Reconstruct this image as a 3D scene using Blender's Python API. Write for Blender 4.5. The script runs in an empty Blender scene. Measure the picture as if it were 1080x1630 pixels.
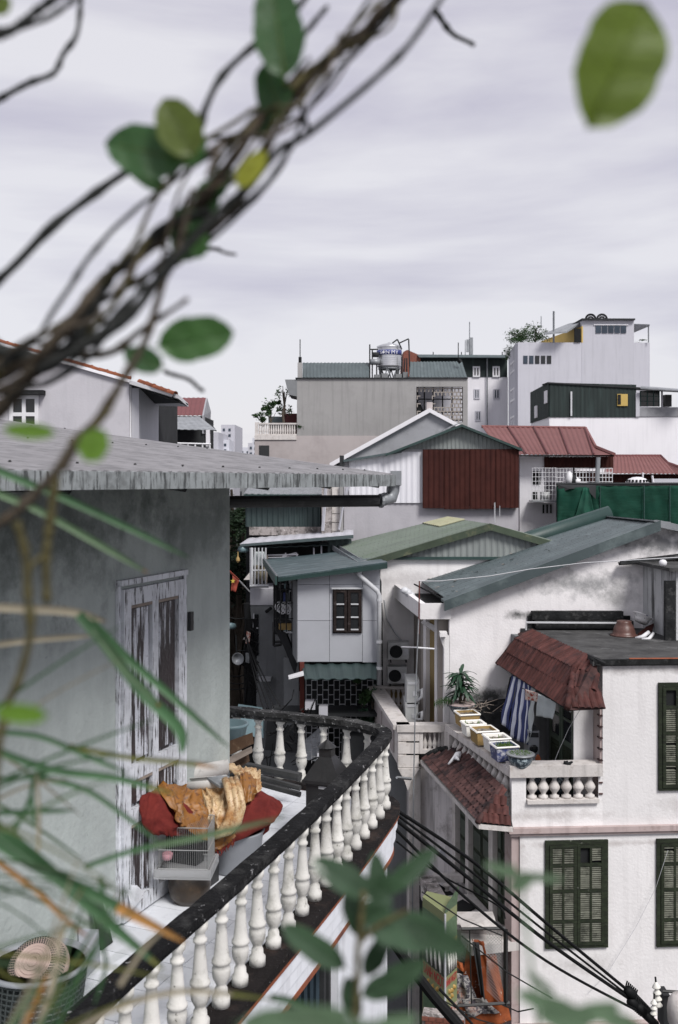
import bpy, bmesh, math, random
from mathutils import Vector, Matrix, noise
random.seed(7)
sc = bpy.context.scene
COL = sc.collection
R = math.radians
# ------------------------------------------------------------------ camera, sky, sun, exposure
F = 1650.0; CX = 540.0; HY = 750.0; CZ = 12.0          # focal length in photo pixels, centre column, horizon row, eye height
cam = bpy.data.cameras.new('camera'); camo = bpy.data.objects.new('camera', cam); COL.objects.link(camo)
camo.location = (0, 0, CZ); camo.rotation_euler = (R(90), 0, 0)
cam.sensor_fit = 'HORIZONTAL'; cam.sensor_width = 24; cam.lens = 24*F/1080
cam.shift_y = -(815-HY)/1080.0
cam.clip_start = 0.05; cam.clip_end = 6000
cam.dof.use_dof = True; cam.dof.focus_distance = 15.0; cam.dof.aperture_fstop = 3.4; cam.dof.aperture_blades = 0
sc.camera = camo
sc.render.resolution_x = 678; sc.render.resolution_y = 1024
sc.view_settings.view_transform = 'Standard'; sc.view_settings.look = 'None'
sc.view_settings.exposure = 1.22; sc.view_settings.gamma = 1.0; sc.view_settings.use_curve_mapping = False
SUN_EL, SUN_AZ = R(48), R(148)      # azimuth clockwise from north (+Y): behind and to the right of the camera
w = bpy.data.worlds.new('World'); sc.world = w; w.use_nodes = True
nt = w.node_tree; nt.nodes.clear()
def N(t, **k):
    n = nt.nodes.new(t)
    for a, b in k.items(): setattr(n, a, b)
    return n
tc = N('ShaderNodeTexCoord')
mp = N('ShaderNodeMapping'); mp.inputs['Scale'].default_value = (.9, .9, 4.2); mp.inputs['Location'].default_value = (0.35, 0.2, 0.25)
nt.links.new(tc.outputs['Generated'], mp.inputs['Vector'])
n1 = N('ShaderNodeTexNoise'); n1.inputs['Scale'].default_value = 1.5; n1.inputs['Detail'].default_value = 8; n1.inputs['Roughness'].default_value = .5; n1.inputs['Distortion'].default_value = .25
nt.links.new(mp.outputs[0], n1.inputs['Vector'])
cr = N('ShaderNodeValToRGB'); e = cr.color_ramp.elements
e[0].position = .41; e[0].color = (2.38, 2.29, 2.7, 1); e[1].position = .54; e[1].color = (3.38, 3.32, 3.50, 1)
nt.links.new(n1.outputs['Fac'], cr.inputs[0])
sky = N('ShaderNodeTexSky', sky_type='NISHITA'); sky.sun_disc = False; sky.sun_elevation = SUN_EL; sky.sun_rotation = SUN_AZ
mx = N('ShaderNodeMix', data_type='RGBA'); mx.inputs[0].default_value = .95
nt.links.new(sky.outputs[0], mx.inputs[6]); nt.links.new(cr.outputs[0], mx.inputs[7])
bg = N('ShaderNodeBackground'); bg.inputs[1].default_value = .1
wo = N('ShaderNodeOutputWorld'); nt.links.new(mx.outputs[2], bg.inputs[0]); nt.links.new(bg.outputs[0], wo.inputs[0])
sl = bpy.data.lights.new('sun', 'SUN'); sl.energy = 1.5; sl.angle = R(20); sl.color = (1, .97, .94)
so = bpy.data.objects.new('sun', sl); COL.objects.link(so)
sd = Vector((math.sin(SUN_AZ)*math.cos(SUN_EL), math.cos(SUN_AZ)*math.cos(SUN_EL), math.sin(SUN_EL)))
so.rotation_euler = sd.to_track_quat('Z', 'Y').to_euler(); so.location = (10, -10, 40)

# ------------------------------------------------------------------ helpers
def P(px, py, d): return Vector(((px-CX)/F*d, d, CZ-(py-HY)/F*d))
def Z(py, d): return CZ-(py-HY)/F*d
def X(px, d): return (px-CX)/F*d
class Fr:
    """vertical wall frame: u along the wall, v into the building (away from the street), z up"""
    def __init__(s, ox, oy, dx, dy):
        l = math.hypot(dx, dy); s.o = (ox, oy); s.d = (dx/l, dy/l); s.n = (-dy/l, dx/l)
    def pt(s, u, v, z): return Vector((s.o[0]+u*s.d[0]+v*s.n[0], s.o[1]+u*s.d[1]+v*s.n[1], z))
    def u(s, px, v=0):
        k = (px-CX)/F; ox = s.o[0]+v*s.n[0]; oy = s.o[1]+v*s.n[1]
        return (k*oy-ox)/(s.d[0]-k*s.d[1])
    def z(s, px, py, v=0):
        u = s.u(px, v); d = s.o[1]+u*s.d[1]+v*s.n[1]; return Z(py, d)
def front(px, d, slope=0.0): return Fr(X(px, d), d, 1, slope)
class MB:
    def __init__(s): s.v = []; s.f = []; s.m = []; s.smooth = False
    def add(s, vs, fs):
        b = len(s.v); s.v += [tuple(v) for v in vs]; s.f += [tuple(i+b for i in f) for f in fs]; return s
    def hexa(s, c):   # 8 corners: bottom 4 ccw, top 4 ccw
        return s.add(c, [(3,2,1,0),(4,5,6,7),(0,1,5,4),(1,2,6,5),(2,3,7,6),(3,0,4,7)])
    def box(s, x0, x1, y0, y1, z0, z1):
        return s.hexa([(x0,y0,z0),(x1,y0,z0),(x1,y1,z0),(x0,y1,z0),(x0,y0,z1),(x1,y0,z1),(x1,y1,z1),(x0,y1,z1)])
    def fb(s, fr, u0, u1, v0, v1, z0, z1):
        if u0 > u1: u0, u1 = u1, u0
        if v0 > v1: v0, v1 = v1, v0
        if z0 > z1: z0, z1 = z1, z0
        return s.hexa([fr.pt(u0,v0,z0),fr.pt(u1,v0,z0),fr.pt(u1,v1,z0),fr.pt(u0,v1,z0),fr.pt(u0,v0,z1),fr.pt(u1,v0,z1),fr.pt(u1,v1,z1),fr.pt(u0,v1,z1)])
    def pb(s, fr, a, b, c, d, v0, v1):      # box whose outer face is measured at columns a..b, rows c..d
        return s.fb(fr, fr.u(a, v0), fr.u(b, v0), v0, v1, fr.z((a+b)/2, d, v0), fr.z((a+b)/2, c, v0))
    def prism(s, pts, off):                 # planar polygon extruded by vector
        n = len(pts); off = Vector(off); a = [Vector(p) for p in pts]; b = [p+off for p in a]
        return s.add(a+b, [tuple(range(n-1,-1,-1)), tuple(range(n, 2*n))]+[(i,(i+1)%n,n+(i+1)%n,n+i) for i in range(n)])
    def fprism(s, fr, uz, v0, v1):
        a = [fr.pt(u, v0, z) for u, z in uz]; b = fr.pt(0, v1, 0)-fr.pt(0, v0, 0)
        return s.prism(a, b)
    def tube(s, pts, r, seg=6, cap=True):
        pts = [Vector(p) for p in pts]; n = len(pts)
        if not isinstance(r, (list, tuple)): r = [r]*n
        vs = []; up = Vector((0,0,1)); prev = None
        for i, p in enumerate(pts):
            t = (pts[min(i+1,n-1)]-pts[max(i-1,0)])
            t = t.normalized() if t.length > 1e-9 else Vector((0,0,1))
            if prev is None:
                a = t.cross(up)
                if a.length < 1e-3: a = t.cross(Vector((1,0,0)))
            else: a = prev-t*prev.dot(t)
            a.normalize(); prev = a; b = t.cross(a)
            for k in range(seg):
                q = 2*math.pi*k/seg; vs.append(p+(a*math.cos(q)+b*math.sin(q))*r[i])
        fs = [(i*seg+k, i*seg+(k+1)%seg, (i+1)*seg+(k+1)%seg, (i+1)*seg+k) for i in range(n-1) for k in range(seg)]
        if cap: fs += [tuple(range(seg-1,-1,-1)), tuple(range((n-1)*seg, n*seg))]
        return s.add(vs, fs)
    def bar(s, a, b, r): return s.tube([a, b], r, 4)
    def lathe(s, c, prof, seg=16, flute=0, fl=None, axis=None):
        c = Vector(c); vs = []; n = len(prof)
        for i, (r, z) in enumerate(prof):
            for k in range(seg):
                q = 2*math.pi*k/seg; rr = r
                if flute and fl and fl[0] <= z <= fl[1]: rr = r*(1-flute*(.5+.5*math.cos(q*seg/2)))
                p = Vector((rr*math.cos(q), rr*math.sin(q), z))
                if axis is not None: p = axis @ p
                vs.append(c+p)
        fs = [(i*seg+k, i*seg+(k+1)%seg, (i+1)*seg+(k+1)%seg, (i+1)*seg+k) for i in range(n-1) for k in range(seg)]
        fs += [tuple(range(seg-1,-1,-1)), tuple(range((n-1)*seg, n*seg))]
        return s.add(vs, fs)
    def corr(s, a, b, c, d, pitch=.2, amp=.02, th=.02, rows=1, jig=0.0):   # sheet a(top start) b(top end) c(bottom end) d(bottom start), ribs run a->d
        a, b, c, d = map(Vector, (a, b, c, d)); L = ((b-a).length+(c-d).length)/2; nw = max(2, int(L/pitch)); nn = nw*4
        nr = (b-a).cross(d-a).normalized()
        if nr.length < .5: nr = (c-b).cross(d-c).normalized()
        if nr.z < 0 or (abs(nr.z) < 1e-4 and nr.y > 0): nr = -nr
        prof = [0, 1, 1, 0]
        vs = []
        for j in range(rows+1):
            t = j/rows
            for i in range(nn+1):
                f = i/nn; p = a.lerp(b, f).lerp(d.lerp(c, f), t)
                vs.append(p+nr*(amp*prof[i % 4]+jig*noise.noise(p*1.3)))
        top = len(vs); vs += [v-nr*th for v in vs]
        fs = []
        for j in range(rows):
            for i in range(nn):
                q = (j*(nn+1)+i, j*(nn+1)+i+1, (j+1)*(nn+1)+i+1, (j+1)*(nn+1)+i)
                fs.append(q); fs.append(tuple(k+top for k in reversed(q)))
        for i in range(nn):
            fs.append((i, top+i, top+i+1, i+1)); k = rows*(nn+1)+i; fs.append((k, k+1, top+k+1, top+k))
        for j in range(rows):
            k = j*(nn+1); fs.append((k, k+nn+1, top+k+nn+1, top+k)); k += nn; fs.append((k, top+k, top+k+nn+1, k+nn+1))
        return s.add(vs, fs)
    def corrf(s, fr, u0, u1, lo, hi, v, pitch=.2, amp=.02, th=.02):         # vertical ribbed cladding, ribs vertical, lo/hi functions of u
        if not callable(lo): l0 = lo; lo = lambda u: l0
        if not callable(hi): h0 = hi; hi = lambda u: h0
        n = max(2, int((u1-u0)/pitch))*4; prof = [0, 1, 1, 0]; vs = []
        for i in range(n+1):
            u = u0+(u1-u0)*i/n; o = -amp*prof[i % 4]
            vs += [fr.pt(u, v+o, lo(u)), fr.pt(u, v+o, max(hi(u), lo(u)+.001)), fr.pt(u, v+th, lo(u)), fr.pt(u, v+th, max(hi(u), lo(u)+.001))]
        fs = []
        for i in range(n):
            b = i*4; fs += [(b, b+4, b+5, b+1), (b+2, b+3, b+7, b+6), (b+1, b+5, b+7, b+3), (b, b+2, b+6, b+4)]
        fs += [(0,1,3,2), (n*4, n*4+2, n*4+3, n*4+1)]
        return s.add(vs, fs)
def origin(o):
    p = Vector((0,0,0))
    while o: p = p+o.location; o = o.parent
    return p
def mesh_from(mb, mat, off=Vector((0,0,0)), name='mesh'):
    me = bpy.data.meshes.new(name); me.from_pydata([Vector(v)-off for v in mb.v], [], mb.f); me.validate(); me.update()
    if mat: me.materials.append(mat)
    if mb.smooth:
        me.polygons.foreach_set('use_smooth', [True]*len(me.polygons)); me.update()
    return me
def recalc(me):
    bm = bmesh.new(); bm.from_mesh(me); bmesh.ops.recalc_face_normals(bm, faces=bm.faces); bm.to_mesh(me); bm.free()
def thing(name, label, cat, loc, group=None):
    o = bpy.data.objects.new(name, None); COL.objects.link(o); o.location = loc; o.empty_display_size = .2
    o['label'] = label; o['category'] = cat
    if group: o['group'] = group
    return o
def part(name, mb, mat, parent, label=None, kind=None, fix=True):
    me = mesh_from(mb, mat, origin(parent), name)
    if fix: recalc(me)
    o = bpy.data.objects.new(name, me); COL.objects.link(o); o.parent = parent
    if label: o['label'] = label
    if kind: o['kind'] = kind
    return o
def solo(name, mb, mat, label, cat, group=None, kind=None, fix=True):
    c = Vector((0,0,0)); zmin = min(v[2] for v in mb.v)
    for v in mb.v: c += Vector(v)
    c /= len(mb.v); c.z = zmin
    me = mesh_from(mb, mat, c, name)
    if fix: recalc(me)
    o = bpy.data.objects.new(name, me); COL.objects.link(o); o.location = c
    if label: o['label'] = label
    if cat: o['category'] = cat
    if group: o['group'] = group
    if kind: o['kind'] = kind
    return o
def struct(name, mb, mat): return solo(name, mb, mat, None, None, kind='structure')
def inst(name, me, parent, mw):       # shared-mesh part placed by world matrix
    o = bpy.data.objects.new(name, me); COL.objects.link(o); o.parent = parent
    m = mw.copy(); m.translation = mw.translation-origin(parent); o.matrix_local = m
    return o
def copy_tree(o, loc=None, parent=None):
    c = o.copy(); COL.objects.link(c); c.parent = parent
    if loc is not None: c.location = loc
    for ch in o.children: copy_tree(ch, None, c)
    return c
def text_mb(body, size, depth=.004):
    cu = bpy.data.curves.new('lettering', 'FONT'); cu.body = body; cu.size = size; cu.extrude = depth/2; cu.align_x = 'CENTER'; cu.align_y = 'CENTER'; cu.resolution_u = 3
    o = bpy.data.objects.new('tmp', cu); COL.objects.link(o)
    me = bpy.data.meshes.new_from_object(o); bpy.data.objects.remove(o)
    mb = MB(); mb.v = [tuple(v.co) for v in me.vertices]; mb.f = [tuple(p.vertices) for p in me.polygons]; return mb

# ------------------------------------------------------------------ materials
def mat(name, c, rough=.8, var=.12, scale=2.0, streak=None, patch=None, speck=None, bump=.15, bscale=18., metal=0., alpha=1., sheen=None, trans=0., grain=None, spots=None):
    """streak=(colour, amount 0..1, sharp) vertical runs; patch=(colour, amount) soft blotches; speck=(colour, threshold, scale) small flecks"""
    m = bpy.data.materials.new(name); m.use_nodes = True; t = m.node_tree; t.nodes.clear()
    def n(ty, **k):
        q = t.nodes.new(ty)
        for a, b in k.items(): setattr(q, a, b)
        return q
    L = t.links.new
    out = n('ShaderNodeOutputMaterial'); bs = n('ShaderNodeBsdfPrincipled'); L(bs.outputs[0], out.inputs[0])
    bs.inputs['Roughness'].default_value = rough; bs.inputs['Metallic'].default_value = metal
    if rough >= .6: bs.inputs['Specular IOR Level'].default_value = .15
    tcn = n('ShaderNodeTexCoord'); geo = n('ShaderNodeNewGeometry')
    pos = geo.outputs['Position']
    oi = n('ShaderNodeObjectInfo')
    nz = n('ShaderNodeTexNoise'); nz.inputs['Scale'].default_value = scale; nz.inputs['Detail'].default_value = 5; nz.inputs['Roughness'].default_value = .6; L(pos, nz.inputs['Vector'])
    ra = n('ShaderNodeMapRange'); ra.inputs[1].default_value = .3; ra.inputs[2].default_value = .7; L(nz.outputs['Fac'], ra.inputs[0])
    mi = n('ShaderNodeMix', data_type='RGBA'); L(ra.outputs[0], mi.inputs[0])
    mi.inputs[6].default_value = (c[0]*(1-var), c[1]*(1-var), c[2]*(1-var), 1); mi.inputs[7].default_value = (min(1,c[0]*(1+var)), min(1,c[1]*(1+var)), min(1,c[2]*(1+var)), 1)
    cur = mi.outputs[2]
    def layer(fac, col):
        nonlocal cur
        q = n('ShaderNodeMix', data_type='RGBA'); L(fac, q.inputs[0]); L(cur, q.inputs[6]); q.inputs[7].default_value = (*col, 1); cur = q.outputs[2]
    if grain:     # fine contrast along one axis: (colour, amount, (sx,sy,sz), lo, hi)
        mpn = n('ShaderNodeMapping'); mpn.inputs['Scale'].default_value = grain[2]; L(pos, mpn.inputs['Vector'])
        g = n('ShaderNodeTexNoise'); g.inputs['Scale'].default_value = 1; g.inputs['Detail'].default_value = 6; g.inputs['Roughness'].default_value = .65; L(mpn.outputs[0], g.inputs['Vector'])
        r = n('ShaderNodeMapRange'); r.inputs[1].default_value = grain[3]; r.inputs[2].default_value = grain[4]; r.inputs[4].default_value = grain[1]; L(g.outputs['Fac'], r.inputs[0]); layer(r.outputs[0], grain[0])
    if streak:
        mpn = n('ShaderNodeMapping'); mpn.inputs['Scale'].default_value = (6, 6, .35); L(pos, mpn.inputs['Vector'])
        g = n('ShaderNodeTexNoise'); g.inputs['Scale'].default_value = 1.; g.inputs['Detail'].default_value = 6; g.inputs['Roughness'].default_value = .62; L(mpn.outputs[0], g.inputs['Vector'])
        sh = streak[2] if len(streak) > 2 else .2
        r = n('ShaderNodeMapRange'); r.inputs[1].default_value = .5; r.inputs[2].default_value = .5+sh; r.inputs[4].default_value = streak[1]; L(g.outputs['Fac'], r.inputs[0]); layer(r.outputs[0], streak[0])
    if patch:
        g = n('ShaderNodeTexNoise'); g.inputs['Scale'].default_value = patch[3] if len(patch) > 3 else .9; g.inputs['Detail'].default_value = 8; g.inputs['Roughness'].default_value = .68; L(pos, g.inputs['Vector'])
        th = patch[2] if len(patch) > 2 else .52
        r = n('ShaderNodeMapRange'); r.inputs[1].default_value = th; r.inputs[2].default_value = th+.14; r.inputs[4].default_value = patch[1]; L(g.outputs['Fac'], r.inputs[0]); layer(r.outputs[0], patch[0])
    for sp in (spots or []):      # (centre, radii, colour, amount): a stain, on own_wall also painted eave shade, broken by noise
        vs = n('ShaderNodeVectorMath', operation='SUBTRACT'); L(pos, vs.inputs[0]); vs.inputs[1].default_value = sp[0]
        vd = n('ShaderNodeVectorMath', operation='DIVIDE'); L(vs.outputs[0], vd.inputs[0]); vd.inputs[1].default_value = sp[1]
        le = n('ShaderNodeVectorMath', operation='LENGTH'); L(vd.outputs[0], le.inputs[0])
        g = n('ShaderNodeTexNoise'); g.inputs['Scale'].default_value = 2.2; g.inputs['Detail'].default_value = 9; g.inputs['Roughness'].default_value = .72; L(pos, g.inputs['Vector'])
        a = n('ShaderNodeMath', operation='MULTIPLY_ADD'); L(g.outputs['Fac'], a.inputs[0]); a.inputs[1].default_value = 3.2; a.inputs[2].default_value = -1.15
        b = n('ShaderNodeMath', operation='SUBTRACT'); L(a.outputs[0], b.inputs[0]); L(le.outputs['Value'], b.inputs[1])
        r = n('ShaderNodeMapRange'); r.inputs[1].default_value = -.55; r.inputs[2].default_value = .35; r.inputs[4].default_value = sp[3]; L(b.outputs[0], r.inputs[0]); layer(r.outputs[0], sp[2])
    if speck:
        g = n('ShaderNodeTexNoise'); g.inputs['Scale'].default_value = speck[2]; g.inputs['Detail'].default_value = 4; g.inputs['Roughness'].default_value = .7; L(pos, g.inputs['Vector'])
        r = n('ShaderNodeMapRange'); r.inputs[1].default_value = speck[1]; r.inputs[2].default_value = speck[1]+.04; r.inputs[4].default_value = speck[3] if len(speck) > 3 else 1; L(g.outputs['Fac'], r.inputs[0]); layer(r.outputs[0], speck[0])
    hv = n('ShaderNodeHueSaturation'); rv = n('ShaderNodeMapRange'); L(oi.outputs['Random'], rv.inputs[0]); rv.inputs[3].default_value = .9; rv.inputs[4].default_value = 1.08
    if name.startswith('var_'):
        rv.inputs[3].default_value = .72; rv.inputs[4].default_value = 1.22
    L(rv.outputs[0], hv.inputs['Value']); L(cur, hv.inputs['Color']); cur = hv.outputs[0]
    L(cur, bs.inputs['Base Color'])
    if bump:
        g = n('ShaderNodeTexNoise'); g.inputs['Scale'].default_value = bscale; g.inputs['Detail'].default_value = 6; L(pos, g.inputs['Vector'])
        bn = n('ShaderNodeBump'); bn.inputs['Strength'].default_value = bump; bn.inputs['Distance'].default_value = .02; L(g.outputs['Fac'], bn.inputs['Height']); L(bn.outputs[0], bs.inputs['Normal'])
    if trans:      # thin leaf: part of the light passes through
        tr = n('ShaderNodeBsdfTranslucent'); ms = n('ShaderNodeMixShader'); ms.inputs[0].default_value = trans
        L(cur, tr.inputs['Color']); L(bs.outputs[0], ms.inputs[1]); L(tr.outputs[0], ms.inputs[2]); L(ms.outputs[0], out.inputs[0])
    if alpha < 1: bs.inputs['Alpha'].default_value = alpha
    return m
DG = (.035, .038, .036)
M = {}
def mk(k, *a, **kw): M[k] = mat(k, *a, **kw)
mk('own_wall', (.41, .45, .435), .85, .08, 3, grain=((.27,.30,.295), .35, (7,7,1.2), .42, .72), patch=((.33,.355,.35), .5, .5, 1.1), spots=[(P(95,850,7.2),(1.5,1.5,.6),(.06,.075,.068),.7),(P(320,850,9.2),(1.2,1.2,.42),(.09,.108,.10),.55),(P(20,1010,7),(.6,.8,.25),(.12,.14,.135),.5),(P(150,1500,7.9),(1.4,1.4,.16),(.13,.13,.12),.6)], speck=((.16,.18,.18), .70, 14, .7), bump=.4, bscale=22)  # first two spots: damp mould, enlarged to paint in deeper shade under the eave
mk('own_roof', (.24, .235, .245), .75, .12, 2, grain=((.12,.12,.125), .65, (1.2,16,10), .46, .62))
mk('own_fascia', (.26, .28, .285), .7, .15, 5, grain=((.035,.038,.038), .85, (30,30,4), .50, .58), patch=((.08,.085,.085), .6, .5, 6))
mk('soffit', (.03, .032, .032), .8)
mk('dark_pipe', (.035, .036, .037), .55, .3, 4, patch=((.09,.09,.09), .5, .55, 5))
mk('paint_peel', (.60, .62, .66), .6, .1, 4, patch=((.40,.41,.44), .6, .52, 6), grain=((.03,.026,.026), .95, (46,46,5), .545, .63), bump=.5, bscale=24)
mk('paint_peel_dark', (.03, .023, .024), .5, .3, 4, grain=((.54,.56,.61), .95, (15,15,1.0), .525, .575), speck=((.03,.023,.024), .60, 60, .8), bump=.5, bscale=24)
mk('wood_pale', (.25, .21, .18), .7, .2, 6)
mk('rail_black', (.009, .009, .010), .85, .4, 6, speck=((.34,.34,.35), .635, 16, .9), patch=((.05,.05,.05), .8, .5, 5), bump=.6, bscale=40)
mk('rail_grey', (.065, .065, .065), .9, .5, 7, speck=((.4,.4,.4), .6, 22, .8), patch=((.02,.02,.02), .9, .48, 5), bump=.6, bscale=40)
mk('baluster', (.60, .59, .56), .7, .08, 5, patch=((.33,.325,.29), .7, .5, 6), speck=((.07,.07,.06), .655, 24, .9), bump=.15, bscale=40)
mk('ledge_black', (.012, .010, .010), .85, .4, 4, speck=((.3,.3,.3), .66, 30, .7), patch=((.05,.034,.028), .6, .52, 5), bump=.5, bscale=30)
mk('fascia_white', (.72, .74, .78), .7, .04, 3, patch=((.45,.47,.5), .5, .56, 2.5), streak=((.3,.3,.32), .4, .25))
mk('rust_trim', (.26, .085, .045), .8, .3, 5, patch=((.06,.04,.04), .8, .5, 5))
mk('floor_tile', (.66, .68, .72), .35, .04, 5, patch=((.48,.50,.54), .5, .5, 9), bump=.03)
mk('grout', (.10, .10, .11), .9)
_wa = [(P(870,1300,18.5),(1.3,.6,.13),(.44,.41,.40),.7),(P(1010,1064,18.7),(1.7,.6,.12),(.36,.34,.34),.8),(P(917,1530,18.7),(.8,.6,.2),(.45,.43,.42),.7),(P(1085,1275,19),(.8,.6,.2),(.46,.43,.42),.6),(P(822,1420,18.5),(.3,.6,1.4),(.48,.45,.44),.6),(P(980,1340,18.7),(2.2,.6,.07),(.42,.38,.37),.6),(P(630,925,26),(1.5,.9,.25),(.45,.43,.43),.6),(P(612,1080,26),(.3,.9,1.5),(.42,.41,.41),.6)]
mk('white_wall', (.76, .745, .745), .85, .04, 1.5, patch=((.64,.62,.62), .4, .53, 1.4), streak=((.45,.43,.43), .3, .25), spots=_wa, speck=((.3,.29,.29), .715, 11, .7), bump=.3, bscale=20)
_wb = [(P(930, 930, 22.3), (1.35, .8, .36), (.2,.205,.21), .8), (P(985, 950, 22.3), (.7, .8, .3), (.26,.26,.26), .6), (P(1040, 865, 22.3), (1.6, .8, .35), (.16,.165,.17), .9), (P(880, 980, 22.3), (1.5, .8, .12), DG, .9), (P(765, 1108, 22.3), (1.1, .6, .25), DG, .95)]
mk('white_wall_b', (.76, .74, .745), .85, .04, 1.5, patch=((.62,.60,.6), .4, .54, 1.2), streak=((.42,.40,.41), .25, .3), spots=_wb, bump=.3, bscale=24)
mk('hut_wall', (.50, .51, .52), .85, .1, 2, streak=((.03,.03,.03), .9, .16), patch=((.16,.165,.165), .7, .54, 3), bump=.4)
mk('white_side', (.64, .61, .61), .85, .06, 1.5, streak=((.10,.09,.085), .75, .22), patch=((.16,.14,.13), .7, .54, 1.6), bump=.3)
mk('cream', (.58, .55, .53), .8, .06, 2, patch=((.36,.32,.29), .6, .52, 5), streak=((.2,.19,.18), .5, .25), bump=.3)
mk('cream_mossy', (.34, .31, .30), .85, .15, 3, patch=((.06,.055,.05), .85, .48, 4), streak=((.05,.05,.045), .8, .2), speck=((.6,.58,.57), .6, 12, .8), bump=.4)
mk('pink_trim', (.42, .345, .335), .8, .08, 3, patch=((.25,.18,.16), .6, .54, 5), streak=((.2,.15,.14), .5, .2))
mk('ochre', (.25, .185, .085), .8, .1, 3, patch=((.25,.19,.12), .5))
mk('beige', (.33, .30, .275), .85, .06)
mk('slab', (.075, .075, .075), .9, .3, 2.2, patch=((.035,.035,.036), .85, .48, 1.5), speck=((.2,.2,.2), .60, 2.2, .4), bump=.5, bscale=12)
mk('black_mould', (.02, .021, .022), .9, .5, 5, patch=((.09,.09,.09), .7, .54, 6), bump=.6, bscale=14)
mk('var_tile', (.085, .034, .030), .7, .3, 7, patch=((.045,.024,.024), .85, .50, 4), speck=((.25,.15,.13), .68, 14, .6), bump=.3)
mk('var_tile_old', (.085, .045, .042), .75, .3, 7, patch=((.022,.018,.02), .9, .47, 4), speck=((.25,.2,.19), .68, 14, .5), bump=.3)
mk('terracotta', (.25, .085, .045), .75, .2, 5, patch=((.16,.06,.04), .6, .55, 5))
mk('shutter', (.028, .036, .022), .65, .3, 6, grain=((.018,.02,.016), .8, (8,8,30), .45, .6), speck=((.2,.21,.18), .66, 10, .8), bump=.3)
mk('shutter_slat', (.15, .155, .125), .7, .3, 6, patch=((.03,.033,.026), .85, .5, 5), bump=.2)
mk('green_door', (.045, .062, .045), .55, .2, 4, patch=((.02,.028,.02), .7))
mk('glass_dark', (.018, .02, .022), .12, .1, 1, bump=0)
mk('glass_blue', (.035, .05, .07), .15, .3, 1.2, bump=0)
mk('dark', (.018, .019, .02), .9, .3, 2)
mk('dark_grey', (.035, .037, .039), .85, .2, 2, patch=((.03,.03,.032), .7))
mk('roof_blue', (.075, .097, .102), .5, .12, 1.6, grain=((.16,.19,.2), .4, (4,1.2,2), .52, .7), speck=((.10,.07,.05), .70, 5, .6), patch=((.10,.125,.13), .5, .52, 1.2), streak=((.06,.08,.085), .5, .3), bump=.1)
mk('roof_trim', (.055, .076, .08), .5, .1, 2, patch=((.16,.2,.2), .5, .54, 1.2))
mk('roof_dark_teal', (.04, .066, .072), .4, .2, 2.5, grain=((.14,.18,.19), .6, (2,7,2), .52, .66), bump=.2)
mk('trim_teal', (.022, .05, .046), .5, .15)
mk('roof_green', (.15, .178, .15), .6, .1, 1.5, patch=((.13,.17,.12), .6, .52, 1.1), streak=((.1,.14,.1), .4, .3))
mk('trim_green', (.06, .078, .055), .6, .2, 2.5, patch=((.2,.2,.12), .6, .55, 3))
mk('rust_sheet', (.36, .36, .24), .7, .2, 3, patch=((.16,.12,.08), .7, .52, 3))
mk('clad_grey', (.24, .26, .255), .6, .08, 1.5, streak=((.16,.18,.18), .6, .2))
mk('clad_white', (.68, .68, .72), .55, .03, 1, streak=((.5,.5,.53), .4, .25))
mk('clad_green', (.045, .085, .078), .6, .12, 1.5, streak=((.02,.04,.04), .5, .25))
mk('clad_box', (.027, .036, .035), .65, .1, 1, streak=((.06,.09,.085), .5, .25))
mk('clad_shack', (.03, .05, .05), .55, .15, 1.5, streak=((.025,.04,.04), .5, .25))
mk('clad_maroon', (.046, .014, .011), .7, .2, 3, streak=((.022,.007,.007), .6, .2), bump=.4, bscale=10)
mk('roof_red', (.18, .078, .074), .65, .07, 1.5, streak=((.23,.115,.11), .3, .3), patch=((.14,.058,.055), .4, .55))
mk('roof_red_far', (.16, .06, .062), .65, .08, 1.2)
mk('plaster_grey', (.30, .305, .325), .85, .1, 1.2, patch=((.2,.205,.215), .6, .5, 1.1), bump=.2)
mk('plaster_lilac', (.47, .46, .49), .85, .04, 1.5, patch=((.40,.39,.42), .5, .5, 1.2), streak=((.28,.28,.30), .3, .3), bump=.2)
mk('concrete_wall', (.33, .325, .32), .85, .06, .9, streak=((.13,.13,.13), .45, .3), patch=((.27,.265,.262), .6, .5, .7), bump=.2, bscale=8)
mk('beige_pink', (.44, .40, .395), .85, .05, 1, patch=((.32,.285,.28), .5, .5, .7), streak=((.35,.32,.31), .3, .3))
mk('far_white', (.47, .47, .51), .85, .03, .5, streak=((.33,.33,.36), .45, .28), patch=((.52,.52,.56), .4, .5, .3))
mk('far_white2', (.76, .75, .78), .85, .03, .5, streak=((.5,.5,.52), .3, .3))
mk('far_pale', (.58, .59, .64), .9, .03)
mk('panel_grey', (.36, .37, .40), .55, .04, 2, streak=((.34,.355,.385), .35, .3), patch=((.38,.39,.42), .4, .54, 2.2), bump=.08)
mk('stucco_grey', (.20, .208, .216), .9, .1, 1.5, patch=((.22,.23,.235), .6, .5, 1.8), streak=((.13,.14,.14), .5, .25), bump=.35)
mk('brown_wood', (.022, .016, .015), .6, .3, 6, patch=((.11,.09,.085), .6, .54, 8))
mk('white_paint', (.72, .72, .74), .5, .05, 5)
mk('pvc', (.50, .51, .53), .5, .08, 4, patch=((.3,.3,.31), .5, .55, 5))
mk('galv', (.27, .285, .30), .45, .2, 3, patch=((.17,.18,.19), .7, .5, 4), metal=.3)
mk('steel', (.62, .63, .65), .32, .1, 2, metal=.75, streak=((.3,.3,.31), .3, .3), bump=.05)
mk('tank_blue', (.035, .05, .20), .5)
mk('ac_white', (.42, .43, .43), .5, .08, 3, patch=((.36,.37,.37), .5, .54, 4))
mk('black_metal', (.010, .0105, .011), .5, .3, 4)
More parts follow.
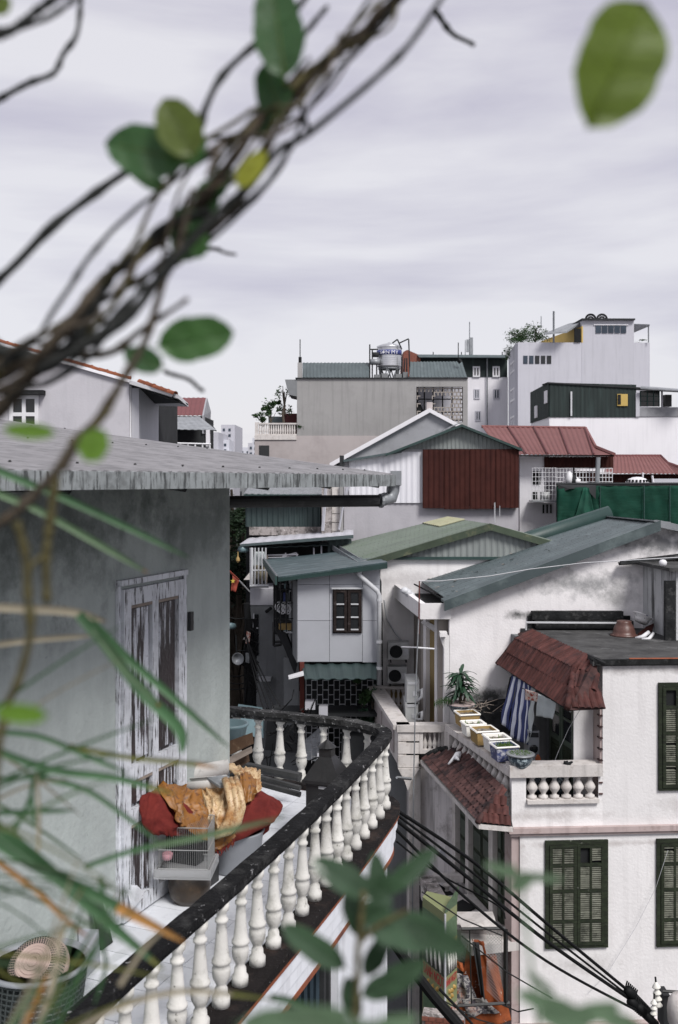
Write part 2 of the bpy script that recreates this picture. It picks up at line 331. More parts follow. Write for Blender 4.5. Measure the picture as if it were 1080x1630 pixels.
mk('chimney', (.016, .016, .017), .45, .25, 5, patch=((.035,.034,.033), .6, .54, 4), bump=.2)
mk('rusty_post', (.10, .028, .022), .7, .3)
mk('cable', (.007, .0075, .008), .6, .2)
mk('net', (.006, .038, .024), .8, .2, 3, grain=((.014,.06,.042), .5, (3,3,40), .45, .6), patch=((.006,.045,.03), .6, .5, 1.5), bump=.5, bscale=6)
mk('net_light', (.022, .08, .056), .8, .2, 3, patch=((.01,.09,.055), .6, .5, 2.5), bump=.5, bscale=6)
mk('asphalt', (.045, .046, .048), .9, .2, 1)
mk('ground', (.07, .07, .07), .95, .2, .3)
mk('foam', (.78, .77, .73), .8, .05, 5, patch=((.5,.46,.38), .5, .55, 9), bump=.3)
mk('foam_yellow', (.34, .235, .10), .7, .15, 6, patch=((.3,.2,.08), .5, .55, 9))
mk('foam_blue', (.04, .055, .16), .5, .2, 6, patch=((.6,.6,.62), .9, .52, 9))
mk('soil', (.20, .18, .155), .95, .5, 14, speck=((.32,.3,.27), .58, 25), bump=1)
mk('sprout', (.10, .17, .045), .7, .3, 8, trans=.2)
mk('bowl_blue', (.05, .07, .09), .3, .3, 6, speck=((.35,.42,.45), .54, 16))
mk('pot_brown', (.10, .045, .035), .4, .25, 6, patch=((.2,.12,.1), .5, .54, 7))
mk('pot_white', (.6, .6, .6), .4, .1, 6, speck=((.05,.06,.12), .60, 20))
mk('curtain', (.05, .062, .155), .8, .1, 5)
mk('curtain_w', (.62, .65, .74), .8, .1, 5)
mk('cloth_light', (.40, .435, .44), .85, .1, 5)
mk('cloth_print', (.5, .42, .38), .85, .1, 5, speck=((.28,.05,.03), .52, 18), patch=((.06,.06,.05), .8, .55, 12))
mk('cloth_red', (.14, .022, .018), .85, .2, 5, patch=((.08,.012,.012), .6, .5, 6), bump=.4, bscale=30)
mk('cloth_gold', (.24, .10, .018), .5, .25, 6, speck=((.10,.04,.02), .55, 20, .8), patch=((.58,.45,.3), .7, .56, 10), bump=.4)
mk('cloth_brocade', (.52, .38, .22), .45, .12, 8, speck=((.22,.10,.04), .53, 34, .65), patch=((.33,.15,.04), .9, .49, 7), bump=.3)
mk('paper', (.50, .49, .47), .7, .06, 6, patch=((.04,.04,.04), .9, .60, 6), bump=.1)
mk('board_brown', (.075, .045, .028), .7, .25, 8, patch=((.2,.15,.1), .7, .55, 14), bump=.5)
mk('pot_dark', (.03,.02,.012), .35, .4, 8, patch=((.09,.06,.03), .7, .55, 9))
mk('plastic_grey', (.27, .285, .31), .5, .05, 4)
mk('plastic_blue', (.15, .225, .245), .45, .08, 4)
mk('plastic_green', (.30, .36, .20), .6, .1, 4)
mk('plastic_dark', (.045, .055, .055), .45, .2, 4)
mk('plastic_pink', (.46, .35, .31), .5, .08, 5)
mk('pink', (.55, .28, .32), .5)
mk('wire', (.42, .43, .43), .4, .1, metal=.5)
mk('cage_plastic', (.45, .46, .47), .4, .1, alpha=.45, bump=0)
mk('tarp', (.26, .07, .025), .7, .25, 5, patch=((.14,.04,.02), .7, .5, 3), speck=((.6,.55,.5), .63, 6), bump=.6, bscale=8)
mk('tarp_print', (.32, .31, .30), .7, .15, 5, speck=((.05,.045,.06), .50, 11, .9), patch=((.26,.08,.03), .95, .49, 4), bump=.5)
mk('sign_yellow', (.22, .245, .12), .5, .05, 3)
mk('sign_photo', (.025, .03, .022), .5, .3, 4, grain=((.3,.32,.28), .7, (22,22,4), .56, .66))
mk('sign_red', (.42, .03, .04), .5)
mk('bread', (.40, .25, .07), .5, .3, 9)
mk('brick', (.19, .075, .055), .85, .2, 5)
mk('flag', (.30, .07, .05), .8, .1)
mk('gold_star', (.55, .42, .08), .7)
mk('bark', (.072, .06, .045), .85, .4, 60, speck=((.09,.065,.04), .56, 120, .7), bump=.6, bscale=180)
mk('bark_dark', (.03, .032, .03), .8, .4, 60, bump=.5, bscale=180)
mk('bark_olive', (.085, .075, .034), .85, .3, 60, bump=.5, bscale=180)
mk('leaf_deep', (.035, .10, .028), .45, .2, 30, trans=.35, bump=.1, bscale=120)
mk('leaf_mid', (.05, .135, .03), .45, .2, 30, trans=.35, bump=.1, bscale=120)
mk('leaf_bright', (.11, .165, .016), .45, .25, 14, trans=.45, bump=.1, bscale=120)
mk('leaf_olive', (.11, .155, .022), .45, .2, 30, trans=.4, bump=.1, bscale=120)
mk('leaf_lime', (.14, .27, .03), .5, .15, 30, trans=.4, bump=.1)
mk('leaf_yellow', (.28, .30, .02), .5, .15, 30, trans=.4, bump=.1)
mk('leaf_rose', (.045, .085, .045), .22, .35, 12, trans=.2, bump=.1)
mk('leaf_pale', (.12, .19, .11), .5, .2, 20, trans=.25, bump=.1)
mk('blade_green', (.065, .15, .065), .5, .2, 14, trans=.25, bump=.1)
mk('blade_light', (.12, .20, .10), .5, .2, 14, trans=.25, bump=.1)
mk('blade_tan', (.36, .19, .06), .6, .2, 20, trans=.2, bump=.1)
mk('blade_cream', (.38, .34, .25), .6, .15, 20, trans=.2, bump=.1)
mk('blade_olive', (.19, .20, .065), .6, .25, 20, trans=.2, bump=.1)
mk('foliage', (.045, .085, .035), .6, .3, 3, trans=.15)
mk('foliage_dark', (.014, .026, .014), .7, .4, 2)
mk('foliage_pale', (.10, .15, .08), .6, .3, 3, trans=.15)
mk('plant_dark', (.022, .06, .032), .45, .3, 8, trans=.15)
mk('trunk', (.09, .075, .06), .9, .3, 5)
mk('porcelain', (.72, .71, .66), .3, .08, 8, patch=((.45,.43,.36), .5, .54, 8))
mk('motor_red', (.20, .02, .02), .4); mk('motor_grey', (.2, .21, .22), .35, .2); mk('tyre', (.015,.015,.015), .8)
mk('yellow_wall', (.50, .36, .12), .8, .08, 1)
# ================================================================== SETTING
mb = MB(); mb.add([(-1500,-60,-.02),(1500,-60,-.02),(1500,2500,-.02),(-1500,2500,-.02)], [(0,1,2,3)]); struct('ground', mb, M['ground'])
mb = MB(); mb.add([(.9,-8,0),(3.4,-8,0),(3.0,16,0),(.7,24,0),(-2.2,28,0),(-3.6,60,0),(-5.5,100,0),(-10.5,100,0),(-7.8,60,0),(-5.4,30,0),(-3.5,20,0),(.6,14,0)], [tuple(range(12))]); struct('street', mb, M['asphalt'])

def window(fr, a, b, c, d, parent, fm='white_paint', gm='glass_dark', cols=2, rows=1, v=0, w=.05, t=.05, sill=False, name='window'):
    mb = MB(); u0, u1 = fr.u(a, v), fr.u(b, v); z1, z0 = fr.z((a+b)/2, c, v), fr.z((a+b)/2, d, v)
    if u0 > u1: u0, u1 = u1, u0
    mb.fb(fr,u0,u1,v-t,v-.001,z0,z0+w); mb.fb(fr,u0,u1,v-t,v-.001,z1-w,z1)
    for i in range(cols+1):
        x = u0+(u1-u0-w)*i/cols; mb.fb(fr,x,x+w,v-t+.003,v-.001,z0+w,z1-w)
    for j in range(1, rows):
        z = z0+(z1-z0)*j/rows; mb.fb(fr,u0+w,u1-w,v-t+.006,v-.001,z-w/2,z+w/2)
    o = part(name, mb, M[fm], parent)
    g = MB()
    for i in range(cols):
        x = u0+(u1-u0-w)*i/cols+w; x2 = u0+(u1-u0-w)*(i+1)/cols; g.fb(fr,x-.01,x2+.01,v-.016,v-.004,z0+w*.5,z1-w*.5)
    part('pane', g, M[gm], o)
    if sill:
        s_ = MB(); s_.fb(fr,u0-.08,u1+.08,v-.12,v-.002,z0-.09,z0-.002); part('sill', s_, M[fm], o)
    return o
def bal_profile(h, r):   # a turned baluster: square-ish foot, bulb, long taper
    return [(r*.95,0),(r*.95,h*.09),(r*.72,h*.115),(r*.68,h*.17),(r*.50,h*.20),(r*.62,h*.225),(r*.92,h*.28),(r*1.0,h*.33),(r*.97,h*.37),(r*.80,h*.405),(r*1.02,h*.42),(r*1.02,h*.445),(r*.84,h*.47),(r*.72,h*.56),(r*.58,h*.72),(r*.52,h*.80),(r*.70,h*.815),(r*.70,h*.84),(r*.52,h*.855),(r*.52,h*.90),(r*.78,h*.93),(r*.80,h)]

# ================================================================== OWN HOUSE (left) with balcony
ZF = 8.5
W0 = Vector((-1.70, 8.0)); WD = (.379, .925)
WF = Fr(-1.70, 8.0, -WD[0], -WD[1])           # u runs towards the camera; outward side (right) is v<0 ?
# check outward side: n = (-dy,dx) = (.925,-.379): v>0 points outward (to the right), so thickness inward is v<0
def WP(s, out, z): return Vector((W0.x+s*WD[0]+out*.925, W0.y+s*WD[1]-out*.379, z))
class WallFr(Fr):
    def __init__(s): s.o = (W0.x, W0.y); s.d = WD; s.n = (-.925, .379)   # v>0 into the house
WFR = WallFr()
house = thing('balcony_house', 'grey rendered house with peeling door under a low corrugated roof on the left', 'house', WP(0, -2, 0))
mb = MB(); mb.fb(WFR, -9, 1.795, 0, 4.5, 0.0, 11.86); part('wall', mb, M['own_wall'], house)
# roof sheet
RT = .13
def RP(s, t, dz=0):     # t metres back from the eave
    z = 12 - (.004 + .0075*(s+2.81)) + RT*t + dz
    return WP(s, 1.25-t, z)
mb = MB(); mb.corr(RP(5.0,0,.01), RP(5.0,8,.01), RP(-9,8,.01), RP(-9,0,.01), .26, .022, .02)
mb.v = []; mb.f = []
mb.corr(RP(-9,8,.012), RP(2.9,8,.012), RP(2.9,-.04,.012), RP(-9,-.04,.012), .11, .009, .010)
part('roof_sheet', mb, M['own_roof'], house)
mb = MB()
for k in range(46):
    for t in (.25, 2.0, 3.8):
        s = -3.0+k*.38*1.5+random.uniform(-.02,.02)
        if s < 2.85:
            p = RP(s, t, .022); mb.lathe(p, [(.009,0),(.009,.005),(.005,.010)], 6)
part('roof_bolt', mb, M['dark'], house, kind='stuff')
mb = MB(); n = 30
a = [RP(-9+14*i/n, -.05, .0) for i in range(n+1)]
fas = MB()
fas.add([RP(-9,-.05,.014),RP(2.92,-.05,.014),RP(2.92,-.05,-.094),RP(-9,-.05,-.070),RP(-9,-.02,.014),RP(2.92,-.02,.014),RP(2.92,-.02,-.094),RP(-9,-.02,-.070)], [(0,1,2,3),(7,6,5,4),(0,4,5,1),(3,2,6,7),(0,3,7,4),(1,5,6,2)])
part('fascia', fas, M['own_fascia'], house)
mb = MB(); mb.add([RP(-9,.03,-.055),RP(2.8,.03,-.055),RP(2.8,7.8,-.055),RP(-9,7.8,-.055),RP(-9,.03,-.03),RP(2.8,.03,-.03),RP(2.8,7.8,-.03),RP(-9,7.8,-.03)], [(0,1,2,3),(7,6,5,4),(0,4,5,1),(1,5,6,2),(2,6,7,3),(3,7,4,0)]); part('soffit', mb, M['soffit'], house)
for s in (-2.2, -1.0, .2, 1.4, 2.6):
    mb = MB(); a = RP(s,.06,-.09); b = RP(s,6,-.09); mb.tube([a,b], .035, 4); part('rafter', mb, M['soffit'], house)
# gutter end and pipe below the eave
GD = 10.15
p0 = P(330,799,9.9); p1 = P(604,797,GD-.1); p2 = P(620,792,GD); p3 = P(626,780,GD); p4 = P(627,768,GD)
mb.tube([p0, p1], .058, 12); part('drain_pipe', mb, M['dark_pipe'], house)
mb = MB(); mb.smooth = True; mb.tube([p1, p1.lerp(p2,.6), p2+Vector((.02,0,.0)), p3, p4, P(628,757,GD)], [.060,.066,.064,.066,.062,.066], 12); part('pipe_elbow', mb, M['galv'], house)
mb = MB(); c = P(629,769,GD); mb.box(c.x-.04,c.x+.06,c.y-.08,c.y+.08,c.z-.02,c.z+.12); part('gutter_box', mb, M['galv'], house)
mb = MB(); mb.tube([P(605,797,GD-.1), P(609,797,GD-.09)], .07, 12); part('pipe_collar', mb, M['galv'], house)
# door leaf of peeling paint in the wall
DS0, DS1 = WFR.u(188), WFR.u(286)
DZ0, DZ1 = ZF+.02, 12-.915
door = MB(); t0, t1 = -.055, -.002
fw = .10
def dbox(mb, a, b, z0, z1, v0, v1): mb.fb(WFR, a, b, v0, v1, z0, z1)
dbox(door, DS0, DS0+fw, DZ0, DZ1, t0, t1); dbox(door, DS1-fw, DS1, DZ0, DZ1, t0, t1)
mid = (DS0+DS1)/2; dbox(door, mid-.045, mid+.045, DZ0+.1, DZ1-.11, t0+.004, t1)
rails = [DZ0, DZ0+.78, DZ0+1.05, DZ1-.13]
for z, h in ((DZ0,.12),(DZ0+.72,.12),(DZ0+1.06,.12),(DZ1-.13,.13)): dbox(door, DS0+fw, DS1-fw, z, z+h, t0+.002, t1)
dobj = part('door', door, M['paint_peel'], house, 'door leaf with white paint peeling off dark wood')
for (za, zb) in ((DZ0+.12,DZ0+.72),(DZ0+.84,DZ0+1.06),(DZ0+1.18,DZ1-.13)):
    for (a, b) in ((DS0+fw, mid-.045), (mid+.045, DS1-fw)):
        q = MB(); dbox(q, a+.002, b-.002, za+.002, zb-.002, -.014, t1)
        q.fprism(WFR, [(a+.035,za+.035),(b-.035,za+.035),(b-.035,zb-.035),(a+.035,zb-.035)], -.034, -.0145)
        part('door_panel', q, M['paint_peel_dark'], dobj)
        q = MB(); dbox(q, a+.003, b-.003, zb-.026, zb-.003, -.05, -.0365); part('moulding', q, M['wood_pale'], dobj)
q = MB(); dbox(q, DS0-.035, DS0-.003, DZ0, DZ1+.03, -.03, -.001); dbox(q, DS1+.003, DS1+.045, DZ0, DZ1+.03, -.045, -.001); dbox(q, DS0-.035, DS1+.045, DZ1+.032, DZ1+.075, -.06, -.001); part('door_frame', q, M['paint_peel'], house)
for z in (DZ1-.45, DZ0+.5):
    q = MB(); q.fb(WFR, DS1+.05, DS1+.10, -.08, -.046, z, z+.16); part('hinge', q, M['black_metal'], dobj)

# rail path (centre line of the handrail)
RC = [(-2.0,2.95),(-1.67,3.95),(-1.095,5.67),(-.733,6.68),(-.21,8.22),(.12,9.27),(.37,10.12),(.475,10.5),(.50,10.72),(.44,10.92),(.30,11.08),(.03,11.27),(-.39,11.47),(-1.3,11.87),(-2.1,12.2)]
def catmull(pts, sub=8):
    out = []
    for i in range(len(pts)-1):
        p0 = Vector(pts[max(i-1,0)]); p1 = Vector(pts[i]); p2 = Vector(pts[i+1]); p3 = Vector(pts[min(i+2,len(pts)-1)])
        for k in range(sub):
            t = k/sub; out.append(.5*((2*p1)+(-p0+p2)*t+(2*p0-5*p1+4*p2-p3)*t*t+(-p0+3*p1-3*p2+p3)*t**3))
    out.append(Vector(pts[-1])); return out
RPATH = catmull(RC, 7)
def offset(path, o):
    res = []
    for i, p in enumerate(path):
        t = (path[min(i+1,len(path)-1)]-path[max(i-1,0)]).normalized(); res.append(p+Vector((t.y,-t.x))*o)   # + = right of travel = outward
    return res
def band(mb, path, o0, o1, z0, z1, jig=0):
    a = offset(path, o0); b = offset(path, o1); n = len(path); vs = []
    for i in range(n):
        j = [random.uniform(-jig, jig) for _ in range(4)]
        vs += [(a[i].x,a[i].y,z0+j[0]),(b[i].x,b[i].y,z0+j[1]),(b[i].x,b[i].y,z1+j[2]),(a[i].x,a[i].y,z1+j[3])]
    fs = []
    for i in range(n-1):
        k = i*4
        for q in range(4): fs.append((k+q, k+(q+1)%4, k+4+(q+1)%4, k+4+q))
    fs += [(0,1,2,3), ((n-1)*4+3,(n-1)*4+2,(n-1)*4+1,(n-1)*4)]
    mb.add(vs, fs)
bal = thing('balcony_balustrade', 'black mouldy handrail on turned white balusters curving round the near balcony', 'balustrade', (0.4, 10.0, ZF))
NB = 70   # path index where the corner ends
split = 61
mb = MB(); band(mb, RPATH[:split+1], -.085, .045, 9.262, 9.31, .004); band(mb, RPATH[:split+1], -.065, .025, 9.225, 9.261, .004); part('handrail', mb, M['rail_black'], bal, 'black flaking handrail beside the floor')
mb = MB(); band(mb, RPATH[split:], -.085, .045, 9.255, 9.31, .006); band(mb, RPATH[split:], -.065, .025, 9.21, 9.254, .005); part('handrail', mb, M['rail_grey'], bal, 'grey lichened handrail across the rear')
mb = MB(); band(mb, RPATH, -.10, .125, 8.50, 8.562, .004); part('ledge', mb, M['ledge_black'], bal)
bmb = MB(); bmb.smooth = False; bmb.lathe((0,0,0), bal_profile(.664, .060), 24, .12, (.13,.235)); me_bal = mesh_from(bmb, M['baluster'], name='baluster'); recalc(me_bal)
me_bal.polygons.foreach_set('use_smooth', [True]*len(me_bal.polygons))
# arc-length placement
acc = 0; last = RPATH[0]; nxt = .12; tot = []
for i in range(1, len(RPATH)):
    seg = (RPATH[i]-RPATH[i-1]).length
    while acc+seg >= nxt:
        t = (nxt-acc)/seg; p = RPATH[i-1].lerp(RPATH[i], t); tot.append((p, i))
        nxt += .292 if i < 60 else .275
    acc += seg
for p, i in tot:
    inst('baluster', me_bal, bal, Matrix.Translation((p.x-.018, p.y+.006, 8.562)) @ Matrix.Rotation(random.uniform(-.012,.012), 4, 'X') @ Matrix.Rotation(random.uniform(-.012,.012), 4, 'Y') @ Matrix.Rotation(random.uniform(0,3), 4, 'Z') @ Matrix.Diagonal((random.uniform(.97,1.04),)*2+(1.0,1.0)))
# fascia cornice under the ledge and facade below
SUB = RPATH[8:62]
low = thing('lower_storey', 'storey under the near balcony with white cornice, rust-coloured trims and tall window', 'building', (-.6, 8.0, 0))
mb = MB(); band(mb, SUB, .09, .118, 8.465, 8.497); part('drip_trim', mb, M['rust_trim'], low)
mb = MB(); band(mb, SUB, .0, .10, 8.36, 8.462); band(mb, SUB, .0, .082, 8.24, 8.358); band(mb, SUB, .0, .06, 8.12, 8.238); part('cornice', mb, M['fascia_white'], low)
mb = MB(); band(mb, SUB, -.02, .065, 8.075, 8.118); part('lower_trim', mb, M['rust_trim'], low)
mb = MB(); band(mb, RPATH[:60], -.45, -.06, 7.95, 8.40); part('beam', mb, M['dark_grey'], low)
# lower facade plane, parallel to the rail, slightly inside
LF = Fr(.12-.05, 9.27+.02, .341, .94); LF.n = (-.94, .341)
mb = MB(); mb.fb(LF, -.22, 1.22, .0, .3, 0, 8.07); part('wall', mb, M['fascia_white'], low)
mb = MB()
mb.fb(LF, -6, -.23, .16, .2, 2, 8.06); part('window', mb, M['glass_blue'], low, 'tall window with bluish curtains behind')
mb = MB()
for u in (-4.6,-3.4,-2.2,-1.1,-.42,-.30): mb.fb(LF, u, u+.05, .06, .158, 2, 8.06)
part('mullion', mb, M['dark_grey'], low)
mb = MB(); mb.corrf(LF, 1.23, 1.6, 0, 8.0, .5, .12, .02); part('rolling_shutter', mb, M['dark_grey'], low)
mb = MB(); mb.smooth = False
for i in range(40):
    u = -5.9+i*.14; mb.tube([LF.pt(u,.13,2.2), LF.pt(u+.02,.13,8.0)], .028, 5)
part('curtain', mb, mat('curtain_teal', (.03,.045,.058), .8, .3, 3), low)
mb = MB(); mb.fb(LF, -12, 1.2, .32, 3, 0, 8.05); part('body', mb, M['dark_grey'], low)
# floor: slab and tiles
def clip(poly, a, b):       # keep left side of a->b
    out = []; n = len(poly)
    side = lambda p: (b[0]-a[0])*(p[1]-a[1])-(b[1]-a[1])*(p[0]-a[0])
    for i in range(n):
        p, q = poly[i], poly[(i+1)%n]; sp, sq = side(p), side(q)
        if sp >= 0: out.append(p)
        if (sp >= 0) != (sq >= 0): t = sp/(sp-sq); out.append((p[0]+(q[0]-p[0])*t, p[1]+(q[1]-p[1])*t))
    return out
inner = [(p.x, p.y) for p in offset(RPATH, -.10)]
wa = WP(-5.2, 0.002, 0); wb = WP(1.8, 0.002, 0); wc = WP(3.95, 0.002, 0)
poly = [(wa.x, wa.y)]+[p for p in inner if p[0] > -2.2]+[(-2.2, 10.15)]
i_near = min(range(len(RPATH)), key=lambda i: abs(RPATH[i].y-3.3))
fl = [(WP(-5.1,0.002,0).x, WP(-5.1,0.002,0).y)]+inner[i_near:]+[(-2.5,10.3),(WP(1.8,.002,0).x, WP(1.8,.002,0).y)]
mb = MB(); mb.prism([(x,y,ZF-.03) for x,y in fl], (0,0,-.24)); struct('balcony_floor', mb, M['grout'])
floor_o = bpy.data.objects['balcony_floor']
ts = .40
for i in range(-13, 16):
    for j in range(-8, 8):
        s0, o0 = i*ts, j*ts
        q = [WP(s0+.004,o0+.004,0), WP(s0+ts-.004,o0+.004,0), WP(s0+ts-.004,o0+ts-.004,0), WP(s0+.004,o0+ts-.004,0)]
        poly = [(p.x,p.y) for p in q]
        area = sum(poly[k][0]*poly[(k+1)%4][1]-poly[(k+1)%4][0]*poly[k][1] for k in range(4))
        if area < 0: poly.reverse()
        if s0 < 1.8:      # beside the wall: only outward of it
            if o0 < 0: continue
            a = WP(-5,0,0); b = WP(1.8,0,0)
        # inside the rail
        cen = (sum(p[0] for p in poly)/4, sum(p[1] for p in poly)/4)
        near = sorted(range(len(inner)-1), key=lambda k: (inner[k][0]-cen[0])**2+(inner[k][1]-cen[1])**2)[:10]
        for k in near:
            poly = clip(poly, inner[k], inner[k+1])
            if len(poly) < 3: break
        if len(poly) < 3: continue
        if s0 >= 1.8 and o0 < 0: poly = clip(poly, (-2.5,10.3), (WP(1.8,0,0).x,WP(1.8,0,0).y))
        if len(poly) < 3: continue
        ar = abs(sum(poly[k][0]*poly[(k+1)%len(poly)][1]-poly[(k+1)%len(poly)][0]*poly[k][1] for k in range(len(poly))))/2
        if ar < .002: continue
        t = MB(); z = ZF-.029+.027+random.uniform(0,.002); t.prism([(x,y,z) for x,y in poly], (0,0,-.027))
        if all(math.hypot(x,y) < 60 for x,y in poly) and max(y for x,y in poly) > 3.5: part('tile', t, M['floor_tile'], floor_o)

# ---------------------------------------------------------------- things on the balcony
def heap(c, rad, seed, amp=.12, fold=7, sub=4, flat=.25, lo=.02):
    bm = bmesh.new(); bmesh.ops.create_icosphere(bm, subdivisions=sub, radius=1); mb = MB(); mb.smooth = True
    c = Vector(c)
    for v in bm.verts:
        p = v.co.copy(); s = Vector((seed*3.1, seed*1.7, seed))
        nn = noise.noise(p*1.3+s)*.35; q = p+Vector((noise.noise(p*1.1+s), noise.noise(p*1.2-s), noise.noise(p-s)))*.5
        rid = abs(math.sin(q.x*fold+q.y*fold*.7+seed))*amp + abs(noise.noise(q*3.1+s))*amp*1.6 - abs(noise.noise(p*6+s))*amp*.8
        r = 1+nn+rid
        z = p.z*r; z = max(z, -flat)
        mb.v.append((c.x+p.x*r*rad[0], c.y+p.y*r*rad[1], max(c.z+z*rad[2], lo)))
    mb.f = [tuple(v.index for v in f.verts) for f in bm.faces]; bm.free(); return mb
def drape(pts, thick=.012, n=26, m=18, fold=.03, freq=9, seed=0, sagx=0):
    """cloth sheet through a 4-corner patch with folds; pts a,b,c,d top-left, top-right, bottom-right, bottom-left"""
    a,b,c,d = map(Vector, pts); mb = MB(); mb.smooth = True; vs = []
    nr = (b-a).cross(d-a).normalized()
    if nr.y > 0: nr = -nr
    for j in range(m+1):
        for i in range(n+1):
            u, v = i/n, j/m; p = a.lerp(b,u).lerp(d.lerp(c,u), v)
            f = math.sin(u*freq*2+seed+1.2*noise.noise(Vector((u*3,v*2,seed))))*fold*(.3+.7*v)+noise.noise(p*4+Vector((seed,)*3))*fold
            f += sagx*math.sin(math.pi*u)*math.sin(math.pi*v*.6)
            vs.append(p+nr*f)
    k = len(vs); vs += [p-nr*thick for p in vs]
    fs = []
    for j in range(m):
        for i in range(n):
            q = (j*(n+1)+i, j*(n+1)+i+1, (j+1)*(n+1)+i+1, (j+1)*(n+1)+i); fs += [q, tuple(x+k for x in reversed(q))]
    for i in range(n): fs += [(i,k+i,k+i+1,i+1), (m*(n+1)+i, m*(n+1)+i+1, k+m*(n+1)+i+1, k+m*(n+1)+i)]
    for j in range(m):
        q = j*(n+1); fs.append((q,q+n+1,k+q+n+1,k+q)); q += n; fs.append((q,k+q,k+q+n+1,q+n+1))
    mb.add(vs, fs); return mb
# grey tub
tc_ = P(378, 1372, 9.12); 
tub = MB(); tub.smooth = True; tub.lathe((tc_.x-.02, tc_.y+.02, ZF+.003), [(.20,0),(.215,.02),(.245,.30),(.26,.33),(.262,.345),(.245,.345),(.23,.31),(.19,.03)], 32)
solo('grey_tub', tub, M['plastic_grey'], 'round grey plastic tub under the red and gold cloth heap', 'tub')
cr_ = MB(); cr_.fb(WFR, WFR.u(300), WFR.u(262), -.30, -.03, ZF+.003, ZF+.52); solo('storage_box', cr_, M['black_metal'], 'dark box standing against the door behind the birdcage, under the left red cloth', 'box')
hp = P(338, 1290, 9.15)
ch = thing('cloth_heap', 'heap of red and gold brocade cloths on the tub by the peeling door', 'cloth', (hp.x, hp.y, ZF+.34))

def bez(ctrl, nu=30, nv=26, fold=.02, fr=6, seed=0, dirv=0, thick=.008):
    """cloth from a 4x4 grid of (px,py,depth) control points with folds; thin closed sheet"""
    C_ = [[P(*p) for p in row] for row in ctrl]; B = lambda t: ((1-t)**3, 3*t*(1-t)**2, 3*t*t*(1-t), t**3)
    g = []
    for j in range(nv+1):
        bv = B(j/nv); row = []
        for i in range(nu+1):
            bu = B(i/nu); p = Vector((0,0,0))
            for a in range(4):
                for b in range(4): p = p+C_[a][b]*(bv[a]*bu[b])
            row.append(p)
        g.append(row)
    vs = []
    for j in range(nv+1):
        for i in range(nu+1):
            a = g[j][min(i+1,nu)]-g[j][max(i-1,0)]; b = g[min(j+1,nv)][i]-g[max(j-1,0)][i]; nr = a.cross(b)
            nr = nr.normalized() if nr.length > 1e-9 else Vector((0,-1,0))
            if nr.y > 0: nr = -nr
            t = i/nu if dirv == 0 else j/nv; o = j/nv if dirv == 0 else i/nu
            n1 = noise.noise(Vector((t*3+seed, o*2, seed*.7)))
            f = (1-abs(math.sin(math.pi*(t*fr+n1*1.4+o*.5))))**1.5*fold + noise.noise(g[j][i]*6+Vector((seed,)*3))*fold*.9 + noise.noise(g[j][i]*17+Vector((seed,)*3))*fold*.35
            vs.append(g[j][i]+nr*f)
    k = len(vs); w_ = nu+1; vs += [v+Vector((0,thick,-thick*.4)) for v in vs]; fs = []
    for j in range(nv):
        for i in range(nu): q = (j*w_+i,j*w_+i+1,(j+1)*w_+i+1,(j+1)*w_+i); fs += [q, tuple(x+k for x in reversed(q))]
    for i in range(nu): fs += [(i,k+i,k+i+1,i+1),(nv*w_+i,nv*w_+i+1,k+nv*w_+i+1,k+nv*w_+i)]
    for j in range(nv): q = j*w_; fs += [(q,q+w_,k+q+w_,k+q)]; q += nu; fs += [(q,k+q,k+q+w_,q+w_)]
    mb = MB(); mb.smooth = True; mb.add(vs,fs); return mb
part('red_cloth', heap((hp.x+.12, hp.y+.12, ZF+.42), (.36,.25,.20), 3, .08, 3, 5, .9), M['cloth_red'], ch)
part('red_cloth', heap((hp.x-.30, hp.y+.20, ZF+.52), (.26,.22,.15), 9, .08, 3, 5, .9), M['cloth_red'], ch)
# right: heavy red cloth sliding off the heap to a point
part('red_fold', bez([[(372,1262,9.3),(397,1250,9.35),(420,1256,9.4),(446,1274,9.4)],[(368,1285,9.0),(394,1272,9.0),(426,1276,9.05),(458,1290,9.2)],[(352,1322,8.8),(384,1316,8.78),(412,1308,8.85),(440,1302,9.05)],[(330,1356,8.80),(352,1352,8.76),(385,1336,8.8),(424,1318,9.0)]],fold=.02,fr=3,seed=2), M['cloth_red'], ch)
part('red_fold', bez([[(226,1266,8.22),(250,1256,8.4),(268,1256,8.5),(285,1262,8.62)],[(218,1290,8.12),(248,1276,8.2),(275,1274,8.3),(305,1285,8.5)],[(222,1318,8.10),(254,1308,8.12),(280,1312,8.25),(308,1318,8.45)],[(240,1326,8.15),(262,1330,8.2),(285,1332,8.3),(308,1332,8.45)]],fold=.035,fr=2.5,seed=5), M['cloth_red'], ch)
# gold silk at the left, falling to the front
part('gold_cloth', bez([[(248,1250,8.42),(270,1248,8.52),(295,1256,8.65),(318,1262,8.7)],[(256,1266,8.28),(280,1266,8.34),(300,1276,8.46),(322,1285,8.6)],[(280,1292,8.25),(295,1300,8.32),(308,1308,8.42),(330,1318,8.55)],[(288,1310,8.25),(300,1324,8.32),(315,1334,8.42),(335,1344,8.55)]],fold=.045,fr=4,seed=8), M['cloth_gold'], ch)
part('gold_cloth', bez([[(300,1320,8.74),(320,1322,8.70),(345,1320,8.70),(374,1305,8.78)],[(305,1335,8.70),(325,1336,8.66),(350,1336,8.66),(376,1322,8.74)],[(318,1345,8.70),(332,1350,8.66),(352,1350,8.66),(372,1336,8.74)],[(328,1350,8.72),(340,1354,8.68),(352,1354,8.68),(366,1344,8.74)]],fold=.03,fr=4,seed=3,dirv=1), M['cloth_gold'], ch)
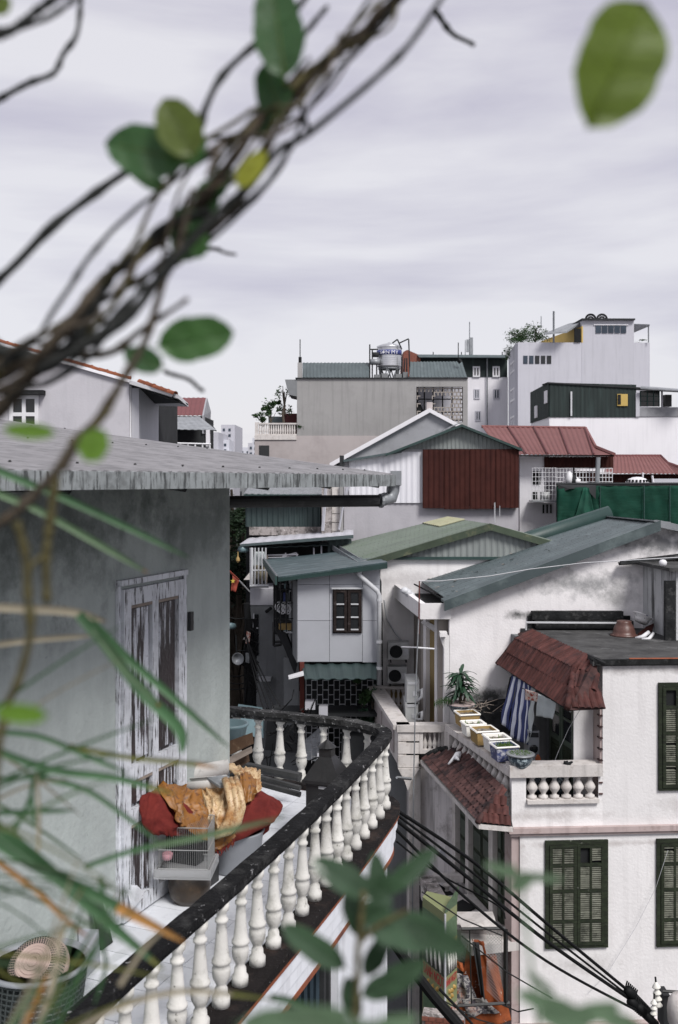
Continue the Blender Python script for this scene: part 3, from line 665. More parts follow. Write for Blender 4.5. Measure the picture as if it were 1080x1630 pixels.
part('gold_cloth', bez([[(384,1232,9.2),(390,1230,9.22),(396,1230,9.25),(402,1234,9.3)],[(380,1245,9.05),(392,1240,9.05),(402,1240,9.1),(410,1245,9.2)],[(382,1265,8.98),(392,1262,8.98),(400,1262,9.05),(408,1262,9.15)],[(380,1285,8.95),(390,1280,8.95),(398,1276,9.0),(402,1272,9.1)]],fold=.02,fr=3,seed=6), M['cloth_gold'], ch)
# brocade: broad face, thick rolled fold and the tail over the top right
part('brocade_cloth', bez([[(300,1262,8.98),(322,1256,8.95),(345,1250,8.95),(368,1240,9.0)],[(300,1285,8.80),(325,1275,8.72),(348,1268,8.72),(376,1262,8.80)],[(298,1310,8.74),(325,1315,8.62),(350,1315,8.62),(380,1295,8.74)],[(312,1322,8.74),(335,1334,8.64),(358,1332,8.64),(378,1312,8.74)]],fold=.055,fr=5,seed=11), M['cloth_brocade'], ch)
mbx = MB(); mbx.smooth = True
for k_,(off,r_) in enumerate(((0,.038),(9,.034),(18,.030))):
    pp_ = [(358+off,1240,8.86),(364+off,1258,8.72),(369+off,1285,8.64),(366+off*.8,1308,8.62),(352+off*.7,1326,8.60),(334+off*.4,1334,8.62)]
    mbx = MB(); mbx.smooth = True; mbx.tube([P(*p) for p in pp_],[r_*.8,r_*1.05,r_,r_*1.05,r_,r_*.5],10)
    mbx.v = [tuple(Vector(v)+Vector((noise.noise(Vector(v)*14),noise.noise(Vector(v)*14+Vector((5,0,0))),noise.noise(Vector(v)*14+Vector((0,7,0)))))*.018) for v in mbx.v]
    part('brocade_fold', mbx, M['cloth_brocade'], ch)
part('brocade_cloth', bez([[(352,1218,9.6),(372,1212,9.6),(392,1216,9.6),(408,1226,9.5)],[(362,1226,9.35),(380,1222,9.35),(400,1226,9.35),(416,1238,9.3)],[(384,1238,9.2),(394,1240,9.15),(404,1250,9.1),(416,1254,9.2)],[(394,1262,9.1),(400,1266,9.05),(406,1264,9.05),(414,1260,9.15)]],fold=.035,fr=3,seed=14), M['cloth_brocade'], ch)
# torn red fringe
for k_ in range(26):
    t_ = k_/25; fx = 298+t_*74; fy = 1326+26*math.sin(math.pi*t_*.9)+2; fm_ = MB(); a_ = P(fx,fy,8.68); fm_.tube([a_, a_+Vector((random.uniform(-.01,.01),-.004,-.03)), a_+Vector((random.uniform(-.02,.02),-.004,-.055))],[.008,.006,.002],4); part('fringe', fm_, M['cloth_red'], ch)
pp = MB(); pp.smooth = True
def roll(c0, c1, r, a0, a1, th=.004, n=14):
    c0, c1 = Vector(c0), Vector(c1); t = (c1-c0).normalized(); s_ = t.cross(Vector((0,0,1))).normalized(); u_ = s_.cross(t)
    mb = MB(); mb.smooth = True; vs = []
    for rr in (r, r-th):
        for c in (c0, c1):
            for i in range(n+1):
                q = a0+(a1-a0)*i/n; vs.append(c+(s_*math.cos(q)+u_*math.sin(q))*rr)
    m = n+1; fs = []
    for i in range(n): fs += [(i,i+1,m+i+1,m+i),(2*m+i,3*m+i,3*m+i+1,2*m+i+1),(i,2*m+i,2*m+i+1,i+1),(m+i,m+i+1,3*m+i+1,3*m+i)]
    fs += [(0,m,3*m,2*m),(n,2*m+n,3*m+n,m+n)]
    mb.add(vs, fs); return mb
solo('rolled_poster', roll(P(272,1232,9.05), P(352,1218,9.4), .13, R(160), R(395)), M['paper'], 'curled printed paper poster on top of the cloth heap', 'poster')
solo('rolled_poster', roll(P(288,1250,8.95), P(362,1244,8.98), .055, R(120), R(400)), M['paper'], 'smaller curled grey paper in front of the larger poster', 'poster')
a = P(347,1238,9.0); t_ = MB(); t_.prism([P(333,1237,9.05)+Vector((0,0,.1)), P(362,1232,9.15)+Vector((0,0,.1)), P(384,1247,9.0)+Vector((0,0,.1)), P(352,1250,8.95)+Vector((0,0,.1))], (0,0,-.02)); t_.v = [(x,y-.12,z-.07) for x,y,z in t_.v]
solo('small_tray', t_, M['galv'], 'small flat grey tray lying on the brocade cloth', 'tray')
# brown pot and birdcage
pot = MB(); pot.smooth = True; pot.lathe((P(302,1415,8.45).x, 8.45, ZF+.003), [(.13,0),(.16,.05),(.175,.14),(.15,.2),(.17,.225),(.17,.24),(.14,.24),(.12,.1)], 26)
solo('brown_pot', pot, M['pot_dark'], 'squat brown glazed pot under the birdcage', 'pot')
CB = Fr(P(252,1395,8.3).x, 8.3, .97, -.05)
cz0 = ZF+.245; cw, cd, chh = .40, .32, .36
cg = thing('birdcage', 'small white wire birdcage with clear plastic base on the brown pot', 'birdcage', (P(295,1395,8.3).x, 8.4, cz0))
mb = MB(); mb.fb(CB, -.03, cw+.03, -.04, cd+.04, cz0, cz0+.015); mb.fb(CB, -.02, cw+.02, -.03, -.01, cz0+.015, cz0+.07); mb.fb(CB, -.02, cw+.02, cd+.01, cd+.03, cz0+.015, cz0+.07); mb.fb(CB, -.03, -.015, -.03, cd+.03, cz0+.015, cz0+.068); mb.fb(CB, cw+.015, cw+.03, -.03, cd+.03, cz0+.015, cz0+.068)
part('tray', mb, M['cage_plastic'], cg)
for z in (.07, .22, .40):
    mb = MB()
    for (a,b) in (((0,0),(cw,0)),((cw,0),(cw,cd)),((cw,cd),(0,cd)),((0,cd),(0,0))): mb.bar(CB.pt(*a,cz0+z), CB.pt(*b,cz0+z), .004)
    part('frame_wire', mb, M['wire'], cg)
mb = MB()
for i in range(27):
    u = cw*i/26
    for v in (0, cd): mb.bar(CB.pt(u,v,cz0+.07), CB.pt(u,v,cz0+.40), .0013)
    mb.bar(CB.pt(u,0,cz0+.40), CB.pt(u,cd,cz0+.40), .0013)
for i in range(21):
    v = cd*i/20
    for u in (0, cw): mb.bar(CB.pt(u,v,cz0+.07), CB.pt(u,v,cz0+.40), .0013)
part('bars', mb, M['wire'], cg, kind='stuff')
mb = MB(); mb.smooth = True; mb.lathe(CB.pt(.06,.06,cz0+.12), [(.025,0),(.04,.01),(.045,.05),(.035,.06),(.03,.02)], 14); part('feeder_cup', mb, M['pink'], cg)
# leaning boards
def leanboard(pts, th, name, m, label, cat):
    a,b,c,d = map(Vector, pts); nr = (b-a).cross(d-a).normalized()*th
    mb = MB(); mb.prism([a,b,c,d], nr); return solo(name, mb, m, label, cat)
leanboard([P(198,1388,8.10), P(226,1366,8.45), P(236,1420,8.35), P(212,1447,7.95)], .015, 'ceramic_tile', M['floor_tile'], 'loose patterned floor tile leaning against the foot of the peeling door', 'tile')
leanboard([WP(-.42,.05,ZF+.36), WP(-.30,.04,ZF+.36), WP(-.28,.14,ZF+.004), WP(-.42,.14,ZF+.004)], .018, 'dark_plank', M['black_metal'], 'dark narrow plank leaning on the wall left of the loose tile', 'plank')
leanboard([P(125,1478,6.9), P(157,1480,7.0), P(160,1535,6.9), P(128,1568,6.6)], .02, 'grey_board', M['plastic_grey'], 'grey rounded plastic board standing behind the laundry basket', 'board')
# laundry basket with colander
bx = P(60, 1540, 6.4); bc = (bx.x, 6.4)
BT = Z(1505, 5.75)
bk = thing('laundry_basket', 'round dark openwork plastic laundry basket in the lower left corner', 'basket', (bc[0], bc[1], ZF+.003))
BH = .48; br0, br1 = .24, .30
mb = MB(); mb.smooth = True; mb.lathe((bc[0],bc[1],ZF+.003+BH-.035), [(br1,0),(br1+.018,.01),(br1+.018,.03),(br1-.005,.035),(br1-.01,.0)], 40); part('rim', mb, M['plastic_grey'], bk)
mb = MB()
for r_ in range(13):
    z = ZF+.01+r_*(BH-.05)/12; rr = br0+(br1-br0)*r_/12
    mb.tube([(bc[0]+rr*math.cos(k*math.pi/20), bc[1]+rr*math.sin(k*math.pi/20), z) for k in range(41)], .006, 4)
for k in range(48):
    q = k*math.pi/24
    mb.tube([(bc[0]+(br0+(br1-br0)*t)*math.cos(q+t*.35), bc[1]+(br0+(br1-br0)*t)*math.sin(q+t*.35), ZF+.01+t*(BH-.05)) for t in (0,.33,.66,1)], .006, 4)
part('lattice', mb, M['plastic_dark'], bk, kind='stuff')
mb = MB(); mb.smooth = True; mb.lathe((bc[0],bc[1],ZF+.006), [(br0-.02,0),(br0-.01,.01),(br1-.03,BH-.06),(br1-.04,BH-.06),(br0-.03,.02)], 32); part('liner', mb, M['plastic_dark'], bk)
# pink colander, upside down, tilted
ax = Matrix.Rotation(R(38), 3, 'X') @ Matrix.Rotation(R(-10), 3, 'Y')
cc = Vector((bc[0]+.01, bc[1]-.03, ZF+BH-.04))
mb = MB(); mb.smooth = True
mb.lathe(cc, [(.195,-.02),(.20,0),(.192,.012),(.178,.05),(.150,.085),(.148,.088)], 48, axis=ax)
col_ = thing('colander', 'pale pink plastic colander upside down in the laundry basket', 'colander', cc)
part('bowl', mb, M['plastic_pink'], col_)
mb = MB()
for rr, cnt in ((.146,56),(.134,52),(.122,48)):
    for k in range(cnt):
        q = 2*math.pi*k/cnt; c = Vector((rr*math.cos(q), rr*math.sin(q), .0885)); t = Vector((-math.sin(q), math.cos(q), 0)); rd = Vector((math.cos(q), math.sin(q), 0)); h = .0042
        vs = [cc+ax@(c+t*a*h+rd*b*h*1.1+Vector((0,0,e))) for e in (0,.003) for a,b in ((-1,-1),(1,-1),(1,1),(-1,1))]; mb.hexa(vs)
for k in range(60):
    q = 2*math.pi*k/60; mb.tube([cc+ax@Vector((.188*math.cos(q),.188*math.sin(q),.03)), cc+ax@Vector((.165*math.cos(q),.165*math.sin(q),.069))], .0035, 4)
part('holes', mb, M['dark_grey'], col_, kind='stuff')
mb = MB(); mb.smooth = True; mb.lathe(cc, [(.112,.087),(.112,.0925),(.109,.0925),(.105,.09),(.0,.09)], 40, axis=ax); part('base_disc', mb, M['plastic_pink'], col_)
for rr in (.03,.055,.08,.1):
    mb = MB(); mb.tube([cc+ax@Vector((rr*math.cos(k*math.pi/18),rr*math.sin(k*math.pi/18),.0925)) for k in range(37)], .003, 4); part('ring', mb, M['plastic_pink'], col_)
# black sheet-metal chimney
cd_ = 9.75; cxp = P(521,1280,cd_); cx_ = cxp.x
hd = thing('metal_chimney', 'black sheet metal chimney with pyramid hood and cone cap behind the handrail', 'chimney', (cx_, cd_, ZF))
mb = MB(); hw = X(555,cd_)-X(521,cd_); rot = Matrix.Rotation(R(-18), 3, 'Z')
def rb(mb, hx0, hz0, hx1, hz1):
    c = Vector((cx_, cd_, 0)); vs = []
    for h, z in ((hx0,hz0),(hx1,hz1)):
        for a,b in ((-1,-1),(1,-1),(1,1),(-1,1)): vs.append(c+rot@Vector((a*h,b*h,0))+Vector((0,0,z)))
    mb.hexa(vs)
zb = Z(1236,cd_); zt = Z(1203,cd_); zc = Z(1188,cd_)
rb(mb, .155, ZF+.003, .155, zb-.03); part('shaft', mb, M['chimney'], hd)
mb = MB(); rb(mb, .185, zb-.03, .185, zb); part('rim', mb, M['chimney'], hd)
mb = MB(); rb(mb, .18, zb, .062, zt); part('hood', mb, M['chimney'], hd)
mb = MB(); rb(mb, .06, zt, .06, zc-.02); part('neck', mb, M['chimney'], hd)
mb = MB(); mb.lathe((cx_,cd_,zc-.01), [(.085,0),(.088,.006),(.004,.075),(.002,.08)], 14); part('cap', mb, M['chimney'], hd)
mb = MB(); mb.add([], []); c = Vector((cx_,cd_,zb-.075)); o = rot@Vector((.02,-.157,0)); mb.hexa([c+o+rot@Vector((a,b,z)) for z in (0,.025) for a,b in ((-.05,-.004),(.05,-.004),(.05,0),(-.05,0))]); part('label_plate', mb, M['pvc'], hd)
# rear beams, crates, tubs
for k, (y0, y1, dd, r_) in enumerate(((1214,1240,11.2,.05),(1222,1258,10.9,.03),(1232,1268,10.7,.03))):
    mb = MB(); mb.tube([P(345,y0-3,dd), P(478,y1-3,dd-.45)], r_, 8); solo('dark_pole', mb, M['dark_pipe'], ['thick dark pole lying along the foot of the rear balusters','thin dark pole lying second from the rear balusters','thin dark pole lying nearest the white floor tiles'][k], 'pole', 'poles on the balcony floor')
br = thing('wooden_crate', 'brown carved wooden panel crate beside the rear balusters', 'crate', P(384,1215,10.4))
mb = MB(); mb.prism([P(364,1180,10.3),P(397,1168,10.5),P(399,1186,10.5),P(364,1203,10.3)], (.03,.05,-.0)); part('carved_panel', mb, M['board_brown'], br)
mb = MB(); mb.prism([P(364,1206,10.25),P(401,1188,10.45),P(402,1193,10.3),P(364,1213,10.1)], (0,0,-.03)); part('shelf', mb, M['wood_pale'], br)
mb = MB(); mb.prism([P(366,1212,10.3),P(392,1203,10.5),P(394,1214,10.45),P(366,1232,10.25)], (.02,.05,0)); part('lower_panel', mb, M['board_brown'], br)
mb = MB(); mb.smooth = True; c = P(368,1150,10.9); mb.lathe((c.x,c.y,c.z-.24), [(.13,0),(.17,.2),(.185,.21),(.185,.235),(.165,.235),(.12,.02)], 26); solo('blue_tub', mb, M['plastic_blue'], 'pale blue plastic tub stacked beside the wall corner', 'tub')
mb = MB(); mb.smooth = True; c = P(368,1215,10.3); mb.lathe((c.x,c.y,ZF+.003), [(.10,0),(.115,.24),(.125,.25),(.125,.27),(.11,.27),(.09,.02)], 26); solo('green_bin', mb, M['plastic_green'], 'small olive green plastic bin by the wall corner', 'bin')
# ================================================================== BACKGROUND BUILDINGS
def bthing(name, label, px, d, cat='building', group=None): return thing(name, label, cat, (X(px,d), d, 0), group)
def wall(fr, a, b, c, zb, th, m, parent, name='wall', v=0):
    mb = MB(); mb.fb(fr, fr.u(a,v), fr.u(b,v), v, v+th, zb, fr.z((a+b)/2, c, v)); return part(name, mb, M[m], parent)
def pbox(fr, a, b, c, d, v0, v1, m, parent, name, **k):
    mb = MB(); mb.pb(fr, a, b, c, d, v0, v1); return part(name, mb, M[m], parent, **k)
def P4(pts, th=(0,0,-.06)):
    mb = MB(); mb.prism(pts, th); return mb

# --- far city, low and pale, at the left gap and beyond everything
rnd = random.Random(3)
n = 0
for i, (px, wpx, top, d) in enumerate([(322,26,688,92),(345,20,700,96),(352,22,676,100),(372,34,712,150),(395,20,705,140),(402,26,697,120),(418,20,708,120),(365,12,722,110),(384,30,716,180),(340,16,716,90)]):
    b = bthing('apartment_block', ['pale block right behind the red-roofed house','short pale block beside it with blue netting','narrow pale tower with balconies left of the sky gap','long low grey block on the skyline','pale low block right of the sky gap','plain white block beside the planted balcony','pale block behind the planted balcony wall','low white block in the middle of the sky gap','farthest grey low block on the skyline','low pale block by the white railing'][i], px, d)
    f = front(px, d); u1 = wpx*d/F
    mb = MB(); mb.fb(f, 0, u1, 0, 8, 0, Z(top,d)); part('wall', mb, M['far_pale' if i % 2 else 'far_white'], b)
    for j in range(3):
        for k in range(max(1,wpx//9)):
            q = MB(); u = (k*9+3)*d/F; z = Z(top+6+j*9,d); q.fb(f, u, u+3.5*d/F, -.05, -.004, z-4*d/F, z); part('window', q, M['glass_blue'], b)
for i in range(46):
    d = rnd.uniform(130, 420); px = rnd.uniform(-60, 1140); h = rnd.uniform(7, 12.2); wd = rnd.uniform(8, 20)
    if 300 < px < 480 and d < 200: continue
    mb = MB(); x = X(px,d); mb.box(x, x+wd, d, d+12, 0, h); mb.box(x+wd*.3, x+wd*.5, d+2, d+6, h, h+rnd.uniform(.4,1.2))
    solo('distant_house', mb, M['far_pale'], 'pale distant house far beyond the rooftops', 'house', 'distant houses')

# --- tall pale building right, d 75
D = 74; FT = front(825, D, .02); T = bthing('tall_building', 'tall pale lilac-white building with roof garden and tin awnings at upper right', 930, D)
wall(FT, 825, 1035, 545, 0, .3, 'far_white', T)
wall(FT, 927, 1010, 508, 0, 3, 'far_white', T, 'tower_wall', v=-.02)
# bevelled left side
LFt = Fr(FT.pt(0,0,0).x, FT.pt(0,0,0).y, X(809,82)-FT.pt(0,0,0).x, 82-D)
mb = MB(); a = FT.pt(0,.0,0); b = Vector((X(810,81),81,0)); mb.prism([(a.x+.003,a.y+.301,0),(X(1034.5,D),a.y+.45,0),(X(1034.5,D),95,0),(X(813,95),95,0),(b.x,b.y,0),(a.x+.003-.1,a.y+.5,0)], (0,0,Z(545,D)-.004)); part('side_wall', mb, M['far_white'], T)
class SideFr(Fr):
    def __init__(s, a, b):    # wall seen from its front, from far point a to near point b; v>0 into the building
        l = math.hypot(b[0]-a[0], b[1]-a[1]); s.o = (a[0],a[1]); s.d = ((b[0]-a[0])/l,(b[1]-a[1])/l); s.n = (-s.d[1], s.d[0])
        if s.n[0] < 0 and abs(s.n[0]) > .05: s.n = (-s.n[0], -s.n[1])
SF = SideFr((b.x,b.y),(a.x,a.y))
for (c,d_) in ((575,592),(618,638),(662,683)):
    window(SF, 814.5, 823.5, c, d_, T, 'white_paint','glass_blue',3,1,v=-.01,w=.12,t=.1)
for k in range(5): pbox(FT, 833.5+k*9.4, 840.5+k*9.4, 566, 579, -.03, -.004, ['glass_blue','glass_blue','glass_dark','glass_dark','dark_grey'][k], T, 'window')
for k in range(5): pbox(FT, 949+k*10, 957.5+k*10, 517.5, 530, -.08, -.045, 'glass_blue', T, 'vent_window')
pbox(FT, 946, 1001, 516, 517.4, -.1, -.03, 'far_white2', T, 'lintel')
pbox(FT, 927, 1012, 506.5, 509, -.3, 3, 'dark_grey', T, 'coping')
# roof terrace: yellow wall, tin awning, right awning
YF = SideFr((X(880,80),80),(X(927,D),D))
mb = MB(); mb.fb(YF, YF.u(862), YF.u(926.5), 0, .3, Z(545,D), Z(519,D)); part('terrace_wall', mb, M['yellow_wall'], T)
pbox(FT, 915, 925, 523, 544.5, -.1, 0, 'dark', T, 'terrace_door')
mb = P4([P(868,530,73), P(903,527,73), P(928,510,75), P(905,515,79)], (0,0,-.12)); part('tin_awning', mb, M['galv'], T)
mb = P4([P(1009,515,74.3), P(1035,516,73.5), P(1035,517,78), P(1009,528,78)], (0,0,-.08)); part('tin_awning', mb, M['galv'], T)
mb = MB(); mb.bar(P(1033,517,74), P(1033,545,74), .05); mb.bar(P(882,495,73.5), P(882,545,74), .07); mb.bar(P(862,503,75),P(862,520,75),.03); part('awning_post', mb, M['galv'], T)
for k,cx_ in enumerate((941,959)):     # rooftop ornaments like half wheels
    f = front(cx_, 74.5); mb = MB(); c = P(cx_, 508, 74.5)
    mb.tube([(c.x+.36*math.cos(q), c.y, c.z+.36*math.sin(q)) for q in [math.pi*i/12 for i in range(13)]], .07, 5)
    mb.tube([(c.x+.16*math.cos(q), c.y, c.z+.16*math.sin(q)) for q in [math.pi*i/8 for i in range(9)]], .06, 5)
    for i in range(1,8):
        q = math.pi*i/8; mb.bar(c+Vector((.16*math.cos(q),0,.16*math.sin(q))), c+Vector((.36*math.cos(q),0,.36*math.sin(q))), .03)
    part('roof_ornament', mb, M['dark'], T)
def leaf_cloud(mb, c, rad, n, size, seed=0, flat=.6):
    rr = random.Random(seed); c = Vector(c)
    cl = [(Vector((rr.gauss(0,.45),rr.gauss(0,.45),rr.gauss(0,.45))), rr.uniform(.2,.5)) for _ in range(max(3,n//60))]
    for _ in range(n):
        k, s = rr.choice(cl); p = k+Vector((rr.gauss(0,1),rr.gauss(0,1),rr.gauss(0,1)))*s*.6
        p = c+Vector((p.x*rad[0],p.y*rad[1],p.z*rad[2]))
        a = Vector((rr.gauss(0,1),rr.gauss(0,1),rr.gauss(0,flat))).normalized(); b = a.cross(Vector((rr.gauss(0,1),rr.gauss(0,1),rr.gauss(0,1)))).normalized()
        l = size*rr.uniform(.6,1.4); mb.add([p-a*l, p+b*l*.35, p+a*l, p-b*l*.35], [(0,1,2,3)])
    return mb
def tree(name, label, base, h, rad, n, size, fm='foliage', cat='tree', group=None, seed=1, cz=.62):
    t = thing(name, label, cat, base, group); b = Vector(base); mb = MB()
    rr = random.Random(seed)
    mb.tube([b, b+Vector((.05*h*rr.uniform(-1,1),0,h*.35)), b+Vector((.06*h*rr.uniform(-1,1),0,h*.7))], [h*.03,h*.022,h*.01], 6)
    for k in range(5):
        q = rr.uniform(0,6.28); mb.tube([b+Vector((0,0,h*.35)), b+Vector((math.cos(q)*rad[0]*.5, math.sin(q)*rad[1]*.5, h*rr.uniform(.5,.85)))], [h*.014,h*.005], 5)
    part('trunk', mb, M['trunk'], t); mb = MB(); leaf_cloud(mb, b+Vector((0,0,h*cz)), rad, n, size, seed); part('crown', mb, M[fm], t, fix=False); return t
zt = Z(545,D)
tree('roof_shrub', 'large wispy shrub hanging over the tall building roof edge', (X(828,75),75.5,zt), 1.6, (1.15,.9,.55), 2200, .07, cat='shrub', seed=4, cz=.36)
tree('roof_shrub', 'leafy shrub on the roof beside the tin awning and mast', (X(855,75),75.5,zt), 1.7, (.8,.6,.6), 1300, .07, cat='shrub', seed=5, cz=.36)
tree('roof_shrub', 'drooping shrub spilling over the left edge of the tall building', (X(812,75),76,zt-1), 1.0, (.28,.4,.7), 420, .06, cat='shrub', seed=6)
tree('roof_shrub', 'low planting beside the right awning post of the tall building', (X(1022,74),75,zt-.05), .4, (.7,.5,.14), 200, .07, cat='shrub', seed=8, cz=.3)

# --- green cladding box on white base, d 52
D = 52; FG = front(875, D, .045); G = bthing('green_clad_building', 'dark green sheet-clad rooftop storey on a white wall at right', 950, D)
cpt = FG.pt(0,0,0); SG = SideFr((X(846,58.5),58.5),(cpt.x,cpt.y))
zg1 = Z(609,D); zg0 = Z(663,D)
L_ = SG.u(874.99)
mb = MB(); mb.prism([(cpt.x,cpt.y,0),(cpt.x+14,cpt.y+.6,0),(cpt.x+14,66,0),(X(849,66),66,0),(SG.o[0],SG.o[1],0)], (0,0,zg0)); part('wall', mb, M['far_white2'], G)
mb = MB(); mb.corrf(FG, .0, FG.u(1013), zg0-.03, lambda u: zg1-.02*u, -.04, .22, .015); part('front_cladding', mb, M['clad_box'], G)
mb = MB(); mb.corrf(SG, 0, L_, zg0-.03, zg1, -.04, .22, .015); part('side_cladding', mb, M['clad_box'], G)
mb = MB(); mb.prism([(cpt.x+.05,cpt.y+.05,zg0),(FG.pt(FG.u(1013),.05,0).x,FG.pt(FG.u(1013),.05,0).y,zg0),(FG.pt(FG.u(1013),8,0).x,61,zg0),(X(849,61),61,zg0),(SG.o[0]+.05,SG.o[1],zg0)], (0,0,zg1-zg0-.12)); part('core', mb, M['dark_grey'], G)
mb = MB(); a = FG.pt(-.1,-.12,zg1+.02); mb.prism([a, FG.pt(FG.u(1080)+1,-.12,zg1-.38), FG.pt(FG.u(1080)+1,1.5,zg1-.30), FG.pt(0,1.5,zg1+.05)], (0,0,-.07)); part('roof_edge', mb, M['dark_grey'], G)
pbox(FG, 909, 911.5, 623, 662, -.16, -.07, 'pvc', G, 'drain_pipe')
for s, (c, d_) in ((866.5,(622,642)),(851,(646,665))): pbox(SG, s, s+4, c, d_, -.12, -.065, 'far_white2', G, 'window')
o = pbox(FG, 983.5, 1000, 627, 646, -.12, -.066, 'yellow_wall', G, 'window'); pbox(FG, 984.5, 989, 628, 643.5, -.15, -.121, 'dark', o, 'pane')
pbox(FG, 1013, 1019, 625, 663, -.1, .2, 'far_white', G, 'pillar')
pbox(FG, 1013, 1100, 648, 663, -.06, .2, 'plaster_grey', G, 'parapet')
o = pbox(FG, 1020, 1051, 622, 647, .1, .2, 'glass_dark', G, 'screen_window')
q = MB()
for x in (1020,1031,1041,1050): q.pb(FG, x, x+1, 622, 647, .06, .095)
for y in (630,638): q.pb(FG, 1020, 1051, y, y+.8, .05, .09)
part('frame', q, M['clad_green'], o)
pbox(FG, 1060, 1070, 628, 647, .3, .9, 'black_metal', G, 'roof_box'); pbox(FG, 1054, 1056, 620, 648, .1, .2, 'far_white', G, 'pillar')
mb = P4([P(1020,617,51.8),P(1100,622,51),P(1100,620,54),P(1020,614,55)], (0,0,-.06)); part('lean_to_roof', mb, M['galv'], G)

# --- green and white building behind the tank, d 88
D = 88; FL = front(650, D); L = bthing('green_white_building', 'white building with dark green top storey and phone mast behind the concrete wall', 740, D)
wall(FL, 640, 809, 600, 0, 12, 'far_white2', L); mb = MB(); mb.fb(FL, FL.u(665), FL.u(808), -.05, 11, Z(600,D)+.002, Z(568,D)); part('top_storey', mb, M['clad_box'], L)
mb = P4([P(663,564,D-.5),P(806,565,D-.5),P(811,569,D-1),P(668,568.5,D-1)],(0,3,.1)); part('roof', mb, M['roof_trim'], L)
for a,b,c,d_ in ((753,764.5,583,600),(784.5,796,583,600)): window(FL, a,b,c,d_, L, 'white_paint','glass_dark',2,1,v=-.06,w=.13,t=.08)
for a,b,c,d_ in ((755,764,619,635),(786,796,619,635),(757,766,654,670)): window(FL, a,b,c,d_, L, 'far_white','glass_blue',2,1,v=0,w=.1,t=.08)
mb = MB(); mb.bar(P(776,570,87.8),P(776,680,87.8),.06); part('drain_pipe', mb, M['galv'], L)
mb = MB(); mb.fb(FL, FL.u(642), FL.u(669), -.6, 4, Z(600,D), Z(575,D)); mb.fprism(FL, [(FL.u(642),Z(575,D)),(FL.u(669),Z(575,D)),(FL.u(669),Z(567,D)),(FL.u(648),Z(558,D)),(FL.u(642),Z(561,D))], -.6, 4); part('brick_gable', mb, M['brick'], L)
mt = bthing('phone_mast', 'grey phone mast with antenna panels on the green-topped building', 748, 90, 'antenna'); mt.location.z = Z(566,90); 
mb = MB(); mb.tube([P(748,566,90),P(748,512,90)],.05,6); part('pole', mb, M['galv'], mt)
for k,(a,b,c,d_) in enumerate(((743.5,747,540,560),(748.5,753.5,537,564),(741,742,541,564))): mb = MB(); mb.pb(front(748,90),a,b,c,d_,-.5,-.25); part('antenna_panel', mb, M['galv'], mt)
mb = MB()
for px in (690,735,800): mb.bar(P(px,568,88),P(px,560,88),.04)
part('finial', mb, M['dark'], L)

# --- beige concrete building, d 45
D = 45; FB = front(472, D, 0); B = bthing('concrete_building', 'beige concrete building with planted balcony, green roof sheets and lattice loggia', 600, D)
ztop = Z(602.5,D)
def fbw(a,b,c,d_,v0=0,v1=.35,m='concrete_wall',name='wall'): return pbox(FB,a,b,c,d_,v0,v1,m,B,name)
fbw(473,663,602.5,693.5); fbw(663,745,602.5,615.5,0.0,.349,name='lintel'); fbw(737.5,745,615.6,693.5); fbw(663.02,737.4,672,693.5)
mb = MB(); mb.fb(FB, FB.u(405.5), FB.u(745), -.03, 9, 0, Z(693.6,D)); part('lower_wall', mb, M['beige_pink'], B)
mb = MB(); mb.fb(FB, FB.u(473.3), FB.u(662), .36, 9, Z(693,D), Z(604,D)); part('body', mb, M['dark_grey'], B)
mb = MB(); mb.fb(FB, FB.u(663), FB.u(744.5), 2.2, 2.5, Z(690,D), Z(604,D)); part('loggia_back', mb, M['far_white'], B)
fbw(470.5,745.4,600.8,602.4,-.08,.4,'dark_grey','coping')
mb = MB(); mb.fprism(FB, [(FB.u(473),Z(604,D)),(FB.u(454),Z(604,D)),(FB.u(454.5),Z(607,D)),(FB.u(460),Z(628,D)),(FB.u(473),Z(631,D))], -.02, 2.5); part('canopy', mb, M['stucco_grey'], B)
fbw(474,481,577,602.3,.1,.6,'concrete_wall','pier')
mb = MB(); mb.corr(P(482,577.5,46.5),P(588,577.5,46.5),P(588,601,45.2),P(482,601,45.2),.15,.02); part('roof_sheet', mb, M['roof_green'] if 0 else M['roof_blue'], B)
mb = MB(); mb.corr(P(653,576,46.5),P(736,575.5,46.5),P(744,600.5,45.2),P(652,600.5,45.2),.15,.02); part('roof_sheet', mb, M['roof_blue'], B)
mb = MB(); mb.bar(P(478,540,45.5),P(478,578,45.5),.02); mb.bar(P(478,568,45.5),P(478,578,45.5),.07); mb.bar(P(730,545,45.8),P(730,572,45.8),.02); mb.bar(P(730,572,45.8),P(734,577,45.8),.1); part('lightning_rod', mb, M['dark'], B)
# lattice of blocks in the loggia
mb = MB(); v0, v1 = .12, .22
def lat(a,b,c,d_): mb.pb(FB,a,b,c,d_,v0,v1)
cell = 6.6; rows = 9; rh = (672-617)/rows
for j in range(rows+1): mb.fb(FB, FB.u(664,v0), FB.u(737,v0), v0, v1, FB.z(700,617+j*rh+.7,v0), FB.z(700,617+j*rh-.7,v0))
holes = [(664,690,628,672),(690,722,629,640)]
mb = MB()
for j in range(10):
    y = 617+j*6.1
    for i in range(13):
        x = 664+i*6.0+(3 if j%2 else 0)
        if x > 736: continue
        yy = y+6.1
        hole = (x < 688 and y > 620 and not(x<667)) or (688 < x < 718 and 628 < y < 646) 
        if hole: continue
        mb.fb(FB, FB.u(x,v0), FB.u(x+1.6,v0), v0, v1, Z(yy,D), Z(y,D)); mb.fb(FB, FB.u(x+1.6,v0), FB.u(min(x+6,737),v0), v0+.01, v1-.01, Z(y+1.5,D), Z(y,D))
part('lattice', mb, M['beige'], B, kind='stuff')
mb = MB()
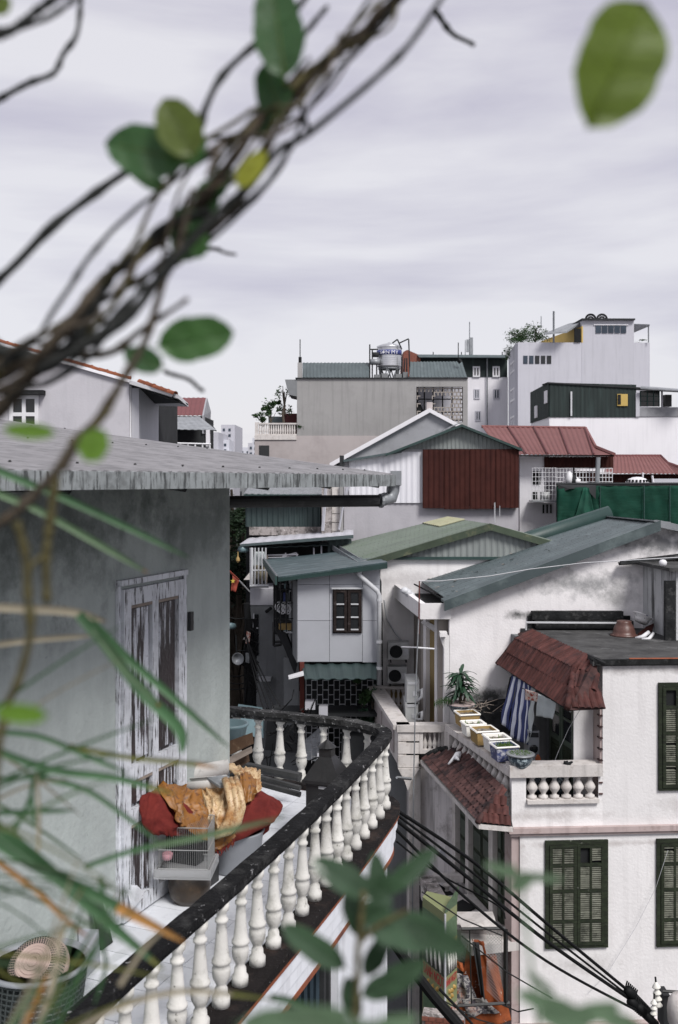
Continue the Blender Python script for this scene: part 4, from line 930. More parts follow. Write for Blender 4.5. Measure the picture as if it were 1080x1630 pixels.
for x in (665,676,690,705,720): mb.bar(FB.pt(FB.u(x,.5),.5,Z(693,D)), FB.pt(FB.u(x,.5),.5,Z(612,D)), .03)
for y in (634,655,668): mb.bar(FB.pt(FB.u(664,.5),.5,Z(y,D)), FB.pt(FB.u(736,.5),.5,Z(y,D)), .025)
part('inner_bars', mb, M['dark'], B)
mb = MB(); mb.smooth = True; mb.lathe(FB.pt(FB.u(667,.8),.8,Z(670,D)), [(.2,0),(.25,.2),(.22,.5),(.1,.75),(.02,.8)], 10); part('covered_object', mb, M['dark'], B)
# balcony
mb = MB(); mb.fb(FB, FB.u(405.5), FB.u(472.5), -.08, -.031, Z(700,D), Z(693,D)); part('balcony_edge', mb, M['cream'], B)
mb = MB(); mb.fb(FB, FB.u(406), FB.u(472.5), 0, .12, Z(675.5,D), Z(673,D)); mb.fb(FB, FB.u(406), FB.u(472.5), 0, .12, Z(693,D), Z(690.5,D)); mb.fb(FB, FB.u(406), FB.u(411), -.01, .13, Z(693,D), Z(672,D)); part('balcony_rail', mb, M['cream'], B)
for i in range(16):
    mb = MB(); c = FB.pt(FB.u(413.5+i*3.7), .06, Z(690.4,D)); h = (15)*D/F; mb.lathe(c, [(.03,0),(.045,h*.3),(.03,h*.7),(.035,h)], 8); part('baluster', mb, M['cream'], B)
mb = MB(); mb.fb(FB, FB.u(413), FB.u(429), -.06, -.031, Z(735,D), Z(709,D)); part('window', mb, M['glass_dark'], B)
mb = MB(); mb.fb(FB, FB.u(448), FB.u(472), 1.5, 3, Z(692,D), Z(655,D)); part('roof_hut', mb, M['roof_red_far'], B); 
mb = MB(); mb.fb(FB, FB.u(420), FB.u(447), 3, 3.2, Z(692,D), Z(657,D)); part('screen', mb, M['roof_blue'], B)
tree('potted_palm', 'spiky palm on the balustraded balcony of the concrete building', (X(431,45.6),45.7,Z(692,D)), 1.6, (.45,.3,.4), 420, .09, cat='plant', seed=12, cz=.75)
tree('potted_shrub', 'low spiky shrub at the left end of the far balcony', (X(418,45.6),45.7,Z(692,D)), 1.0, (.38,.3,.3), 260, .08, cat='plant', seed=13, cz=.8)
tree('potted_tree', 'thin small tree with a bare top on the far balcony', (X(454,45.4),45.5,Z(692,D)), 2.6, (.35,.3,.55), 260, .07, cat='plant', seed=14, cz=.55)
tree('potted_shrub', 'dark bushy plant at the balcony end against the concrete wall', (X(466,45.4),45.5,Z(692,D)), .6, (.3,.3,.14), 150, .09, cat='plant', seed=15, cz=.6)
# water tank
D2 = 46.6; tk = bthing('water_tank', 'stainless steel water tank with blue lettered band on a stand on the concrete roof', 620, D2, 'water tank'); tk.location.z = ztop
c = P(620,590,D2); r0 = 19.5*D2/F; s_ = D2/F
mb = MB(); mb.smooth = True
prof = [(r0*.72,Z(587,D2)),(r0,Z(583.5,D2))]
for k in range(10):
    y = 583-k*2.9; prof += [(r0,Z(y,D2)),(r0*1.015,Z(y-1.2,D2)),(r0,Z(y-2.4,D2))]
prof += [(r0*1.03,Z(553.5,D2)),(r0*1.0,Z(551,D2)),(r0*.6,Z(548,D2)),(r0*.2,Z(546.5,D2)),(.05,Z(545,D2))]
mb.lathe((c.x,D2,0), prof, 36); part('tank_body', mb, M['steel'], tk)
mb = MB(); mb.smooth = True; mb.lathe((c.x,D2,0), [(r0*1.022,Z(566,D2)),(r0*1.028,Z(566,D2)),(r0*1.028,Z(558.2,D2)),(r0*1.022,Z(558.2,D2))], 36); part('blue_band', mb, M['tank_blue'], tk)
tx = text_mb('S\u01a0N M\u1ef8', 8.6*s_, .01); 
for i, v in enumerate(tx.v):      # wrap the lettering round the tank
    q = (v[0]-0.02)/(r0*1.03)*1.0+R(10)-R(0); q -= R(12); tx.v[i] = (c.x+(r0*1.034+v[2])*math.sin(q), D2-(r0*1.034+v[2])*math.cos(q), Z(562.6,D2)+v[1]*.92)
part('lettering', tx, M['white_paint'], tk)
mb = MB()
for k in range(6):
    q = k*math.pi/3+.3; q2 = q+.5
    a = Vector((c.x+r0*.85*math.cos(q), D2+r0*.85*math.sin(q), Z(586,D2))); mb.bar(a, Vector((c.x+r0*.72*math.cos(q2), D2+r0*.72*math.sin(q2), ztop)), .035); mb.bar(a, Vector((c.x+r0*.72*math.cos(q-.5), D2+r0*.72*math.sin(q-.5), ztop)), .035)
mb.tube([(c.x+r0*.85*math.cos(k*.35), D2+r0*.85*math.sin(k*.35), Z(587,D2)) for k in range(19)], .04, 5); part('stand', mb, M['galv'], tk)
mb = MB(); mb.smooth = True
mb.tube([P(597,572,46.2),P(597,580,46.2)], .24, 12); part('small_drum', mb, M['galv'], tk)
mb = MB(); mb.smooth = True; mb.tube([P(598,561,46.2),P(598,568,46.2)], .16, 12); part('small_drum', mb, M['dark_grey'], tk)
for a,b in (((589,548),(589,602)),((593,556),(593,602)),((589,556),(602,556)),((640,568),(640,602)),((645,570),(643,602)),((651,540),(653,596)),((636,546),(651,539)),((625,546),(633,540)),((633,540),(640,556)),((600,580),(600,602)),((606,588),(606,602)),((632,588),(632,602)),((648,570),(648,600))): mb = MB(); mb.bar(P(*a,46.1),P(*b,46.1),.03); part('pipe', mb, M['dark_grey'], tk)
for x0,x1,y0 in ((596,606,596),(608,618,594),(630,640,595),(642,650,592)):
    mb = MB(); mb.pb(front(620,46.0),x0,x1,y0,602.4,0,.5); part('footing', mb, M['stucco_grey'], tk)

# --- white gable house with maroon cladding, d 33/36
D = 36; FE = front(600, D, 0); E = bthing('gable_house', 'white house with twin gables and dark red ribbed cladding in the middle distance', 680, 34)
ap = (683.5,651); 
mb = MB(); mb.fprism(FE, [(FE.u(530),Z(736,D)),(FE.u(684),Z(651.5,D)),(FE.u(745),Z(684,D)),(FE.u(745),0),(FE.u(530),0)], 0, 6); part('rear_gable', mb, M['plaster_grey'], E)
def rake(fr, a, b, th, v0, v1, m, parent, name='verge'):     # trim strip along a sloping edge, a,b in pixels
    mb = MB(); (x0,y0),(x1,y1) = a,b; u0,u1 = fr.u(x0,v0),fr.u(x1,v0); z0,z1 = fr.z(x0,y0,v0),fr.z(x1,y1,v0)
    mb.fprism(fr, [(u0,z0),(u1,z1),(u1,z1-th),(u0,z0-th)], v0, v1); return part(name, mb, M[m], parent)
rake(FE,(525,737),(684,649.5),.16,-.18,6.2,'far_white2',E); rake(FE,(684,649.5),(747,683),.14,-.18,6.2,'far_white2',E)
pbox(FE,680,689,640,654,.3,.8,'beige_pink',E,'chimney_stub')
pbox(FE,528,548,735,741,-.1,.3,'dark_grey',E,'gutter')
D = 33; FE2 = front(600, D, .0)
zl = lambda px: (lambda u: 0)
def e_roof(u):      # front gable height at u
    xa,ya = 735,676.5; ua = FE2.u(735); za = Z(677,D); ul = FE2.u(623); zl_ = Z(719,D); ur = FE2.u(830); zr = Z(717,D)
    return za-(ua-u)*(za-zl_)/(ua-ul) if u < ua else za-(u-ua)*(za-zr)/(ur-ua)
mb = MB(); mb.fprism(FE2, [(FE2.u(548),0),(FE2.u(826),0),(FE2.u(826),Z(722,D)),(FE2.u(735),Z(682,D)),(FE2.u(640),Z(718,D)),(FE2.u(548),Z(733,D))], .03, 5); part('body', mb, M['plaster_lilac'], E)
mb = MB(); mb.corrf(FE2, FE2.u(632), FE2.u(824), Z(714.5,D), lambda u: e_roof(u)-.03, -.02, .13, .02); part('gable_cladding', mb, M['clad_grey'], E)
rake(FE2,(615,722),(735.5,675),.08,-.35,5.2,'trim_teal',E); rake(FE2,(735.5,675),(832,714),.08,-.35,5.2,'trim_teal',E)
mb = MB(); mb.corr(P(640,722,33.0)+Vector((0,-.2,.06)), P(735,674.5,33.0)+Vector((0,-.2,.06)), P(735,674.5,33)+Vector((0,4.6,.06)), P(640,722,33)+Vector((0,4.6,.06)), .2, .01); part('roof_sheet', mb, M['galv'], E)
rake(FE2,(547,732),(640,717),.07,-.25,4,'roof_trim',E,'lean_to_edge')
mb = MB(); mb.corrf(FE2, FE2.u(556), FE2.u(673), Z(800.5,D), lambda u: Z(733,D)+(u-FE2.u(556))*(Z(718,D)-Z(733,D))/(FE2.u(640)-FE2.u(556)) if u < FE2.u(640) else Z(719,D), -.02, .17, .018); part('white_cladding', mb, M['clad_white'], E)
for a,b,y in ((673,707,809),(707,748,810.5),(748,789,810),(789,827,808.5)):
    mb = MB(); mb.corrf(FE2, FE2.u(a+.3,-.2), FE2.u(b-.3,-.2), Z(y,D-.2), Z(715.4-(.5 if a>700 else 0),D-.2), -.2, .145, .022); part('cladding_panel', mb, M['clad_maroon'], E)
mb = MB(); mb.fb(FE2, FE2.u(674,-.17), FE2.u(826,-.17), -.17, -.03, Z(806,D), Z(717,D)); part('cladding_frame', mb, M['dark'], E)
pbox(FE2,541,548,725,745,-.2,.3,'dark_grey',E,'pipe_box')
mb = MB(); mb.bar(P(788,800,32.7),P(788,832,32.7),.02); mb.bar(P(796,805,32.7),P(796,822,32.7),.012); part('conduit', mb, M['pvc'], E)

# --- red-roofed house right of it, d 35
D = 35; FR_ = front(826, D, .0); H = bthing('red_roof_house', 'white house with faded red metal roof and a white window cage', 880, D)
# roof planes
za = Z(724,D-.5)
ridge = [P(768,679.5,41), P(932,682,41)]
ev = [P(826,722,34.4), P(946,725,34.4)]
segs = [(768,808,805,843),(808,848,843,873),(848,890,873,904),(890,932,904,934)]
for (a,b,c_,d_) in ((768,809,800,837),(809,850,837,872),(850,891,872,907),(891,932,907,946)):
    mb = MB(); fa = lambda x: P(x,679.5+(x-768)*2.5/164,41); fe = lambda x: P(x,722.5+(x-800)*2/146,34.3)
    mb.corr(fa(a+.3),fa(b-.3),fe(d_-.4),fe(c_+.4),.16,.022); part('roof_sheet', mb, M['roof_red'], H)
    mb = MB(); mb.bar(fa(b)+Vector((0,0,.05)),fe(d_)+Vector((0,0,.05)),.035); part('seam', mb, M['roof_red_far'], H)
mb = MB(); mb.prism([P(932,682,41),P(946,724.5,34.3),P(978,724.5,34.3),P(950,711,36.8)],(0,0,-.05)); part('hip_roof', mb, M['roof_red'], H)
mb = MB(); mb.tube([P(932,681,41),P(948,711,36.5),P(978,723,34.3)],.07,5); part('ridge_cap', mb, M['roof_red'], H)
mb = MB(); mb.tube([P(767,679,41),P(932,681,41)],.06,5); part('ridge_cap', mb, M['roof_red'], H)
mb = MB(); mb.fb(FR_, FR_.u(826,-.7), FR_.u(978,-.7), -.7, -.6, Z(726.8,34.3), Z(724,34.3)); part('eave_trim', mb, M['dark'], H)
mb = MB(); mb.fb(FR_, FR_.u(828), FR_.u(867), 0, 5, 0, Z(727,D)); mb.fb(FR_, FR_.u(867), FR_.u(886), .01, 4.9, 0, Z(800,D)); part('wall', mb, M['far_white2'], H)
mb = MB(); mb.fb(FR_, FR_.u(867.01), FR_.u(975), 3.5, 4, Z(800,D), Z(727,D)); part('back_wall', mb, M['far_white2'], H)
mb = MB(); mb.corrf(FR_, FR_.u(867,-.1), FR_.u(977,-.1), Z(745,D-.1), Z(727,D-.1), -.1, .14, .02); part('cladding_band', mb, M['clad_maroon'], H)
mb = MB(); mb.fb(FR_, FR_.u(886.1), FR_.u(977), .2, 5, 0, Z(770,D)); part('lower_wall', mb, M['plaster_lilac'], H)
for (a,b,c_,d_) in ((849,861,750,771),(849,856,783,795)): pbox(FR_,a,b,c_,d_,-.05,-.004,'dark',H,'window')
for x in (864.5,870.5,876.5): pbox(FR_,x,x+2.2,803,817,-.03,-.004 if x<866 else .006,'dark',H,'vent_slot')
cgx = MB()
for i in range(8): x = 848+i*5.3; cgx.bar(P(x,745,34.4),P(x,796,34.4),.009)
for y in (745,752,759,766,773,780,787,796): cgx.bar(P(848,y,34.4),P(886,y,34.4),.007)
part('window_cage', cgx, M['white_paint'], H)
cgx = MB(); cgx.box(X(848,34.3),X(886,34.3),34.3,34.95,Z(799,34.4),Z(797,34.4)); part('cage_floor', cgx, M['galv'], H)
cgx = MB()
for i in range(18): x = 887+i*5.2; cgx.bar(P(x,745,34.6),P(x,768,34.6),.013)
for y in (745.5,752,760,767): cgx.bar(P(886,y,34.6),P(976,y,34.6),.012)
part('railing', cgx, M['white_paint'], H)
mb = MB(); mb.tube([P(951,768,34.3),P(953,728,34.3)],.075,10); part('flue_pipe', mb, M['galv'], H)
mb = MB(); mb.bar(P(914,745,34.5),P(914,770,34.5),.03); part('post', mb, M['dark'], H)
mb = MB(); mb.fb(FR_, FR_.u(917,.8), FR_.u(952,.8), .8, 1.2, Z(768,D), Z(750,D)); part('inner_wall', mb, M['clad_maroon'], H)
for k in range(3): 
    mb = MB(); mb.smooth = True; mb.lathe(P(907+k*6,770,34.5),[(.10,0),(.14,.15),(.09,.35-.1*k),(.02,.42-.1*k)],10); solo('water_jug', mb, M['white_paint'] if k!=1 else M['dark_grey'], ['white jug standing behind the railing left of the flue','dark covered bucket between two white jugs behind the railing','short white jug nearest the flue pipe behind the railing'][k], 'jug')
mb = MB(); mb.smooth = True; mb.box(X(862,34.6),X(875,34.6),34.5,34.8,Z(796,34.6),Z(783,34.6)); mb.lathe((X(868.5,34.45),34.48,Z(789.5,34.5)),[(.10,-.01),(.10,.02)],14,axis=Matrix.Rotation(R(90),3,'X')); solo('air_conditioner', mb, M['ac_white'], 'small air conditioner inside the white window cage', 'air conditioner')

# --- second red roof, right edge, d 44
D = 44; FR2 = front(977, D); K = bthing('red_roof_house', 'low house with flared red roof and maroon wall at the right edge', 1020, D)
mb = MB(); mb.corr(P(968,726,49),P(1053,726,49),P(1078,754,43.4),P(962,753,43.4),.16,.022); part('roof_sheet', mb, M['roof_red'], K)
mb = MB(); mb.corr(P(1053,726,49),P(1066,738,46.5),P(1110,756,43.4),P(1076,754,43.4),.16,.02); part('hip_roof', mb, M['roof_red'], K)
mb = MB(); mb.tube([P(968,725.5,49),P(1053,725.5,49),P(1064,737,46.7),P(1112,754,43.3)],.07,5); part('ridge_cap', mb, M['roof_red_far'], K)
mb = MB(); mb.corrf(FR2, FR2.u(960), FR2.u(1130), Z(775,D), Z(754.5,D), 0, .16, .02); part('wall', mb, M['clad_maroon'], K)
mb = MB(); mb.fb(FR2, FR2.u(960), FR2.u(1130), .05, 5, 0, Z(755,D)); part('body', mb, M['dark_grey'], K)
mb = MB(); mb.fb(FR2, FR2.u(1040,-.6), FR2.u(1130,-.6), -.6, -.4, Z(775,D-.6), Z(762,D-.6)); part('white_parapet', mb, M['far_white'], K)
D = 40; dm = thing('dome_tank', 'white dome-topped tank with dark marks behind the green netting', 'tank', (X(1015,D),D,Z(775,D)))
mb = MB(); mb.smooth = True; r_ = 19*D/F; mb.lathe((X(1015,D),D,0),[(r_,Z(775,D)),(r_,Z(770,D)),(r_*.93,Z(766,D)),(r_*.7,Z(762,D)),(r_*.35,Z(759.5,D)),(.02,Z(759,D))],28); part('shell', mb, M['far_white2'], dm)
mb = MB()
for k in range(9): q = -math.pi/2+(k-4)*.33; c = Vector((X(1015,D)+r_*.94*math.cos(q), D+r_*.94*math.sin(q), Z(765.5,D))); mb = MB(); mb.box(c.x-.035,c.x+.035,c.y-.03,c.y+.02,c.z-.04,c.z+.05); part('vent', mb, M['dark'], dm)

mb = MB()
mb.bar(P(1039,757,41),P(1041,772,41),.04); mb.bar(P(1024,752,41),P(1024,760,41),.03); solo('roof_post', mb, M['far_white2'], 'short white posts standing beside the dome-topped tank', 'post')
# --- grey-green hip roof far right, d 56
D = 56; K2 = bthing('teal_roof_house', 'house with pale teal hipped roof and skylight strip at the far right', 1050, D)
mb = MB(); mb.corr(P(1035,705,60),P(1120,702,60),P(1120,726,D),P(1003,727,D),.25,.025); part('roof_sheet', mb, M['roof_blue'], K2)
mb = P4([P(1063,704.3,59.5),P(1075,703.6,59.5),P(1066,716,57.6),P(1052,717,57.6)],(0,0,.05)); part('skylight', mb, M['far_white2'], K2)
mb = MB(); mb.bar(P(1034,696,60),P(1034,706,60),.05); part('finial', mb, M['dark'], K2)
mb = MB(); mb.fb(front(1050,D), 0, 4, .8, 5, 0, Z(725,D)); part('wall', mb, M['roof_trim'], K2)
mb = MB(); mb.fb(front(1050,D), .2, .7, .7, .79, Z(738,D), Z(727,D)); part('window', mb, M['glass_blue'], K2)
# --- green netting, d 30
D = 30; FN = front(887, D, .01); Nn = bthing('scaffold_netting', 'dark green netting stretched over a frame below the red roofs', 980, D, 'netting'); Nn.location.z = 6
def netp(px, py): return FN.pt(FN.u(px), 0, FN.z(px,py))
for k,(a,b) in enumerate(((887,955),(955,1025),(1025,1066),(1066,1110))):
    mb = drape([netp(a,773),netp(b-.4,773),netp(b-.4,862),netp(a,862)], .01, 26, 14, .04 if k else .10, 5 if k else 7, k*2.1); part('net_panel', mb, M['net'], Nn)
mb = drape([netp(887,778)+Vector((0,-.16,0)),netp(936,774)+Vector((0,-.2,0)),netp(915,858)+Vector((0,-.16,0)),netp(885,860)+Vector((0,-.12,0))],.01,20,12,.07,5,1.0); part('net_fold', mb, M['net'], Nn)
mb = drape([netp(926,776)+Vector((0,-.28,0)),netp(934,776)+Vector((0,-.3,0)),netp(950,845)+Vector((0,-.2,0)),netp(905,852)+Vector((0,-.2,0))],.01,20,12,.05,5,3.0); part('net_fold', mb, M['net_light'], Nn)
mb = MB(); mb.prism([netp(887,771)+Vector((0,-.12,0)),netp(948,772)+Vector((0,-.12,0)),netp(946,794)+Vector((0,-.2,0)),netp(937,784)+Vector((0,-.2,0)),netp(922,777)+Vector((0,-.2,0)),netp(905,778)+Vector((0,-.2,0)),netp(889,785)+Vector((0,-.12,0))],(0,.02,0)); part('dark_sheet', mb, M['dark_grey'], Nn)
mb = MB(); mb.tube([netp(886,770.5),netp(1110,770)],.045,6); part('top_rail', mb, M['dark_grey'], Nn)
for x in (955,1025,1066):
    mb = MB(); mb.bar(netp(x,772)+Vector((0,-.07,0)),netp(x,862)+Vector((0,-.07,0)),.015); part('frame_post', mb, M['clad_green'], Nn)
mb = MB(); mb.prism([P(890,800,30.2),P(1120,800,30.2),P(1120,800,36)+Vector((0,0,0)),P(892,800,36)],(0,0,0)); mb.v = [(x,y,Z(800,D)) for x,y,z in mb.v[:4]]+[(x,y,0) for x,y,z in mb.v[:4]]; part('roof_deck', mb, M['dark_grey'], Nn)
mb = MB(); zz_ = Z(772,D); mb.prism([(X(886,30.15),30.15,zz_),(X(1115,30.2),30.2,zz_),(X(1115,36),36,zz_),(X(890,36),36,zz_)],(0,0,-.05)); part('shed_roof', mb, M['slab'], Nn)

# --- left: house with orange ridge tiles, d 28
D = 28; FW = front(0, D); Wh = bthing('lilac_house', 'pale lilac rendered house with orange ridge tiles and white window at left', 100, D)
u_ = FW.u
mb = MB(); mb.fprism(FW, [(u_(-260),0),(u_(206),0),(u_(206),Z(607,D)),(u_(-2),Z(547,D)),(u_(-260),Z(620,D))], 0, .3); part('gable_wall', mb, M['plaster_lilac'], Wh)
mb = MB(); mb.fprism(FW, [(u_(-250),0),(u_(200),0),(u_(200),Z(612,D)),(u_(-2),Z(552,D)),(u_(-250),Z(625,D))], .31, 9); part('body', mb, M['dark_grey'], Wh)
rake(FW,(-2,545),(206,604.5),.07,-.10,.4,'far_white2',Wh); rake(FW,(-260,618),(-2,545),.07,-.1,.4,'far_white2',Wh)
# ridge tiles along the verge
def capline(a, b, n, r, m, parent, name='ridge_tile'):
    a, b = Vector(a), Vector(b); L_ = (b-a).length/n; proto = MB(); proto.smooth = True
    seg = 8; vs = []
    for (x, rr) in ((0,r),(L_*1.0,r*.92),(L_*1.0,r*1.12),(L_*1.12,r*1.12)):
        for k in range(seg+1): q = math.pi*k/seg; vs.append((x, rr*math.cos(q), rr*math.sin(q)))
    m2 = len(vs)
    for (x, rr) in ((0,r),(L_*1.0,r*.92),(L_*1.0,r*1.12),(L_*1.12,r*1.12)):
        for k in range(seg+1): q = math.pi*k/seg; vs.append((x, rr*.8*math.cos(q), rr*.8*math.sin(q)))
    fs = []
    for i in range(3):
        for k in range(seg): fs += [(i*(seg+1)+k,i*(seg+1)+k+1,(i+1)*(seg+1)+k+1,(i+1)*(seg+1)+k), (m2+i*(seg+1)+k,m2+(i+1)*(seg+1)+k,m2+(i+1)*(seg+1)+k+1,m2+i*(seg+1)+k+1)]
    proto.v = vs; proto.f = fs; me = mesh_from(proto, m, name=name)
    x = (b-a).normalized(); y = Vector((0,0,1)).cross(x).normalized(); z = x.cross(y); rot = Matrix((x,y,z)).transposed().to_4x4()
    for i in range(n): inst(name, me, parent, Matrix.Translation(a+x*L_*i) @ rot @ Matrix.Rotation(random.uniform(-.03,.03),4,'Y'))
capline(FW.pt(u_(-2),0,Z(544,D)), FW.pt(u_(206),0,Z(603.5,D)), 17, .085, M['terracotta'], Wh)
capline(FW.pt(u_(-2),0,Z(544,D)), FW.pt(u_(-120),0,Z(578,D)), 9, .085, M['terracotta'], Wh)
# side eave going back
SW = SideFr((X(240,33),33),(X(206,D),D))
mb = MB(); mb.fb(SW, SW.u(240), SW.u(206.5)-.02, .05, .25, 0, Z(617,D)); part('side_wall', mb, M['far_white'], Wh)
mb = P4([P(206,605,27.8),P(284,628,27.0),P(300,642,31),P(238,640,33)],(0,0,-.10)); part('eave', mb, M['white_paint'], Wh)
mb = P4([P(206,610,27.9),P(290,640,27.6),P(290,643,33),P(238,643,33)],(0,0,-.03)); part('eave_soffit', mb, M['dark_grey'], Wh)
capline(P(222,608,27.8), P(278,628,27.0), 5, .085, M['terracotta'], Wh)
mb = P4([P(276,628,27.0),P(300,643,30.5),P(297,646,30.5),P(272,634,27.0)],(0,.05,.0)); part('verge_board', mb, M['dark_grey'], Wh)
window(SW, 209.5, 217, 646, 690, Wh, 'pvc','glass_dark',1,1,v=0,w=.05); window(SW, 221, 238, 640, 705, Wh, 'white_paint','glass_blue',3,2,v=0,w=.07)
mb = MB(); mb.fb(SW,SW.u(209),SW.u(206.8),-.08,.04,0,Z(612,D)); part('corner_post', mb, M['white_paint'], Wh)
window(FW, 15.5, 62, 629, 690, Wh, 'white_paint','glass_dark',2,2,v=0,w=.10,t=.06)
pbox(FW, 8.5, 68, 620.5, 627.5, -.28, -.002, 'black_mould', Wh, 'window_hood')
# --- red roofed house behind, d 44
D = 44; FH = front(238, D); Rh = bthing('red_roof_house', 'house with dull red roof and pale tin veranda left of the sky gap', 290, D)
mb = MB(); mb.corr(P(238,634,48),P(328,633,48),P(322,661,44),P(238,661,44),.2,.02); part('roof_sheet', mb, M['roof_red_far'], Rh)
mb = MB(); mb.prism([P(328,633,48),P(322,661,44),P(322,690,44),P(332,690,48),P(334,655,49)],(.05,.1,0)); part('gable_wall', mb, M['plaster_grey'], Rh)
mb = MB(); mb.fb(FH, 0, FH.u(322), .1, 4, 0, Z(662,D)); part('wall', mb, M['dark_grey'], Rh)
mb = MB(); mb.corr(P(238,664,44.0),P(318,663,44.0),P(345,684.5,41.5),P(238,682.5,41.5),.22,.015); part('veranda_roof', mb, M['galv'], Rh)
mb = P4([P(328,672,45),P(338,676,46),P(345,685,46),P(325,680,44)],(0,0,-.05)); part('porch_roof', mb, M['dark_grey'], Rh)
F3 = front(280, 41.5)
pbox(F3, 328, 334, 684, 712, 0, .2, 'far_white2', Rh, 'pillar')
mb = MB()
for i in range(6): x = 276+i*11.6; mb.bar(P(x,705,41.4),P(x,718,41.4),.035)
mb.bar(P(276,705.5,41.4),P(336,707,41.4),.04); mb.bar(P(276,712,41.4),P(336,714,41.4),.02); part('railing', mb, M['white_paint'], Rh)
mb = MB(); mb.box(X(245,42),X(258,42),42,42.5,Z(702,42),Z(691,42)); mb.lathe((X(251.5,42),41.98,Z(696.5,42)),[(.12,0),(.12,.02)],14,axis=Matrix.Rotation(R(90),3,'X')); solo('air_conditioner', mb, M['ac_white'], 'air conditioner unit on the veranda of the dull red-roofed house', 'air conditioner')
for k,(a,b,c_,d_,m_) in enumerate(((260,276,687,692,'terracotta'),(262,274,698,710,'cloth_light'),(239,256,704,712,'cloth_print'))): 
    mb = MB(); mb.pb(front(a,42),a,b,c_,d_,0,.3); solo('laundry', drape([P(a,c_,42),P(b,c_,42),P(b,d_,42),P(a,d_,42)],.02,8,5,.05,3,k), M[m_], ['orange cloth hung high on the far veranda','grey cloth hanging below the orange cloth on the far veranda','patterned cloth beside the veranda air conditioner'][k], 'laundry')
# ================================================================== MIDDLE DISTANCE
# --- green-roofed house with grey panelled room, d 26
D = 26; FC = front(600, D, 0); C_ = bthing('green_roof_house', 'white house with faded green ribbed roof and a grey panelled upper room', 600, D)
A0 = P(583,894,D); AP = P(782,835,D); RB = P(846,854,D); back = Vector((-.75, 4.6, 0))
b_eave = P(535,868,31); b_ridge = P(711,824.5,30)
# roof in strips with seams
mid_e = A0.lerp(b_eave,0)
n_s = 5
for k in range(n_s):
    f0, f1 = k/n_s+.002, (k+1)/n_s-.002
    mb = MB(); a = A0.lerp(b_eave,f0); b = A0.lerp(b_eave,f1); c = AP.lerp(b_ridge,f1); d_ = AP.lerp(b_ridge,f0)
    mb.corr(d_, c, b, a, .21, .02); part('roof_sheet', mb, M['rust_sheet' if 0 else 'roof_green'], C_)
q0 = AP.lerp(b_ridge,.55); q1 = AP.lerp(b_ridge,.98); e0 = A0.lerp(b_eave,.55); e1 = A0.lerp(b_eave,.98)
mb = MB(); mb.corr(q0+Vector((0,0,.04)),q1+Vector((0,0,.04)),q1.lerp(e1,.22)+Vector((0,0,.04)),q0.lerp(e0,.22)+Vector((0,0,.04)),.21,.02); part('patch_sheet', mb, M['rust_sheet'], C_, 'rust-stained yellowish roof sheet at the ridge')
mb = MB(); mb.corr(AP, b_ridge, b_ridge+Vector((3.2,0,-.7)), RB+Vector((2,0,-.5)), .21, .02); part('roof_sheet', mb, M['roof_green'], C_)
rake(FC,(581,893),(782,833.5),.17,-.16,.02,'trim_green',C_); rake(FC,(782,833.5),(900,868),.17,-.16,.02,'trim_green',C_)
def c_roof(u):
    ua, za_ = FC.u(782), Z(843,D); ul, zl2 = FC.u(583), Z(900,D)
    return za_-(ua-u)*(za_-zl2)/(ua-ul) if u < ua else za_-(u-ua)*.30
mb = MB(); mb.corrf(FC, FC.u(645), FC.u(860), Z(886.5,D), lambda u: c_roof(u)+.05, .02, .15, .02); part('gable_cladding', mb, M['clad_grey'], C_)
pbox(FC, 600, 870, 886.6, 891, -.06, .1, 'trim_teal', C_, 'gable_trim')
mb = MB(); mb.fb(FC, FC.u(606), FC.u(900), .05, 4.5, 0, Z(891.2,D)); part('wall', mb, M['white_wall'], C_)
mb = MB(); mb.fprism(FC, [(FC.u(606),Z(891,D)),(FC.u(850),Z(891,D)),(FC.u(850),Z(868,D)),(FC.u(782),Z(846,D)),(FC.u(606),Z(897,D)+.02)], .06, 4); part('gable_core', mb, M['dark_grey'], C_)
mb = MB()
for j in range(9):
    for i in range(26): 
        p = A0.lerp(b_eave,(j+.5)/9).lerp(AP.lerp(b_ridge,(j+.5)/9),(i+.5)/26)+Vector((0,0,.03)); mb.lathe(p,[(.009,0),(.005,.008)],5)
part('roof_screws', mb, M['dark_grey'], C_, kind='stuff')
# gutter
mb = MB(); 
def trough(mb, a, b, w, h):
    a, b = Vector(a), Vector(b); t = (b-a).normalized(); s_ = Vector((t.y,-t.x,0)).normalized()
    for o0,o1,z0,z1 in ((-w/2,w/2,0,.015),(-w/2,-w/2+.015,.0151,h),(w/2-.015,w/2,.0151,h)):
        mb.hexa([a+s_*o0+Vector((0,0,z0)),a+s_*o1+Vector((0,0,z0)),b+s_*o1+Vector((0,0,z0)),b+s_*o0+Vector((0,0,z0)),a+s_*o0+Vector((0,0,z1)),a+s_*o1+Vector((0,0,z1)),b+s_*o1+Vector((0,0,z1)),b+s_*o0+Vector((0,0,z1))])
trough(mb, P(576,903,D-.15), P(531,873,30.8), .2, .14); part('gutter', mb, M['galv'], C_)
mb = MB(); mb.prism([P(569,896,D-.3),P(584,893,D-.3),P(586,903,D-.3),P(579,910,D-.3),P(570,908,D-.3)],(0,.25,0)); part('gutter_box', mb, M['galv'], C_)
mb = MB(); mb.smooth = True; mb.tube([P(573,905,25.0),P(572,914,25.0),P(577,920,25.0),P(601,941,24.95),P(604,948,24.95),P(604,1090,25.0)],[.085,.065,.06,.06,.06,.06],10); part('drain_pipe', mb, M['pvc'], C_)
for y in (953,1020,1062):
    mb = MB(); mb.tube([P(604,y,24.96),P(604,y+4,24.96)],.075,10); part('pipe_collar', mb, M['pvc'], C_)
mb = MB(); mb.tube([P(608,960,25.9),P(609,1100,25.9)],.02,5); part('cable', mb, M['cable'], C_)
